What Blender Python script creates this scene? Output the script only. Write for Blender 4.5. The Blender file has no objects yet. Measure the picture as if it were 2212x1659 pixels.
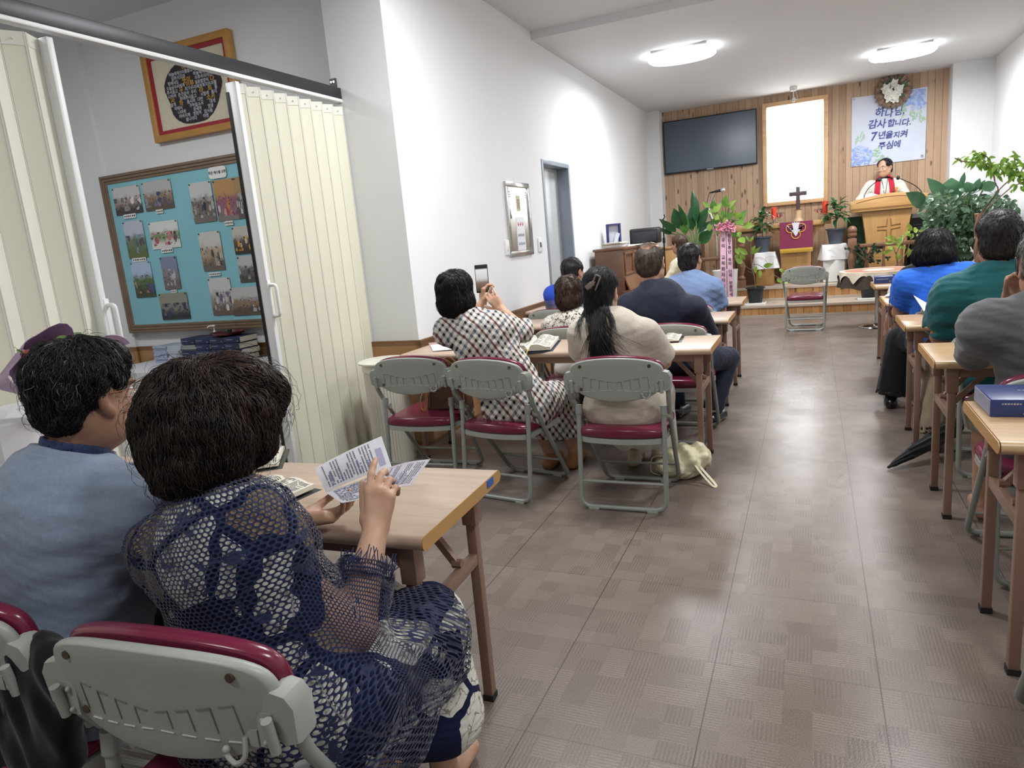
import bpy, bmesh, math, random
import numpy as np
from mathutils import Vector, Matrix, Euler
from mathutils.bvhtree import BVHTree
from math import sin, cos, pi, radians as rad
C = bpy.context.scene.collection
random.seed(7); RNG = np.random.default_rng(7)

# ------------------------------------------------------------------ camera
W_, H_, FPX = 2212, 1659, 1490.3
YAW, PITCH, ROLL, CAMZ = .418659, -.199558, -.0893636, 1.36
def _cam():
    cy, sy = cos(YAW), sin(YAW)
    f = np.array([-sy, cy, 0.]); r = np.array([cy, sy, 0.]); u = np.array([0, 0, 1.])
    cp, sp = cos(PITCH), sin(PITCH)
    f2 = f*cp+u*sp; u2 = -f*sp+u*cp
    cr, sr = cos(ROLL), sin(ROLL)
    return r*cr+u2*sr, -r*sr+u2*cr, f2
CR, CU, CF = _cam()
cam = bpy.data.objects.new('camera', bpy.data.cameras.new('camera')); C.objects.link(cam)
cam.data.sensor_fit = 'HORIZONTAL'; cam.data.sensor_width = 36; cam.data.lens = 36*FPX/W_
cam.data.clip_start = .05; cam.data.clip_end = 100
cam.matrix_world = Matrix.Translation((0, 0, CAMZ)) @ Matrix(np.column_stack([CR, CU, -CF]).tolist()).to_4x4()
bpy.context.scene.camera = cam
def ray(x, y): return CR*((x-1106)/FPX)-CU*((y-829.5)/FPX)+CF
def PZ(x, y, z=0.):                       # where the sight line meets a height, a depth, a side plane
    d = ray(x, y); t = (z-CAMZ)/d[2]; return Vector((d[0]*t, d[1]*t, z))
def PY(x, y, Y):
    d = ray(x, y); t = Y/d[1]; return Vector((d[0]*t, Y, CAMZ+d[2]*t))
def PX(x, y, X):
    d = ray(x, y); t = X/d[0]; return Vector((X, d[1]*t, CAMZ+d[2]*t))

# ------------------------------------------------------------------ world, exposure, lights
sc = bpy.context.scene
sc.view_settings.view_transform = 'Standard'; sc.view_settings.look = 'None'
sc.view_settings.gamma = 1; sc.view_settings.use_curve_mapping = False
sc.view_settings.exposure = .05
sc.cycles.max_bounces = 8; sc.cycles.transparent_max_bounces = 14; sc.cycles.diffuse_bounces = 4
sc.cycles.use_denoising = True
sc.cycles.sample_clamp_indirect = 4
w = bpy.data.worlds.new('outside'); sc.world = w; w.use_nodes = True
w.node_tree.nodes['Background'].inputs[0].default_value = (.95, .98, 1, 1)
w.node_tree.nodes['Background'].inputs[1].default_value = 7.0
ZC, ZC2, YW, XL, XR = 3.298, 3.37, 12.4, -2.521, 2.34
LAMPS = [(-1.33, 8.45), (1.04, 10.45), (1.05, 5.0), (-1.3, 3.7), (.9, 1.0), (-1.3, -.7), (-4.3, 2.0)]  # lamps after the second are added out of view to light hall and alcove
LAMPW = [70, 78, 58, 55, 32, 22, 34]
for (x, y), p in zip(LAMPS, LAMPW):
    l = bpy.data.lights.new('ceiling_lamp_light', 'AREA'); l.shape = 'RECTANGLE'; l.size = .62; l.size_y = .5
    l.energy = p; l.color = (.96, .98, 1)
    o = bpy.data.objects.new('ceiling_lamp_light', l); C.objects.link(o)
    o.location = (x, y, (ZC2 if y < 6.6 else ZC)-.15)

# ------------------------------------------------------------------ materials
def lin(h):
    if isinstance(h, str): h = [int(h[i:i+2], 16) for i in (0, 2, 4)]
    return tuple((c/255/12.92 if c/255 <= .04045 else ((c/255+.055)/1.055)**2.4) for c in h)+(1,)
class G:
    def __init__(s, name):
        s.mat = bpy.data.materials.new(name); s.mat.use_nodes = True; s.t = s.mat.node_tree
        s.b = s.t.nodes['Principled BSDF']; s.out = s.t.nodes['Material Output']
    def n(s, typ, ins=None, **kw):
        nd = s.t.nodes.new('ShaderNode'+typ)
        for k, v in kw.items(): setattr(nd, k, v)
        for k, v in (ins or {}).items(): s.set(nd.inputs[k], v)
        return nd
    def set(s, sock, v):
        if isinstance(v, bpy.types.NodeSocket): s.t.links.new(v, sock)
        else: sock.default_value = v
    def m(s, op, a, b=None, c=None, clamp=False):
        nd = s.t.nodes.new('ShaderNodeMath'); nd.operation = op; nd.use_clamp = clamp
        for i, v in enumerate((a, b, c)):
            if v is not None: s.set(nd.inputs[i], v)
        return nd.outputs[0]
    def co(s, kind='Object'): return s.n('TexCoord').outputs[kind]
    def xyz(s, v):
        nd = s.n('SeparateXYZ', {0: v}); return nd.outputs[0], nd.outputs[1], nd.outputs[2]
    def vec(s, x, y, z=0.): return s.n('CombineXYZ', {0: x, 1: y, 2: z}).outputs[0]
    def mul(s, v, k): return s.n('VectorMath', {0: v, 1: k}, operation='MULTIPLY').outputs[0]
    def noise(s, v, sc=5., det=3., rough=.5, dist=0.): return s.n('TexNoise', {'Vector': v, 'Scale': sc, 'Detail': det, 'Roughness': rough, 'Distortion': dist}).outputs[0]
    def vor(s, v, sc=5., feat='F1', out='Distance', rnd=1.): return s.n('TexVoronoi', {'Vector': v, 'Scale': sc, 'Randomness': rnd}, feature=feat).outputs[out]
    def white(s, v): return s.n('TexWhiteNoise', {'Vector': v}).outputs
    def mix(s, f, a, b):
        nd = s.n('Mix', data_type='RGBA'); s.set(nd.inputs[0], f); s.set(nd.inputs[6], a); s.set(nd.inputs[7], b); return nd.outputs[2]
    def ramp(s, f, stops):
        nd = s.n('ValToRGB', {0: f}); e = nd.color_ramp.elements
        while len(e) < len(stops): e.new(.5)
        for k, (p, c) in enumerate(stops): e[k].position = p; e[k].color = c
        return nd.outputs[0]
    def bump(s, h, st=.3, d=.01): s.set(s.b.inputs['Normal'], s.n('Bump', {'Height': h, 'Strength': st, 'Distance': d}).outputs[0])
    def col(s, c): s.set(s.b.inputs['Base Color'], c)
    def p(s, **kw):
        for k, v in kw.items(): s.set(s.b.inputs[{'rough': 'Roughness', 'metal': 'Metallic', 'spec': 'Specular IOR Level', 'sheen': 'Sheen Weight', 'trans': 'Transmission Weight', 'coat': 'Coat Weight', 'sss': 'Subsurface Weight', 'alpha': 'Alpha'}[k]], v)
        return s
_M = {}
def mat(name, hexc='888888', rough=.5, metal=0., spec=.5, var=0., vs=8., bump=0., bs=60., bd=.002, emit=0., sheen=0., stretch=None, coat=0.):
    if name in _M: return _M[name]
    g = G(name); c = lin(hexc); g.p(rough=rough, metal=metal, spec=spec)
    if sheen: g.p(sheen=sheen)
    if coat: g.p(coat=coat)
    co = g.co()
    if stretch: co = g.mul(co, stretch)
    if var:
        d = tuple(x*(1-var) for x in c[:3])+(1,); l = tuple(min(1, x*(1+var)) for x in c[:3])+(1,)
        g.col(g.ramp(g.noise(co, vs, 4), [(.3, d), (.7, l)]))
    else: g.col(c)
    if bump: g.bump(g.noise(co, bs, 3), bump, bd)
    if emit: g.b.inputs['Emission Color'].default_value = c; g.b.inputs['Emission Strength'].default_value = emit
    _M[name] = g.mat; return g.mat
def reg(g): _M[g.mat.name] = g.mat; return g.mat

# ------------------------------------------------------------------ mesh building
def sm_curve(pts, n=8, closed=False):
    P = [Vector(p) for p in pts]; N = len(P); out = []
    for i in range(N if closed else N-1):
        a, b, c, d = (P[(i-1) % N], P[i], P[(i+1) % N], P[(i+2) % N]) if closed else (P[max(i-1, 0)], P[i], P[i+1], P[min(i+2, N-1)])
        for k in range(n):
            t = k/n; out.append(.5*((2*b)+(c-a)*t+(2*a-5*b+4*c-d)*t*t+(3*b-a-3*c+d)*t**3))
    if not closed: out.append(P[-1])
    return out
def fillet(pts, r, n=5):
    P = [Vector(p) for p in pts]; out = [P[0]]
    for a, b, c in zip(P, P[1:], P[2:]):
        u = (a-b); v = (c-b); k = min(r, u.length*.49, v.length*.49); s, e = b+u.normalized()*k, b+v.normalized()*k
        out += [(s*(1-t)**2+b*2*t*(1-t)+e*t*t) for t in [i/n for i in range(n+1)]]
    return out+[P[-1]]
def wm(o):
    m = o.matrix_basis.copy()
    while o.parent: o = o.parent; m = o.matrix_basis @ m
    return m
class MB:
    def __init__(s): s.v = []; s.f = []; s.mi = []; s.uv = None; s.cur = 0
    def add(s, vs, fs):
        o = len(s.v); s.v += [tuple(v) for v in vs]; s.f += [tuple(i+o for i in f) for f in fs]; s.mi += [s.cur]*len(fs); return s
    def box(s, c, d, R=None):
        c = Vector(c); R = R or Matrix.Identity(3)
        if not isinstance(R, Matrix): R = Euler(R).to_matrix()
        vs = [c+R @ Vector((x*d[0]/2, y*d[1]/2, z*d[2]/2)) for x in (-1, 1) for y in (-1, 1) for z in (-1, 1)]
        return s.add(vs, [(0, 1, 3, 2), (4, 6, 7, 5), (0, 4, 5, 1), (2, 3, 7, 6), (0, 2, 6, 4), (1, 5, 7, 3)])
    def beam(s, a, b, wx, wz, up=(0, 0, 1)):
        a, b = Vector(a), Vector(b); d = (b-a); y = d.normalized(); x = y.cross(Vector(up))
        x = x.normalized() if x.length > 1e-5 else Vector((1, 0, 0)); z = x.cross(y)
        return s.box((a+b)/2, (wx, d.length, wz), Matrix((x, y, z)).transposed())
    def tube(s, pts, r, n=10, closed=False, caps=True, flat=1., up=None):
        P = [Vector(p) for p in pts]; N = len(P); rs = r if isinstance(r, (list, tuple)) else [r]*N
        T = [((P[(i+1) % N]-P[i-1]) if closed else (P[min(i+1, N-1)]-P[max(i-1, 0)])).normalized() for i in range(N)]
        a = Vector(up) if up else (Vector((0, 0, 1)) if abs(T[0].z) < .9 else Vector((1, 0, 0)))
        vs = []; fs = []
        for i in range(N):
            a = (a-T[i]*a.dot(T[i])); a = a.normalized() if a.length > 1e-6 else T[i].orthogonal().normalized()
            b = T[i].cross(a)
            vs += [P[i]+(a*cos(2*pi*k/n)*flat+b*sin(2*pi*k/n))*rs[i] for k in range(n)]
        for i in range(N if closed else N-1):
            j = (i+1) % N
            fs += [(i*n+k, i*n+(k+1) % n, j*n+(k+1) % n, j*n+k) for k in range(n)]
        if caps and not closed: fs += [tuple(range(n))[::-1], tuple(range((N-1)*n, N*n))]
        return s.add(vs, fs)
    def lathe(s, prof, n=24, c=(0, 0, 0), R=None, sx=1., sy=1.):
        c = Vector(c); R = Matrix.Identity(3) if R is None else (R if isinstance(R, Matrix) else Euler(R).to_matrix())
        vs = []; fs = []
        for r, z in prof: vs += [c+R @ Vector((r*cos(2*pi*k/n)*sx, r*sin(2*pi*k/n)*sy, z)) for k in range(n)]
        for i in range(len(prof)-1): fs += [(i*n+k, i*n+(k+1) % n, (i+1)*n+(k+1) % n, (i+1)*n+k) for k in range(n)]
        if prof[0][0] > 1e-6: fs.append(tuple(range(n))[::-1])
        if prof[-1][0] > 1e-6: fs.append(tuple(range((len(prof)-1)*n, len(prof)*n)))
        return s.add(vs, fs)
    def sph(s, c, r, nu=14, nv=9, R=None):
        r = (r, r, r) if not isinstance(r, (tuple, list)) else r
        c = Vector(c); R = Matrix.Identity(3) if R is None else (R if isinstance(R, Matrix) else Euler(R).to_matrix())
        vs = [c+R @ Vector((r[0]*sin(pi*j/nv)*cos(2*pi*i/nu), r[1]*sin(pi*j/nv)*sin(2*pi*i/nu), -r[2]*cos(pi*j/nv))) for j in range(1, nv) for i in range(nu)]
        a = len(vs); vs += [c-R @ Vector((0, 0, r[2])), c+R @ Vector((0, 0, r[2]))]
        fs = [(j*nu+i, j*nu+(i+1) % nu, (j+1)*nu+(i+1) % nu, (j+1)*nu+i) for j in range(nv-2) for i in range(nu)]
        fs += [(a, (i+1) % nu, i) for i in range(nu)]+[(a+1, (nv-2)*nu+i, (nv-2)*nu+(i+1) % nu) for i in range(nu)]
        return s.add(vs, fs)
    def prism(s, poly, h, o=(0, 0, 0), X=(1, 0, 0), Y=(0, 1, 0)):
        o, X, Y = Vector(o), Vector(X), Vector(Y); Z = X.cross(Y).normalized(); n = len(poly)
        a = [o+X*p[0]+Y*p[1] for p in poly]
        return s.add(a+[p+Z*h for p in a], [tuple(range(n))[::-1], tuple(range(n, 2*n))]+[(i, (i+1) % n, n+(i+1) % n, n+i) for i in range(n)])
    def grid(s, fn, nu, nv, thick=0., cu=False):
        vs = [Vector(fn(i/nu, j/nv)) for j in range(nv+1) for i in range(nu+1)]; a = nu+1
        fs = [(j*a+i, j*a+i+1, (j+1)*a+i+1, (j+1)*a+i) for j in range(nv) for i in range(nu)]
        if not thick: return s.add(vs, fs)
        N = len(vs); nr = [Vector((0, 0, 0)) for _ in vs]
        for f in fs:
            q = (vs[f[2]]-vs[f[0]]).cross(vs[f[3]]-vs[f[1]])
            for k in f: nr[k] += q
        vs2 = [v-q.normalized()*thick if q.length > 1e-12 else v for v, q in zip(vs, nr)]
        e = [(i, i+1) for i in range(nu)]+[(j*a+nu, (j+1)*a+nu) for j in range(nv)]+[(nv*a+i+1, nv*a+i) for i in range(nu)]+[((j+1)*a, j*a) for j in range(nv)]
        return s.add(vs+vs2, fs+[tuple(k+N for k in f[::-1]) for f in fs]+[(q, p, p+N, q+N) for p, q in e])
    def plate(s, outline, fn, th, rings=(1, .94, .7, .4), rnd=.35, e=0.):
        n = len(outline); cx = sum(p[0] for p in outline)/n; cy = sum(p[1] for p in outline)/n
        seq = [(r, -1) for r in reversed(rings)]; seq[-1] = (rings[0], 0.)
        lay = [(r, -th/2) for r in reversed(rings[1:])]+[(1, -th/2*rnd), (1, th/2*rnd)]+[(r, th/2) for r in rings[1:]]
        if e: lay = [(r, -th/2) for r in (.35, .65)]+[(1-e+e*cos(a), th/2*sin(a)) for a in [-pi/2+pi*k/10 for k in range(11)]]+[(r, th/2) for r in (.65, .35)]
        vs = []; fs = []
        for r, t in lay: vs += [Vector(fn(cx+(p[0]-cx)*r, cy+(p[1]-cy)*r, t)) for p in outline]
        for i in range(len(lay)-1): fs += [(i*n+k, i*n+(k+1) % n, (i+1)*n+(k+1) % n, (i+1)*n+k) for k in range(n)]
        vs += [Vector(fn(cx, cy, -th/2)), Vector(fn(cx, cy, th/2))]; L = len(lay)
        fs += [(L*n, (k+1) % n, k) for k in range(n)]+[(L*n+1, (L-1)*n+k, (L-1)*n+(k+1) % n) for k in range(n)]
        return s.add(vs, fs)
    def text(s, body, size, o, X, Y, depth=.0008, shear=0., align='CENTER', maxw=None, bold=0.):
        cu = bpy.data.curves.new('lettering', 'FONT'); cu.body = body; cu.size = 1; cu.align_x = align; cu.align_y = 'CENTER'; cu.resolution_u = 2
        cu.shear = shear; cu.offset = bold
        ob = bpy.data.objects.new('lettering', cu); C.objects.link(ob); bpy.context.view_layer.update()
        me = bpy.data.meshes.new_from_object(ob.evaluated_get(bpy.context.evaluated_depsgraph_get()))
        co = [v.co.copy() for v in me.vertices]; fs = [tuple(p.vertices) for p in me.polygons]
        C.objects.unlink(ob); bpy.data.objects.remove(ob); bpy.data.meshes.remove(me); bpy.data.curves.remove(cu)
        if not co: return s
        if maxw:
            ww = (max(c.x for c in co)-min(c.x for c in co))*size
            if ww > maxw: size = size*maxw/ww
        o, X, Y = Vector(o), Vector(X).normalized(), Vector(Y).normalized(); Z = X.cross(Y)
        return s.add([o+X*c.x*size+Y*c.y*size+Z*depth for c in co], fs)
    def build(s, name, m, parent=None, world=False, bev=0., smooth=True, ang=38, seg=2):
        me = bpy.data.meshes.new(name); vs = s.v
        if world and parent: iv = wm(parent).inverted(); vs = [iv @ Vector(v) for v in vs]
        me.from_pydata([tuple(v) for v in vs], [], s.f)
        ms = m if isinstance(m, (list, tuple)) else [m]
        for x in ms: me.materials.append(x)
        if len(ms) > 1: me.polygons.foreach_set('material_index', s.mi)
        if s.uv is not None:
            l = me.uv_layers.new(name='UVMap'); l.data.foreach_set('uv', [c for u in s.uv for c in u])
        if bev or True:
            bm = bmesh.new(); bm.from_mesh(me)
            if s.uv is None: bmesh.ops.recalc_face_normals(bm, faces=bm.faces)
            if bev:
                es = [e for e in bm.edges if len(e.link_faces) == 2 and e.calc_face_angle(0) > .6]
                bmesh.ops.bevel(bm, geom=es, offset=bev, segments=seg, profile=.5, affect='EDGES', clamp_overlap=True)
            bm.to_mesh(me); bm.free()
        if smooth:
            me.polygons.foreach_set('use_smooth', [True]*len(me.polygons)); me.set_sharp_from_angle(angle=rad(ang))
        o = bpy.data.objects.new(name, me); C.objects.link(o)
        if parent: o.parent = parent
        return o
def tag(o, label, cat, group=None, kind=None):
    o['label'] = label; o['category'] = cat
    if group: o['group'] = group
    if kind: o['kind'] = kind
    return o
def thing(name, label, cat, loc=(0, 0, 0), rz=0., group=None):
    o = bpy.data.objects.new(name, None); C.objects.link(o); o.empty_display_size = .1
    o.location = loc; o.rotation_euler = (0, 0, rz); o.matrix_basis = Matrix.Translation(Vector(loc)) @ Matrix.Rotation(rz, 4, 'Z')
    return tag(o, label, cat, group)
def dup(root, loc, rz=0., label=None, group=None):
    def cp(o, par):
        c = o.copy(); C.objects.link(c)
        if par: c.parent = par
        for ch in list(o.children): cp(ch, c)
        return c
    r = cp(root, None); r.matrix_basis = Matrix.Translation(Vector(loc)) @ Matrix.Rotation(rz, 4, 'Z')
    if label: r['label'] = label
    if group: r['group'] = group
    return r
def struct(name, mb, m, label=None, **kw):
    o = mb.build(name, m, **kw); o['kind'] = 'structure'
    if label: o['label'] = label
    return o
# ------------------------------------------------------------------ the setting
def floor_mat():
    g = G('vinyl_carpet_tile'); x, y, z = g.xyz(g.co())
    T = .467; tx = g.m('FRACT', g.m('DIVIDE', g.m('ADD', x, .284), T)); ty = g.m('FRACT', g.m('DIVIDE', g.m('ADD', y, .306), T))
    ex = g.m('MINIMUM', tx, g.m('SUBTRACT', 1, tx)); ey = g.m('MINIMUM', ty, g.m('SUBTRACT', 1, ty))
    seam = g.m('MAXIMUM', g.m('LESS_THAN', ex, .0042), g.m('MULTIPLY', g.m('LESS_THAN', ey, .0035), .55))
    B = .0778; bx = g.m('FLOOR', g.m('DIVIDE', x, B)); by = g.m('FLOOR', g.m('DIVIDE', y, B)); wv = g.white(g.vec(bx, by, 3.))
    r = wv['Value']; d = g.m('GREATER_THAN', r, .45)
    wob = g.m('MULTIPLY', g.m('SUBTRACT', g.noise(g.co(), 40, 2), .5), .004)
    ln = g.m('ADD', g.m('MULTIPLY', g.m('ADD', x, wob), g.m('SUBTRACT', 1, d)), g.m('MULTIPLY', g.m('ADD', y, wob), d))
    st = g.m('SINE', g.m('MULTIPLY', ln, 2*pi/.0112))
    amp = g.m('MULTIPLY', g.m('GREATER_THAN', g.white(g.vec(by, bx, 9.))['Value'], .25), g.noise(g.co(), 6, 2))
    v = g.m('MULTIPLY', g.m('MULTIPLY', st, amp), .17)
    v = g.m('ADD', v, g.m('MULTIPLY', g.m('SUBTRACT', r, .5), .16))
    v = g.m('ADD', v, g.m('MULTIPLY', g.m('SUBTRACT', g.noise(g.co(), 260, 2), .5), .9))
    v = g.m('ADD', v, g.m('MULTIPLY', g.m('SUBTRACT', g.noise(g.co(), 1.3, 3), .5), .35))
    v = g.m('ADD', v, .5, clamp=True)
    c = g.ramp(v, [(.1, lin('52463f')), (.5, lin('74675f')), (.95, lin('998d84'))])
    # scuffs in the aisle
    sc_ = g.m('GREATER_THAN', g.noise(g.mul(g.co(), (9, 22, 1)), 1, 4, .75, 1.2), .76)
    sc_ = g.m('MULTIPLY', sc_, g.m('LESS_THAN', g.m('ABSOLUTE', g.m('ADD', x, .05)), .32))
    c = g.mix(g.m('MULTIPLY', sc_, .3), c, lin('3a302b'))
    c = g.mix(g.m('MULTIPLY', seam, .75), c, lin('332822'))
    g.col(c); ro = g.m('ADD', .13, g.m('MULTIPLY', g.noise(g.co(), 3, 3), .22)); ro = g.m('ADD', ro, g.m('MULTIPLY', g.m('MINIMUM', g.m('ABSOLUTE', g.m('ADD', x, .03)), .5), .3)); g.p(rough=ro, spec=.5)
    g.bump(g.m('ADD', v, g.m('MULTIPLY', g.noise(g.co(), 9, 2), .8)), .10, .004); return reg(g)
def pine_mat(name, pw=.098, ax='x', c0='b3967b', dark=.09, knots=True, rough=.45):
    g = G(name); x, y, z = g.xyz(g.co())
    a, b = (x, z) if ax == 'x' else ((z, x) if ax == 'z' else (y, z))
    f = g.m('DIVIDE', a, pw); pid = g.m('FLOOR', f); fr = g.m('FRACT', f)
    gr = g.m('MINIMUM', fr, g.m('SUBTRACT', 1, fr)); gv = g.m('LESS_THAN', gr, .035)
    rw = g.white(g.vec(pid, 3., 1.)); r = rw['Value']
    v = g.vec(g.m('ADD', g.m('MULTIPLY', a, 14), g.m('MULTIPLY', r, 40)), g.m('MULTIPLY', b, .9), r)
    n = g.noise(v, 1., 5, .6, 1.2); ring = g.m('SINE', g.m('MULTIPLY', n, 34.))
    h = [c/255*1. for c in (int(c0[0:2], 16), int(c0[2:4], 16), int(c0[4:6], 16))]
    c = lin(c0); d = tuple(q*(1-2.6*dark)*(1, .88, .75)[i] for i, q in enumerate(c[:3]))+(1,); l = tuple(min(1, q*1.2) for q in c[:3])+(1,)
    t = g.m('ADD', g.m('ADD', g.m('MULTIPLY', ring, .13), g.m('MULTIPLY', g.m('SUBTRACT', r, .5), .75)), .55)
    cc = g.ramp(t, [(.0, d), (.5, c), (1., l)])
    if knots:
        kv = g.vec(g.m('ADD', fr, g.m('MULTIPLY', pid, 7.31)), g.m('ADD', g.m('MULTIPLY', b, 2.2), g.m('MULTIPLY', r, 90)), 0.)
        kd = g.vor(g.mul(kv, (1, 1.5, 1)), 1.15); kw = g.m('ADD', kd, g.m('MULTIPLY', g.m('SUBTRACT', g.noise(kv, 9, 2), .5), .06))
        kc = g.m('SUBTRACT', 1, g.m('MULTIPLY', g.m('SUBTRACT', kw, .10), 8.), clamp=True)
        kr = g.m('GREATER_THAN', g.vor(g.mul(kv, (1, 1.5, 1)), 1.15, out='Color'), .38)
        cc = g.mix(g.m('MULTIPLY', g.m('MULTIPLY', kc, kr), .85), cc, lin('4d2f20'))
    cc = g.mix(g.m('MULTIPLY', gv, .6), cc, lin('5d3b25'))
    g.col(cc); g.p(rough=rough); g.bump(g.m('SUBTRACT', g.m('MULTIPLY', n, .08), gv), .35, .004); return reg(g)
WALL = mat('white_wall_paint', 'e4e5e6', .75, var=.015, vs=1.2, bump=.08, bs=90, bd=.001)
CEIL = mat('ceiling_paint', 'd9dadb', .85, var=.02, vs=.8)
PINE = pine_mat('knotty_pine_panelling')
PINEH = pine_mat('pine_wainscot', .75, 'z', 'a27b52', .1)
PINEY = pine_mat('step_pine', .1, 'x', 'b98a58', .12)
FLOOR = floor_mat()
GREYSTRIP = mat('grey_nosing', 'b3a596', .4, var=.1, vs=3, stretch=(1, 20, 20))
def bx(x0, x1, y0, y1, z0, z1): return MB().box(((x0+x1)/2, (y0+y1)/2, (z0+z1)/2), (x1-x0, y1-y0, z1-z0))
YP = 4.138                                            # front face of the pier where the folding door ends
XA, XPL = PY(150, 190, 4.28).x, PY(704, 90, YP).x
YSTEP = 6.863
struct('floor', bx(-6.6, 2.6, -3.6, 12.7, -.1, 0), FLOOR)
struct('ceiling', bx(-6.6, 2.6, -3.6, YSTEP, ZC2, ZC2+.1), CEIL)
struct('ceiling_lower', bx(XL-.1, 2.6, YSTEP, 12.7, ZC, ZC+.17), CEIL)
D0, D1, DT = 6.883, 7.771, 2.179
mb = MB()
for a in ((YP, D0, 0, ZC2+.05), (D1, 12.7, 0, ZC2+.05), (D0, D1, DT, ZC2+.05)): mb.box((XL-.11, (a[0]+a[1])/2, (a[2]+a[3])/2), (.22, a[1]-a[0], a[3]-a[2]))
mb.box(((XPL+XL-.22)/2, YP+.15, ZC2/2), (XL-.22-XPL, .3, ZC2))
struct('wall_left', mb, WALL)
struct('wall_alcove', bx(-6.6, XPL+.02, 4.28, 4.5, 0, ZC2+.05), WALL)
struct('wall_alcove_side', bx(-6.7, -6.5, -3.6, 4.5, 0, ZC2+.05), WALL)
e1, e2 = PY(150, 190, 4.25), PY(185, 200, 4.25)
struct('trim_1', bx(e1.x-1.6, e2.x, 4.25, 4.3, 0, ZC2), WALL)
struct('wall_right', bx(XR, XR+.2, -3.6, 12.7, 0, ZC2+.05), WALL)
struct('wall_back', bx(-6.6, 2.6, -3.8, -3.6, 0, ZC2+.05), WALL)
w0, w1 = PY(1646.5, 226.4, YW), PY(1788.1, 434.3, YW); WX0, WX1, WZ0, WZ1 = w0.x, w1.x, w1.z, w0.z
mb = MB()
for a in ((XL, WX0+.03, 0, ZC), (WX1-.03, XR, 0, ZC), (WX0+.03, WX1-.03, 0, WZ0+.03), (WX0+.03, WX1-.03, WZ1-.03, ZC)):
    mb.box(((a[0]+a[1])/2, YW+.11, (a[2]+a[3])/2), (a[1]-a[0], .22, a[3]-a[2]))
struct('wall_front', mb, PINE)
XP0, XP1 = PY(1429.7, 243.7, YW).x, PY(2051.3, 146.2, YW).x
struct('trim_2', bx(XL, XP0, 12.12, YW, 0, ZC), WALL); struct('trim_3', bx(XP1, XR, 12.1, YW, 0, ZC), WALL)
# window
FR = pine_mat('window_frame_pine', .3, 'y', 'd9b48a', .08, False)
wt = bpy.data.objects.new('window_1', None); C.objects.link(wt); wt.matrix_basis = Matrix.Translation((0, YW, 0)); wt['kind'] = 'structure'
mb = MB(); fw = .062
for a in ((WX0, WX0+fw, WZ0, WZ1), (WX1-fw, WX1, WZ0, WZ1), (WX0+fw, WX1-fw, WZ0, WZ0+fw), (WX0+fw, WX1-fw, WZ1-fw, WZ1)):
    mb.box(((a[0]+a[1])/2, .06, (a[2]+a[3])/2), (a[1]-a[0], .26, a[3]-a[2]))
mb.build('window_frame', FR, wt, bev=.006)
g = G('frosted_pane'); x, y, z = g.xyz(g.co())
tr = g.n('BsdfTransparent'); gl = g.n('BsdfTranslucent', {0: (.9, .92, .93, 1)}); mx = g.n('MixShader', {0: .18, 1: tr.outputs[0], 2: gl.outputs[0]})
g.t.links.new(mx.outputs[0], g.out.inputs[0]); reg(g)
MB().box(((WX0+WX1)/2, .1, (WZ0+WZ1)/2), (WX1-WX0-2*fw+.01, .008, WZ1-WZ0-2*fw+.01)).build('window_pane', g.mat, wt)
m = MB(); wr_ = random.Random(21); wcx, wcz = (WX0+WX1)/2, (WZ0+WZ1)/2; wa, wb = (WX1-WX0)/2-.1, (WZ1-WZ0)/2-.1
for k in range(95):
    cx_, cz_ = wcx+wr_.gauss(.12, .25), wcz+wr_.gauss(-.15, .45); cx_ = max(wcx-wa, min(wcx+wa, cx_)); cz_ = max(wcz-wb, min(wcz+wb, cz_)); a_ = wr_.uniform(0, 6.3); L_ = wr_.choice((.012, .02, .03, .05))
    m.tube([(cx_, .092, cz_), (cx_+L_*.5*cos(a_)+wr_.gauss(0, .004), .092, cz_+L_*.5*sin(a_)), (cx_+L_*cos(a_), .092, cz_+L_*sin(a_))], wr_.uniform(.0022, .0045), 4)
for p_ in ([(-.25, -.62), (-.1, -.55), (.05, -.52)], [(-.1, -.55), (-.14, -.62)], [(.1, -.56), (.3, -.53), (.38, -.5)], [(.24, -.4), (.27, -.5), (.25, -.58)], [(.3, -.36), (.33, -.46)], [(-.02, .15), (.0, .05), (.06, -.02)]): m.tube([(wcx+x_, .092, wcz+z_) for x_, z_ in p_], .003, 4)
m.build('twig_print', mat('twig_grey', '6d6a66', .8), wt)  # thin dark twig marks printed on the pane
# wainscot and its cap
ZW = .76
struct('baseboard_left', bx(XL, XL+.018, YP-.02, D0-.02, 0, ZW), PINEH)
struct('baseboard_left.001', bx(XL, XL+.018, D1+.02, 12.12, 0, ZW), PINEH)
struct('baseboard_pier', bx(XPL, XL+.018, YP-.02, YP, 0, ZW), PINEH)
struct('baseboard_alcove', bx(e2.x, XPL, 4.262, 4.28, 0, ZW), PINEH); struct('baseboard_alcove.001', bx(-6.5, e2.x+.018, 4.232, 4.25, 0, ZW), PINEH)
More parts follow.
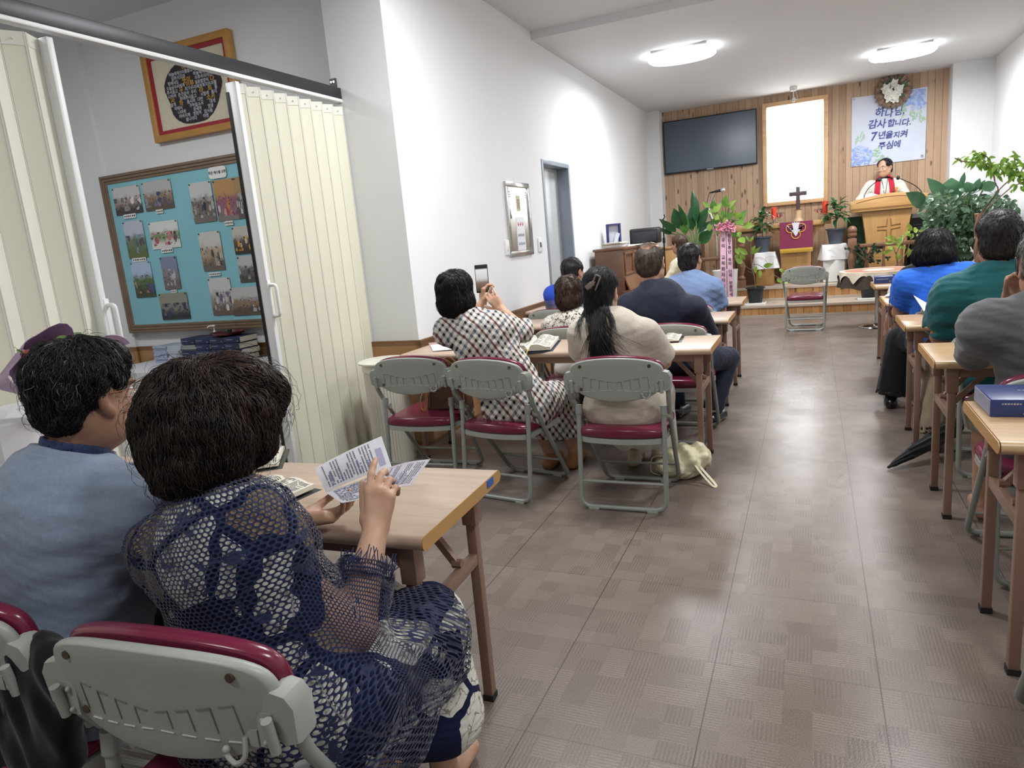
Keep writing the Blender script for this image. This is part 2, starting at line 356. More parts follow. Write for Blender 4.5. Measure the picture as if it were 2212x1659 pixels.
# door
STEEL = mat('brushed_steel', 'b9bdc2', .28, .9, var=.08, vs=4, stretch=(1, 1, .2)); DFR = mat('door_frame_metal', '8f98a3', .4, .3)
dt = bpy.data.objects.new('door_1', None); C.objects.link(dt); dt.matrix_basis = Matrix.Translation((XL, (D0+D1)/2, 0)); dt['kind'] = 'structure'; hw = (D1-D0)/2
mb = MB()
for a in ((-hw, -hw+.045, 0, DT), (hw-.045, hw, 0, DT), (-hw+.045, hw-.045, DT-.045, DT)): mb.box((-.09, (a[0]+a[1])/2, (a[2]+a[3])/2), (.2, a[1]-a[0], a[3]-a[2]))
mb.build('door_frame', DFR, dt, bev=.004)
MB().box((-.15, 0, (DT-.045)/2), (.04, 2*hw-.09, DT-.05)).build('door_leaf', mat('door_panel_grey', 'c9cccd', .35, .25, var=.05, vs=2), dt)
mb = MB(); mb.box((-.125, -hw+.085, 1.0), (.02, .06, .03)); mb.tube([(-.13, -hw+.3, 1.72), (-.12, -hw+.3, 1.70), (-.105, -hw+.31, 1.69)], .006); mb.build('door_handle', mat('black_plastic', '1d1d1f', .4), dt)
# platform
mb = MB(); Y1, Y2, Z1, Z2 = 10.5, 11.1, .178, .385
struct('platform_lower', bx(XL+.02, XR, Y1+.02, Y2+.1, 0, Z1-.03), PINEY); struct('platform_upper', bx(XL+.02, XR, Y2+.02, YW, Z1-.02, Z2-.03), PINEY)
struct('trim_4', bx(XL+.02, XR, Y1, Y2+.1, Z1-.03, Z1), GREYSTRIP); struct('trim_5', bx(XL+.02, XR, Y2, YW, Z2-.03, Z2), GREYSTRIP)
struct('trim_6', bx(XL+.02, XR, Y1+.012, Y1+.02, 0, .045), GREYSTRIP); struct('trim_7', bx(XL+.02, XR, Y2+.01, Y2+.02, Z1, Z1+.04), GREYSTRIP)

# ------------------------------------------------------------------ ceiling lamps
LBASE = mat('lamp_base_white', 'f0f0f0', .5); LGLOW = mat('lamp_diffuser_glow', 'fbfdff', .3, emit=9.)
def lamp(x, y, label):
    z = ZC2 if y < 6.6 else ZC
    t = thing('ceiling_light', label, 'ceiling light', (x, y, z), 0, 'ceiling lights')
    MB().box((0, 0, -.012), (.60, .50, .024)).build('lamp_base', LBASE, t, bev=.008)
    def prof(s): return [(.30*s+.07*s, 0), (0, .25*s)]
    out = [(.37*math.copysign(abs(cos(a))**.8, cos(a)), .27*math.copysign(abs(sin(a))**.8, sin(a))) for a in [2*pi*k/40 for k in range(40)]]
    MB().plate(out, lambda u, v, tt: (u, v, -.055+tt-.02*(1-(u/.37)**2-(v/.27)**2)), .05).build('lamp_diffuser', LGLOW, t)
    MB().sph((0, 0, -.105), (.05, .05, .026)).build('lamp_knob', LGLOW, t)
lab = ['flush ceiling lamp on the left of the front ceiling, nearest the white wall', 'flush ceiling lamp on the right, closest to the wood wall']
for k, (x, y) in enumerate(LAMPS): lamp(x, y, lab[k] if k < 2 else 'added flush ceiling lamp overhead, unseen outside the picture')

# ------------------------------------------------------------------ folding tables
def wood_top(name, c, sx=(1, 14, 14)):
    g = G(name); v = g.mul(g.co(), sx); n = g.noise(v, 2.2, 4, .55, .6)
    c = lin(c); d = tuple(q*.86 for q in c[:3])+(1,); l = tuple(min(1, q*1.08) for q in c[:3])+(1,)
    g.col(g.ramp(n, [(.3, d), (.7, l)])); g.p(rough=.33); return reg(g)
BEECH = wood_top('beech_laminate', 'c2aa95'); BEECH2 = wood_top('beech_laminate_yellow', 'bfa078'); EDGE = mat('tan_edge_band', 'b98d55', .45); LEGP = mat('brown_leg_paint', '8d6f5f', .42, .15)
FOOT = mat('black_rubber', '1b1a1a', .7)
def make_table(L, label, D=.49, TM=None):
    t = thing('folding_table', label, 'table', (0, 0, 0), 0, 'folding tables')
    H = .722; th = .036
    pr = [(-D/2+.018+.018*cos(a), th/2*sin(a)) for a in [pi/2+pi*k/8 for k in range(9)]]+[(D/2-.018+.018*cos(a), th/2*sin(a)) for a in [-pi/2+pi*k/8 for k in range(9)]]
    mb = MB().prism(pr, L-.006, (-L/2+.003, 0, H-th/2), (0, 1, 0), (0, 0, 1)); mb.build('tabletop', TM or BEECH, t, ang=50)
    for sx in (-1, 1): MB().prism(pr, .003, (sx*L/2-(0 if sx > 0 else 0)-.0015-.0015, 0, H-th/2), (0, 1, 0), (0, 0, 1)).build('edge_band', EDGE, t)
    mb = MB()
    for sy in (-1, 1): mb.box((0, sy*.175, H-th-.022), (L-.16, .022, .044))
    mb.build('apron', LEGP, t)
    for sx in (-1, 1):
        X = sx*(L/2-.075)
        for sy in (-1, 1):
            lg = MB().box((X, sy*.178, (H-th)/2-.005), (.03, .032, H-th-.03)).build('leg', LEGP, t, bev=.003)
            MB().box((X, sy*.178, .01), (.034, .036, .02)).build('rubber_foot', FOOT, lg)
            MB().box((X, sy*.178, H-th-.055), (.044, .046, .11)).build('leg_bracket', LEGP, lg, bev=.003)
        MB().box((X, 0, .47), (.026, .33, .034)).build('stretcher', LEGP, t, bev=.002)
        for sy in (-1, 1): mb = MB(); mb.beam((X-sx*.01, sy*.08, .49), (X-sx*.16, sy*.10, H-th-.02), .018, .022); mb.tube([(X-sx*.01-.014, sy*.08, .495), (X-sx*.01+.014, sy*.08, .495)], .014, 8); mb.build('folding_brace', LEGP, t)
    return t
TZ = .722
def table_at(px_near, px_far, side, label, L=1.8, rz=0.):
    a, b = PZ(*px_near, TZ), PZ(*px_far, TZ); ex = (a.x+b.x)/2; y = (a.y+b.y)/2
    ux, uy = cos(rz), sin(rz)
    return (ex+side*L/2*ux, y+side*L/2*uy, 0), rz, L, label
TB = [table_at((922, 1165), (1070.7, 1012), -1, 'beech folding table nearest the camera, with open books and a bulletin above it', 1.5, rad(2.6)),
      table_at((1537.5, 754), (1555.8, 721.4), -1, 'beech folding table in front of the checked dress and the cream shirt', 1.95),
      table_at((1570, 690), (1592, 671), -1, 'beech folding table in front of the man in the dark navy jacket', 1.95),
      table_at((1602, 655), (1615, 637), -1, 'beech folding table in front of the man in the pale blue shirt', 1.95),
      table_at((2152, 957), (2090, 864), 1, 'beech folding table at the right edge with the large blue boxed book'),
      table_at((2019, 785), (1985, 737), 1, 'beech folding table under the elbow of the man in grey'),
      table_at((1957, 706), (1934, 678), 1, 'beech folding table with the bent white sheet, before the man in teal'),
      table_at((1917, 658), (1897, 636), 1, 'beech folding table with the white cap, before the woman in blue'),
      table_at((1890, 621), (1881, 606), 1, 'beech folding table at the front right carrying the blue bible')]
protos = {}
for loc, rz, L, label in TB:
    kk = (L, loc[0] > 0)
    if kk not in protos:
        t = make_table(L, label, TM=BEECH2 if loc[0] > 0 else BEECH); protos[kk] = t; t.matrix_basis = Matrix.Translation(Vector(loc)) @ Matrix.Rotation(rz, 4, 'Z')
    else: dup(protos[kk], loc, rz, label)

_nt = [o for k_, o in protos.items() if k_[0] == 1.5][0]
MB().box((.7505, .165, .708), (.002, .045, .022)).build('blue_tape', mat('blue_tape', '2f5fa8', .5), _nt)
# ------------------------------------------------------------------ folding chairs
CGREY = mat('grey_chair_plastic', '9a9d96', .42, var=.03, vs=20, bump=.12, bs=500, bd=.0006); CTUBE = mat('grey_chair_tube', '979b95', .34, .25); CRED = mat('burgundy_vinyl', '6c2038', .22, bump=.1, bs=400, bd=.0005)
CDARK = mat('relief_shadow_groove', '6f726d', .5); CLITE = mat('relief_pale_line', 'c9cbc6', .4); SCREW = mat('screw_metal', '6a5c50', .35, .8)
def make_chair():
    t = thing('folding_chair', '', 'chair', (0, 0, 0), 0, 'folding chairs')
    zc = .69
    key = [(-.212, .752), (-.13, .778), (0, .787), (.13, .778), (.212, .752), (.235, .705), (.226, .64), (.15, .587), (0, .566), (-.15, .587), (-.226, .64), (-.235, .705)]
    out = [(p.x, p.y) for p in sm_curve([(a, b, 0) for a, b in key], 5, True)]
    def f(u, v, tt): return (u, -.012-.13*(v-.62)+.55*u*u+tt, v)
    bk = MB().plate(out, f, .024, e=.05)
    bk.cur = 1
    def fd(a, b, wd, mbk, off=-.0122):
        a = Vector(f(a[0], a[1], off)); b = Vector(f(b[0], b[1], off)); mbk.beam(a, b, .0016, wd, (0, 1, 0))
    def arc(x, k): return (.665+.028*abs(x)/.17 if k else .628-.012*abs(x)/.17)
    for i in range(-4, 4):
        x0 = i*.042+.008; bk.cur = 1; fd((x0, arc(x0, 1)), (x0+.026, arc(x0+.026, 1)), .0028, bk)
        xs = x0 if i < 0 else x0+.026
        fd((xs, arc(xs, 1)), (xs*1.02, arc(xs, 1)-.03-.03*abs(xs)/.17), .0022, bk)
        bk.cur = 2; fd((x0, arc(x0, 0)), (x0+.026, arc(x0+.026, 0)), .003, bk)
    bk.cur = 3
    for x, z in ((-.17, .745), (.17, .745), (-.175, .628)):
        c = Vector(f(x, z, -.011)); bk.lathe([(.0001, -.004), (.008, -.004), (.008, .004)], 10, c, (pi/2, 0, 0))
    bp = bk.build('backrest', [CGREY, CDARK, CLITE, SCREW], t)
    MB().plate([(u*.985, .685+(v-.685)*.985+.008) for u, v in out], lambda u, v, tt: (u, .021-.13*(v-.62)+.55*u*u+tt+.006*(1-(u/.235)**2), v), .034, e=.07).build('back_pad', CRED, t, ang=75)
    # seat
    sk = [(-.19, .02), (0, -.012), (.19, .02), (.215, .1), (.212, .3), (.18, .415), (0, .435), (-.18, .415), (-.212, .3), (-.215, .1)]
    so = [(p.x, p.y) for p in sm_curve([(a, b, 0) for a, b in sk], 5, True)]
    MB().plate(so, lambda u, v, tt: (u, v, .398+tt+.012*(1-(u/.215)**2)*(1 if tt > 0 else 0)+.01*(v-.2)), .046, e=.09).build('seat', CRED, t, ang=75)
    MB().plate([(u*.99, .21+(v-.21)*.99) for u, v in so], lambda u, v, tt: (u, v, .362+tt+.01*(v-.2)), .03, rnd=.8).build('seat_pan', CGREY, t)
    R = .0125
    mb = MB().tube(fillet([(-.215, .05, .53), (-.217, .0, R), (.217, .0, R), (.215, .05, .53)], .06, 6), R, 12)
    for s in (-1, 1): mb.tube([(s*.215, .045, .49), (s*.215, .051, .535)], .0165, 12)
    rf = mb.build('rear_leg_frame', CTUBE, t)
    MB().tube([(-.212, .012, .145), (.212, .012, .145)], .008, 8).build('stretcher', CTUBE, rf)
    for s in (-1, 1): MB().box((s*.15, 0, .006), (.055, .03, .014)).build('foot_pad', CGREY, rf, bev=.003)
    pts = lambda s: [(s*.246, .012, .69), (s*.246, .022, .60), (s*.235, .085, .50), (s*.203, .45, R)]
    mb = MB().tube(fillet(pts(-1)[:1]+pts(-1)[1:]+pts(1)[::-1], .055, 6), R, 12)
    ff = mb.build('front_leg_frame', CTUBE, t)
    MB().tube([(-.21, .385, .125), (.21, .385, .125)], .007, 8).build('stretcher', CTUBE, ff)
    for s in (-1, 1): MB().box((s*.13, .45, .006), (.055, .03, .014)).build('foot_pad', CGREY, ff, bev=.003)
    for s in (-1, 1):
        mb = MB().prism([(-.036, .075), (.012, .095), (.026, .07), (.028, .0), (.012, -.035), (-.036, .0)][::s], .036, (s*.238 if s > 0 else s*.238, .026, .645), (s, 0, 0), (0, 0, 1)) if False else MB()
        o = [(.198, .695), (.225, .718), (.252, .712), (.266, .69), (.262, .625), (.236, .615), (.198, .65)]
        mb.plate([(s*a, b) for a, b in o][::s], lambda u, v, tt: (u, .018+tt-.06*(v-.66), v), .05, rnd=.7)
        br = mb.build('back_bracket', CGREY, t)
        mb = MB().tube([(s*.222, -.022, .675), (s*.222, -.012, .612)], .009, 10); mb.box((s*.206, -.005, .645), (.03, .008, .062))
        for z in (.665, .625): mb.sph((s*.205, -.012, z), .005, 8, 5)
        mb.build('hinge_clip', CGREY, br)
        MB().lathe([(.017, -.012), (.02, 0), (.017, .012)], 12, (s*.228, .1, .475), (0, pi/2, 0)).build('pivot', CGREY, ff)
    mb = MB().box((.168, -.006, .628), (.04, .008, .03)); mb.tube(sm_curve([(.165, -.012, .63), (.166, -.02, .6), (.15, -.024, .588), (.134, -.022, .597), (.131, -.02, .607)], 4), .0045, 8); mb.sph((.131, -.02, .608), .007, 8, 6)
    mb.build('bag_hook', CGREY, t)
    return t
CHAIR = make_chair(); _cu = [False]
def chair(x, y, rz, label):
    if not _cu[0]:
        _cu[0] = True; CHAIR.matrix_basis = Matrix.Translation((x, y, 0)) @ Matrix.Rotation(rz, 4, 'Z'); CHAIR['label'] = label; return CHAIR
    return dup(CHAIR, (x, y, 0), rz, label)
def chair_px(a, b, label):
    p, q = PZ(*a), PZ(*b); m = (p+q)/2; return chair(m.x, m.y, math.atan2(q.y-p.y, q.x-p.x), label)
CH = {}
CH['cream'] = chair(-.87, 3.19, 0, 'grey folding chair holding the woman in the cream shirt')
CH['check'] = chair(-1.58, 3.22, rad(-10), 'grey folding chair holding the woman in the checked dress')
CH['bag'] = chair(-2.10, 3.31, rad(3), 'empty folding chair with a brown handbag on its burgundy seat')
CH['empty'] = chair_px((1706, 715.5), (1772, 714), 'empty folding chair standing alone in the aisle before the platform')
CH['navy'] = chair(-.995, .695, rad(5), 'grey folding chair holding the woman in navy lace, nearest the camera')
CH['man'] = chair(-1.60, .67, rad(5), 'folding chair at the bottom left corner with a black coat over it')
CH['short'] = chair(-1.50, 4.34, 0, 'folding chair of the short haired woman in white lace')
CH['bald'] = chair(-.82, 4.33, rad(-4), 'folding chair of the balding man in the dark navy jacket')
CH['stripe'] = chair(-2.02, 5.53, 0, 'folding chair of the man in the blue striped shirt')
CH['lblue'] = chair(-.93, 5.50, 0, 'folding chair of the man in the pale blue shirt')
CH['grey'] = chair(.82, 2.76, rad(3), 'folding chair of the man in the grey shirt')
CH['teal'] = chair(.90, 3.93, 0, 'folding chair of the man in the teal polo shirt')
CH['blue'] = chair(.86, 4.98, 0, 'folding chair of the woman in the bright blue shirt')
CH['black'] = chair(.80, 6.04, 0, 'folding chair at the front right, under the person in black')
CH['edge'] = chair(.72, 1.60, 0, 'folding chair cut by the lower right corner of the picture')
# ------------------------------------------------------------------ helpers for p3
def rectY(p, q, Y): a, b = PY(*p, Y), PY(*q, Y); return min(a.x, b.x), max(a.x, b.x), min(a.z, b.z), max(a.z, b.z)
def leaf(mb, p, d, nr, L, wd, droop=.35, fold=.18, n=6, pw=.85, stem=0.):
    p, d, nr = Vector(p), Vector(d).normalized(), Vector(nr); s = d.cross(nr)
    s = s.normalized() if s.length > 1e-4 else d.orthogonal().normalized(); dn = Vector((0, 0, -1)); vs = []; fs = []
    for i in range(n+1):
        t = i/n; q = p+d*(L*t*(1-.25*droop*t))+dn*(droop*L*.5*t*t); wv = wd*.5*max(.02, sin(pi*min(1, t**pw*.97+.015)))
        u = s.cross(d).normalized(); vs += [q-s*wv+u*fold*wv, q, q+s*wv+u*fold*wv]
    for i in range(n):
        a = i*3; fs += [(a, a+1, a+4, a+3), (a+1, a+2, a+5, a+4)]
    return mb.add(vs, fs)
def leafmat(name, c0, c1, rough=.35, vs=14):
    g = G(name); n = g.noise(g.co(), vs, 2); g.col(g.ramp(n, [(.3, lin(c0)), (.7, lin(c1))])); g.p(rough=rough)
    g.b.inputs['Subsurface Weight'].default_value = .0
    tl = g.n('BsdfTranslucent', {0: lin(c1)}); mx = g.n('MixShader', {0: .22, 1: g.b.outputs[0], 2: tl.outputs[0]}); g.t.links.new(mx.outputs[0], g.out.inputs[0]); return reg(g)
rnd = random.Random(11)
WHITE = mat('white_plastic', 'e9e9e6', .4); BLACK = mat('black_satin', '161719', .4); CHROME = mat('chrome', 'd5d7da', .12, 1.)
def clothmat(name, c, bump=.25, bs=35, rough=.85, sheen=.2): return mat(name, c, rough, var=.04, vs=6, bump=bump, bs=bs, bd=.004, sheen=sheen)

# ------------------------------------------------------------------ alcove: folding doors, rail
XT = -2.925
CREAM = mat('cream_pvc', 'e4e2d4', .42, var=.02, vs=3); CREAM2 = mat('cream_pvc_yellower', 'e2dfcb', .42); PVCE = mat('cream_white_strip', 'e3e1d6', .4); PVCW = mat('white_pvc_post', 'e8e8e6', .4)
zt, zb, zw = PY(718, 194, YP).z, PY(734, 215.5, YP).z, PY(733, 223, YP).z
t = thing('curtain_rail', 'black steel beam with a white rail carrying the cream folding doors', 'rail', (XT, YP, zb))
MB().box((0, -2.7, (zt-zb)/2), (.045, 5.4, zt-zb)).build('steel_beam', mat('black_painted_steel', '2b2d31', .4, .2), t, bev=.003)
MB().box((0, -2.7, (zw-zb)/2), (.05, 5.4, zb-zw)).build('white_rail', PVCW, t, bev=.004)
mb = MB().box((-.03, -.004, zt-zb+.03), (.05, .008, .075))
br = mb.build('end_bracket', BLACK, t)
mb = MB()
for k in (-.04, -.02): mb.lathe([(.0001, -.003), (.007, -.003), (.007, .003)], 10, (k, -.01, zt-zb+.045), (pi/2, 0, 0))
mb.build('screw', CHROME, br)
def fold_door(y0, y1, n, label, lead):
    t = thing('folding_door', label, 'folding door', (XT, y0, 0), 0, 'cream folding doors beside the alcove')
    z1 = zw-.028; dy = (y1-y0)/n
    for i in range(n):
        a = (.022 if i % 2 else -.022, i*dy); b = (-.022 if i % 2 else .022, (i+1)*dy)
        m = MB(); d = Vector((b[0]-a[0], b[1]-a[1], 0)); L = d.length; ang = math.atan2(d.y, d.x)
        m.box(((a[0]+b[0])/2, (a[1]+b[1])/2, z1/2+.01), (L*.86, .007, z1-.02), (0, 0, ang))
        pn = m.build('door_panel', CREAM if i % 2 else CREAM2, t)
        m = MB()
        for f in (.03, .97): m.box((a[0]+d.x*f, a[1]+d.y*f, z1/2+.01), (L*.05, .011, z1-.02), (0, 0, ang))
        m.box((a[0]+d.x*.5, a[1]+d.y*.5, z1-.028), (L*.86, .012, .05), (0, 0, ang)); m.box((a[0]+d.x*.5, a[1]+d.y*.5, .03), (L*.86, .012, .04), (0, 0, ang))
        m.sph((a[0]+d.x*.5+.008, a[1]+d.y*.5-.004, z1-.028), .005, 8, 5)
        m.build('panel_edge_strip', PVCE, pn)
    ly = 0 if lead == 0 else y1-y0
    MB().box((0, ly+(-.014 if lead == 0 else .014), z1/2+.01), (.075, .03, z1-.02)).build('end_post', PVCW, t, bev=.004)
    m = MB()
    hy = ly+(-.02 if lead == 0 else .02); zh = 1.16
    m.tube(fillet([(.036, hy+.008, zh-.09), (.085, hy+.008, zh-.09), (.085, hy+.008, zh+.09), (.036, hy+.008, zh+.09)], .02, 4), .011, 8)
    m.box((.03, hy+.006, zh), (.02, .026, .24)); m.build('door_handle', PVCW, t, bev=.003)
    if lead == 0: MB().box((-.03, ly-.031, z1/2), (.02, .005, z1-.1)).build('magnet_strip', BLACK, t)
    return t
yl = PX(497, 180, XT).y
fold_door(yl+.03, YP-.01, 17, 'cream folding door half drawn across the alcove, right of the photo board', 0)
fold_door(-.9, PX(85, 75, XT).y, 38, 'cream folding door drawn open at the far left of the picture', 1)

# ------------------------------------------------------------------ calligraphy picture
YQ = 4.235
fx0 = PY(337, 310, YQ).x; fx1 = PY(505, 150, YQ).x; fz0 = PY(337, 310, YQ).z; fz1 = PY(488, 61, YQ).z
def frame(mb, x0, x1, z0, z1, wd, y0, y1):
    c = [(x0, z0), (x1, z0), (x1, z1), (x0, z1)]; i = [(x0+wd, z0+wd), (x1-wd, z0+wd), (x1-wd, z1-wd), (x0+wd, z1-wd)]
    vs = [(a, y, b) for y in (y0, y1) for a, b in c+i]; fs = []
    for k in range(4):
        n = (k+1) % 4; fs += [(k, n, 4+n, 4+k), (8+k, 12+k, 12+n, 8+n), (k, 8+k, 8+n, n), (4+k, 4+n, 12+n, 12+k)]
    return mb.add(vs, fs)
t = thing('framed_calligraphy', 'wood framed calligraphy, white and gold lettering on a black disc', 'picture', ((fx0+fx1)/2, 4.28, fz0))
frame(MB(), fx0, fx1, fz0, fz1, .05, YQ-.012, 4.275).build('picture_frame', mat('honey_wood', 'b98846', .4, var=.1, vs=6, stretch=(1, 8, 8)), t, world=True, bev=.006)
frame(MB(), fx0+.05, fx1-.05, fz0+.05, fz1-.05, .03, YQ+.006, 4.275).build('red_mount', mat('red_mount_card', '9c2630', .6), t, world=True)
MB().box(((fx0+fx1)/2, YQ+.022, (fz0+fz1)/2), (fx1-fx0-.14, .01, fz1-fz0-.14)).build('paper', mat('flecked_paper', 'd8cfb8', .8, var=.06, vs=60), t, world=True)
cx = (PY(345, 190, YQ).x+PY(478, 180, YQ).x)/2+.0; cz = (PY(420, 118, YQ).z+PY(425, 267, YQ).z)/2; rr = (PY(425, 118, YQ).z-PY(425, 267, YQ).z)/2
RX = (PY(478, 180, YQ).x-PY(345, 190, YQ).x)/2/rr
out = [(cx+RX*rr*(.9+.07*sin(3*a+1)+.025*sin(7*a)+.015*rnd.random())*cos(a), cz+rr*(.98+.03*sin(5*a)+.015*rnd.random())*sin(a)) for a in [2*pi*k/90 for k in range(90)]]
MB().prism(out[::-1], .002, (0, YQ+.014, 0), (1, 0, 0), (0, 0, 1)).build('ink_disc', mat('black_ink', '2f2a30', .8), t, world=True)
LIN = ['*아버지', '하늘에 계신 이름을 오시오며 나라가', '임하시오며 하늘에서와', '땅에서도 *뜻이 이루어지이다', '오늘날 우리에게 *이루 일용할 양식 *다', '주시옵고 *우 리가 우리에게 죄지은자를',
       '사하여 준것같이 우리 *라 *죄 를', '*사 하여주시옵고 시험에 들지', '말게 *하 옵시며 다만 *소서', '악에서 구하옵소서 대개', '나라와 권세와 영광', '아버지께 영원히 있사옵', '옵나이다 아멘']
mw, mg = MB(), MB(); nl = len(LIN)
for k, s in enumerate(LIN):
    z = cz+rr*(.74-1.56*k/(nl-1)); hwid = RX*rr*.84*max(.32, (1-((z-cz)/rr)**2)**.5)
    parts = s.split(' '); wts = [len(p)*(1.25 if p[0] == '*' else 1) for p in parts]; tot = sum(wts); x = cx-hwid
    for p, wt in zip(parts, wts):
        ww = 2*hwid*wt/tot; gold = p[0] == '*'
        (mg if gold else mw).text(p.strip('*'), rr*(.2 if gold else .135), (x+ww/2, YQ+.011, z), (1, 0, 0), (0, 0, 1), .0006, maxw=ww*.96, bold=.012); x += ww
mw.build('white_lettering', mat('white_ink', 'cfd2da', .7), t, world=True, smooth=False); mg.build('gold_lettering', mat('gold_ink', 'd9a544', .6), t, world=True, smooth=False)

# ------------------------------------------------------------------ photo board
YB = 4.215
bx0 = PY(213, 383, YB).x; bz1 = PY(213, 383, YB).z; bz0 = PY(281, 720, YB).z; bx1 = -3.75
t = thing('notice_board', 'large aqua notice board in a reeded brown frame covered with photographs', 'notice board', ((bx0+bx1)/2, 4.28, bz0))
m = MB()
for k in range(3): frame(m, bx0+.024*k, bx1-.024*k, bz0+.024*k, bz1-.024*k, .022, YB-.006+.004*k, 4.275)
m.build('board_frame', mat('brown_reeded_frame', '7a6551', .5, var=.12, vs=10), t, world=True, bev=.004)
MB().box(((bx0+bx1)/2, YB+.02, (bz0+bz1)/2), (bx1-bx0-.12, .02, bz1-bz0-.12)).build('board_panel', mat('aqua_paper', '86bfca', .8, var=.02, vs=2), t, world=True)
def photo_mat(k, top, mid, bot, blobs):
    g = G('photo_print_%d' % k); x, y, z = g.xyz(g.co('Generated'))
    h = g.m('ADD', z, g.m('MULTIPLY', g.m('SUBTRACT', g.noise(g.vec(x, z, k), 5, 3), .5), .35))
    c = g.ramp(h, [(.18, lin(bot)), (.42, lin(mid)), (.5, lin(mid)), (.68, lin(top))])
    v = g.vec(g.m('MULTIPLY', x, 7), g.m('MULTIPLY', z, 4.2), k*3.7)
    vd = g.vor(v, 1.); vc = g.vor(v, 1., out='Color'); r = g.xyz(vc)[0]
    bc = g.ramp(r, [(i/max(1, len(blobs)-1), lin(b)) for i, b in enumerate(blobs)])
    zone = g.m('MULTIPLY', g.m('GREATER_THAN', z, .12), g.m('LESS_THAN', z, .62))
    msk = g.m('MULTIPLY', g.m('MULTIPLY', g.m('LESS_THAN', vd, .48), zone), g.m('GREATER_THAN', g.xyz(vc)[1], .25))
    c = g.mix(msk, c, bc)
    hv = g.m('MULTIPLY', g.m('LESS_THAN', g.vor(g.vec(g.m('MULTIPLY', x, 11), g.m('MULTIPLY', z, 9), k*1.3), 1.), .22), zone)
    c = g.mix(hv, c, lin('2c2420')); g.col(c); g.p(rough=.25); return reg(g)
PR = [((162, 355), (440, 560), 'man bowing before a person in white', ('c9c4c6', '9b8b86', '3b3230', ['e2dfdc', '2a2426', 'e9e6e2', '39302e'])),
      ((420, 305), (715, 520), 'group standing before the wood wall', ('b9b6b4', '8d7a68', '5d4d43', ['30302f', 'b3aea8', '3a4a78', '5d5450'])),
      ((833, 312), (1085, 635), 'aisle between rows of tables', ('c4c4c2', '6b5f58', '6f665f', ['262426', '3c4258', 'c0b8ac', '8d6f4f'])),
      ((1040, 287), (1285, 620), 'altar heaped with orange fruit', ('b58c5c', '8f5a6e', '7b7670', ['c7822e', '7a3f6d', 'b53a2f', 'd8d4d0'])),
      ((1222, 258), (1400, 605), 'two people standing beside the wood wall', ('a8865e', '565a66', '5b5048', ['d8d5cf', '24262c'])),
      ((258, 648), (487, 950), 'picnic beside a dark tent', ('b9bfd0', '6c7a64', '5c6b38', ['5d4a6b', '3a4650', '7fa9b0', '26262a'])),
      ((482, 655), (773, 862), 'large group outdoors before green plants', ('d6d8d4', '7f8a62', 'd4d2d0', ['5b4c60', 'a02f3c', 'c9898f', '2a2629'])),
      ((915, 742), (1160, 1062), 'people standing by a tall plant', ('c9c7c3', 'b09474', '6a5d52', ['22222a', 'cfc9bd', '2f3b30', '49608a'])),
      ((1210, 693), (1420, 915), 'crowd with one person in yellow', ('c4bdb4', '5b4f49', '332c2a', ['28262a', 'e0ddd8', 'd9a22c', '3a3436'])),
      ((1255, 950), (1470, 1165), 'person in white facing a seated group', ('b8b8bc', '6d6a70', '4a443e', ['d8d2c8', '3a3a44', '75655a'])),
      ((325, 1002), (555, 1298), 'outdoor meal under trees', ('aebfdc', '56683c', '38432a', ['7a2f3c', '2f4d85', 'c7a878', '27261f'])),
      ((583, 957), (775, 1228), 'person in grey robe under an orange balloon', ('7f86a0', '7d7880', '6c625e', ['8d8f9a', 'c6c6ce', '75625c'])),
      ((1000, 1142), (1245, 1455), 'baptism table draped in white', ('c9c8c6', '99938d', '6a5a50', ['ded9d2', '2a2a30', '8a7aa0', '6fa7ad'])),
      ((1195, 1225), (1500, 1452), 'people lined up in the hall', ('bdbab8', '8c7660', '5c4e44', ['d6c6c6', '2a2a2e', '9aa2c0', 'c8c2ba'])),
      ((572, 1275), (857, 1490), 'long dim room with a dark counter', ('8e8c7e', '7c7a70', '2b2a2c', ['2d3a60', '23252a', '6a6d78']))]
PINM = mat('green_push_pin', '1f5a45', .4); SLIP = mat('caption_paper', 'e6e4e0', .8); INK = mat('caption_ink', '3a3a48', .8)
def cpx(p): return (200+p[0]*.2471, 320+p[1]*.2471)
for k, (p, q, lb, pal) in enumerate(PR):
    x0, x1, z0, z1 = rectY(cpx(p), cpx(q), YB)
    if lb.startswith('large group'): pass
    t = thing('photograph', 'photograph of a '+lb+', pinned to the aqua board' if lb.split()[0] not in ('people', 'two', 'outdoor') else 'photograph of '+lb+', pinned to the aqua board', 'photograph', ((x0+x1)/2, YB+.008, z0), 0, 'photographs pinned on the aqua board')
    yy = YB+.004-.0012*(k % 3)
    MB().box(((x0+x1)/2, yy, (z0+z1)/2), (x1-x0, .0012, z1-z0)).build('print', photo_mat(k, *pal), t, world=True)
    for cxp in ((x0+.012, z1-.01), (x1-.012, z1-.01)): MB().sph((cxp[0], yy-.004, cxp[1]), (.007, .005, .007), 8, 5).build('push_pin', PINM, t, world=True)
CAPS = [((270, 583), (382, 605)), ((552, 540), (620, 566)), ((1155, 640), (1232, 670)), ((345, 965), (470, 985)), ((600, 882), (703, 908)), ((1015, 1090), (1120, 1112)), ((685, 1240), (740, 1262))]
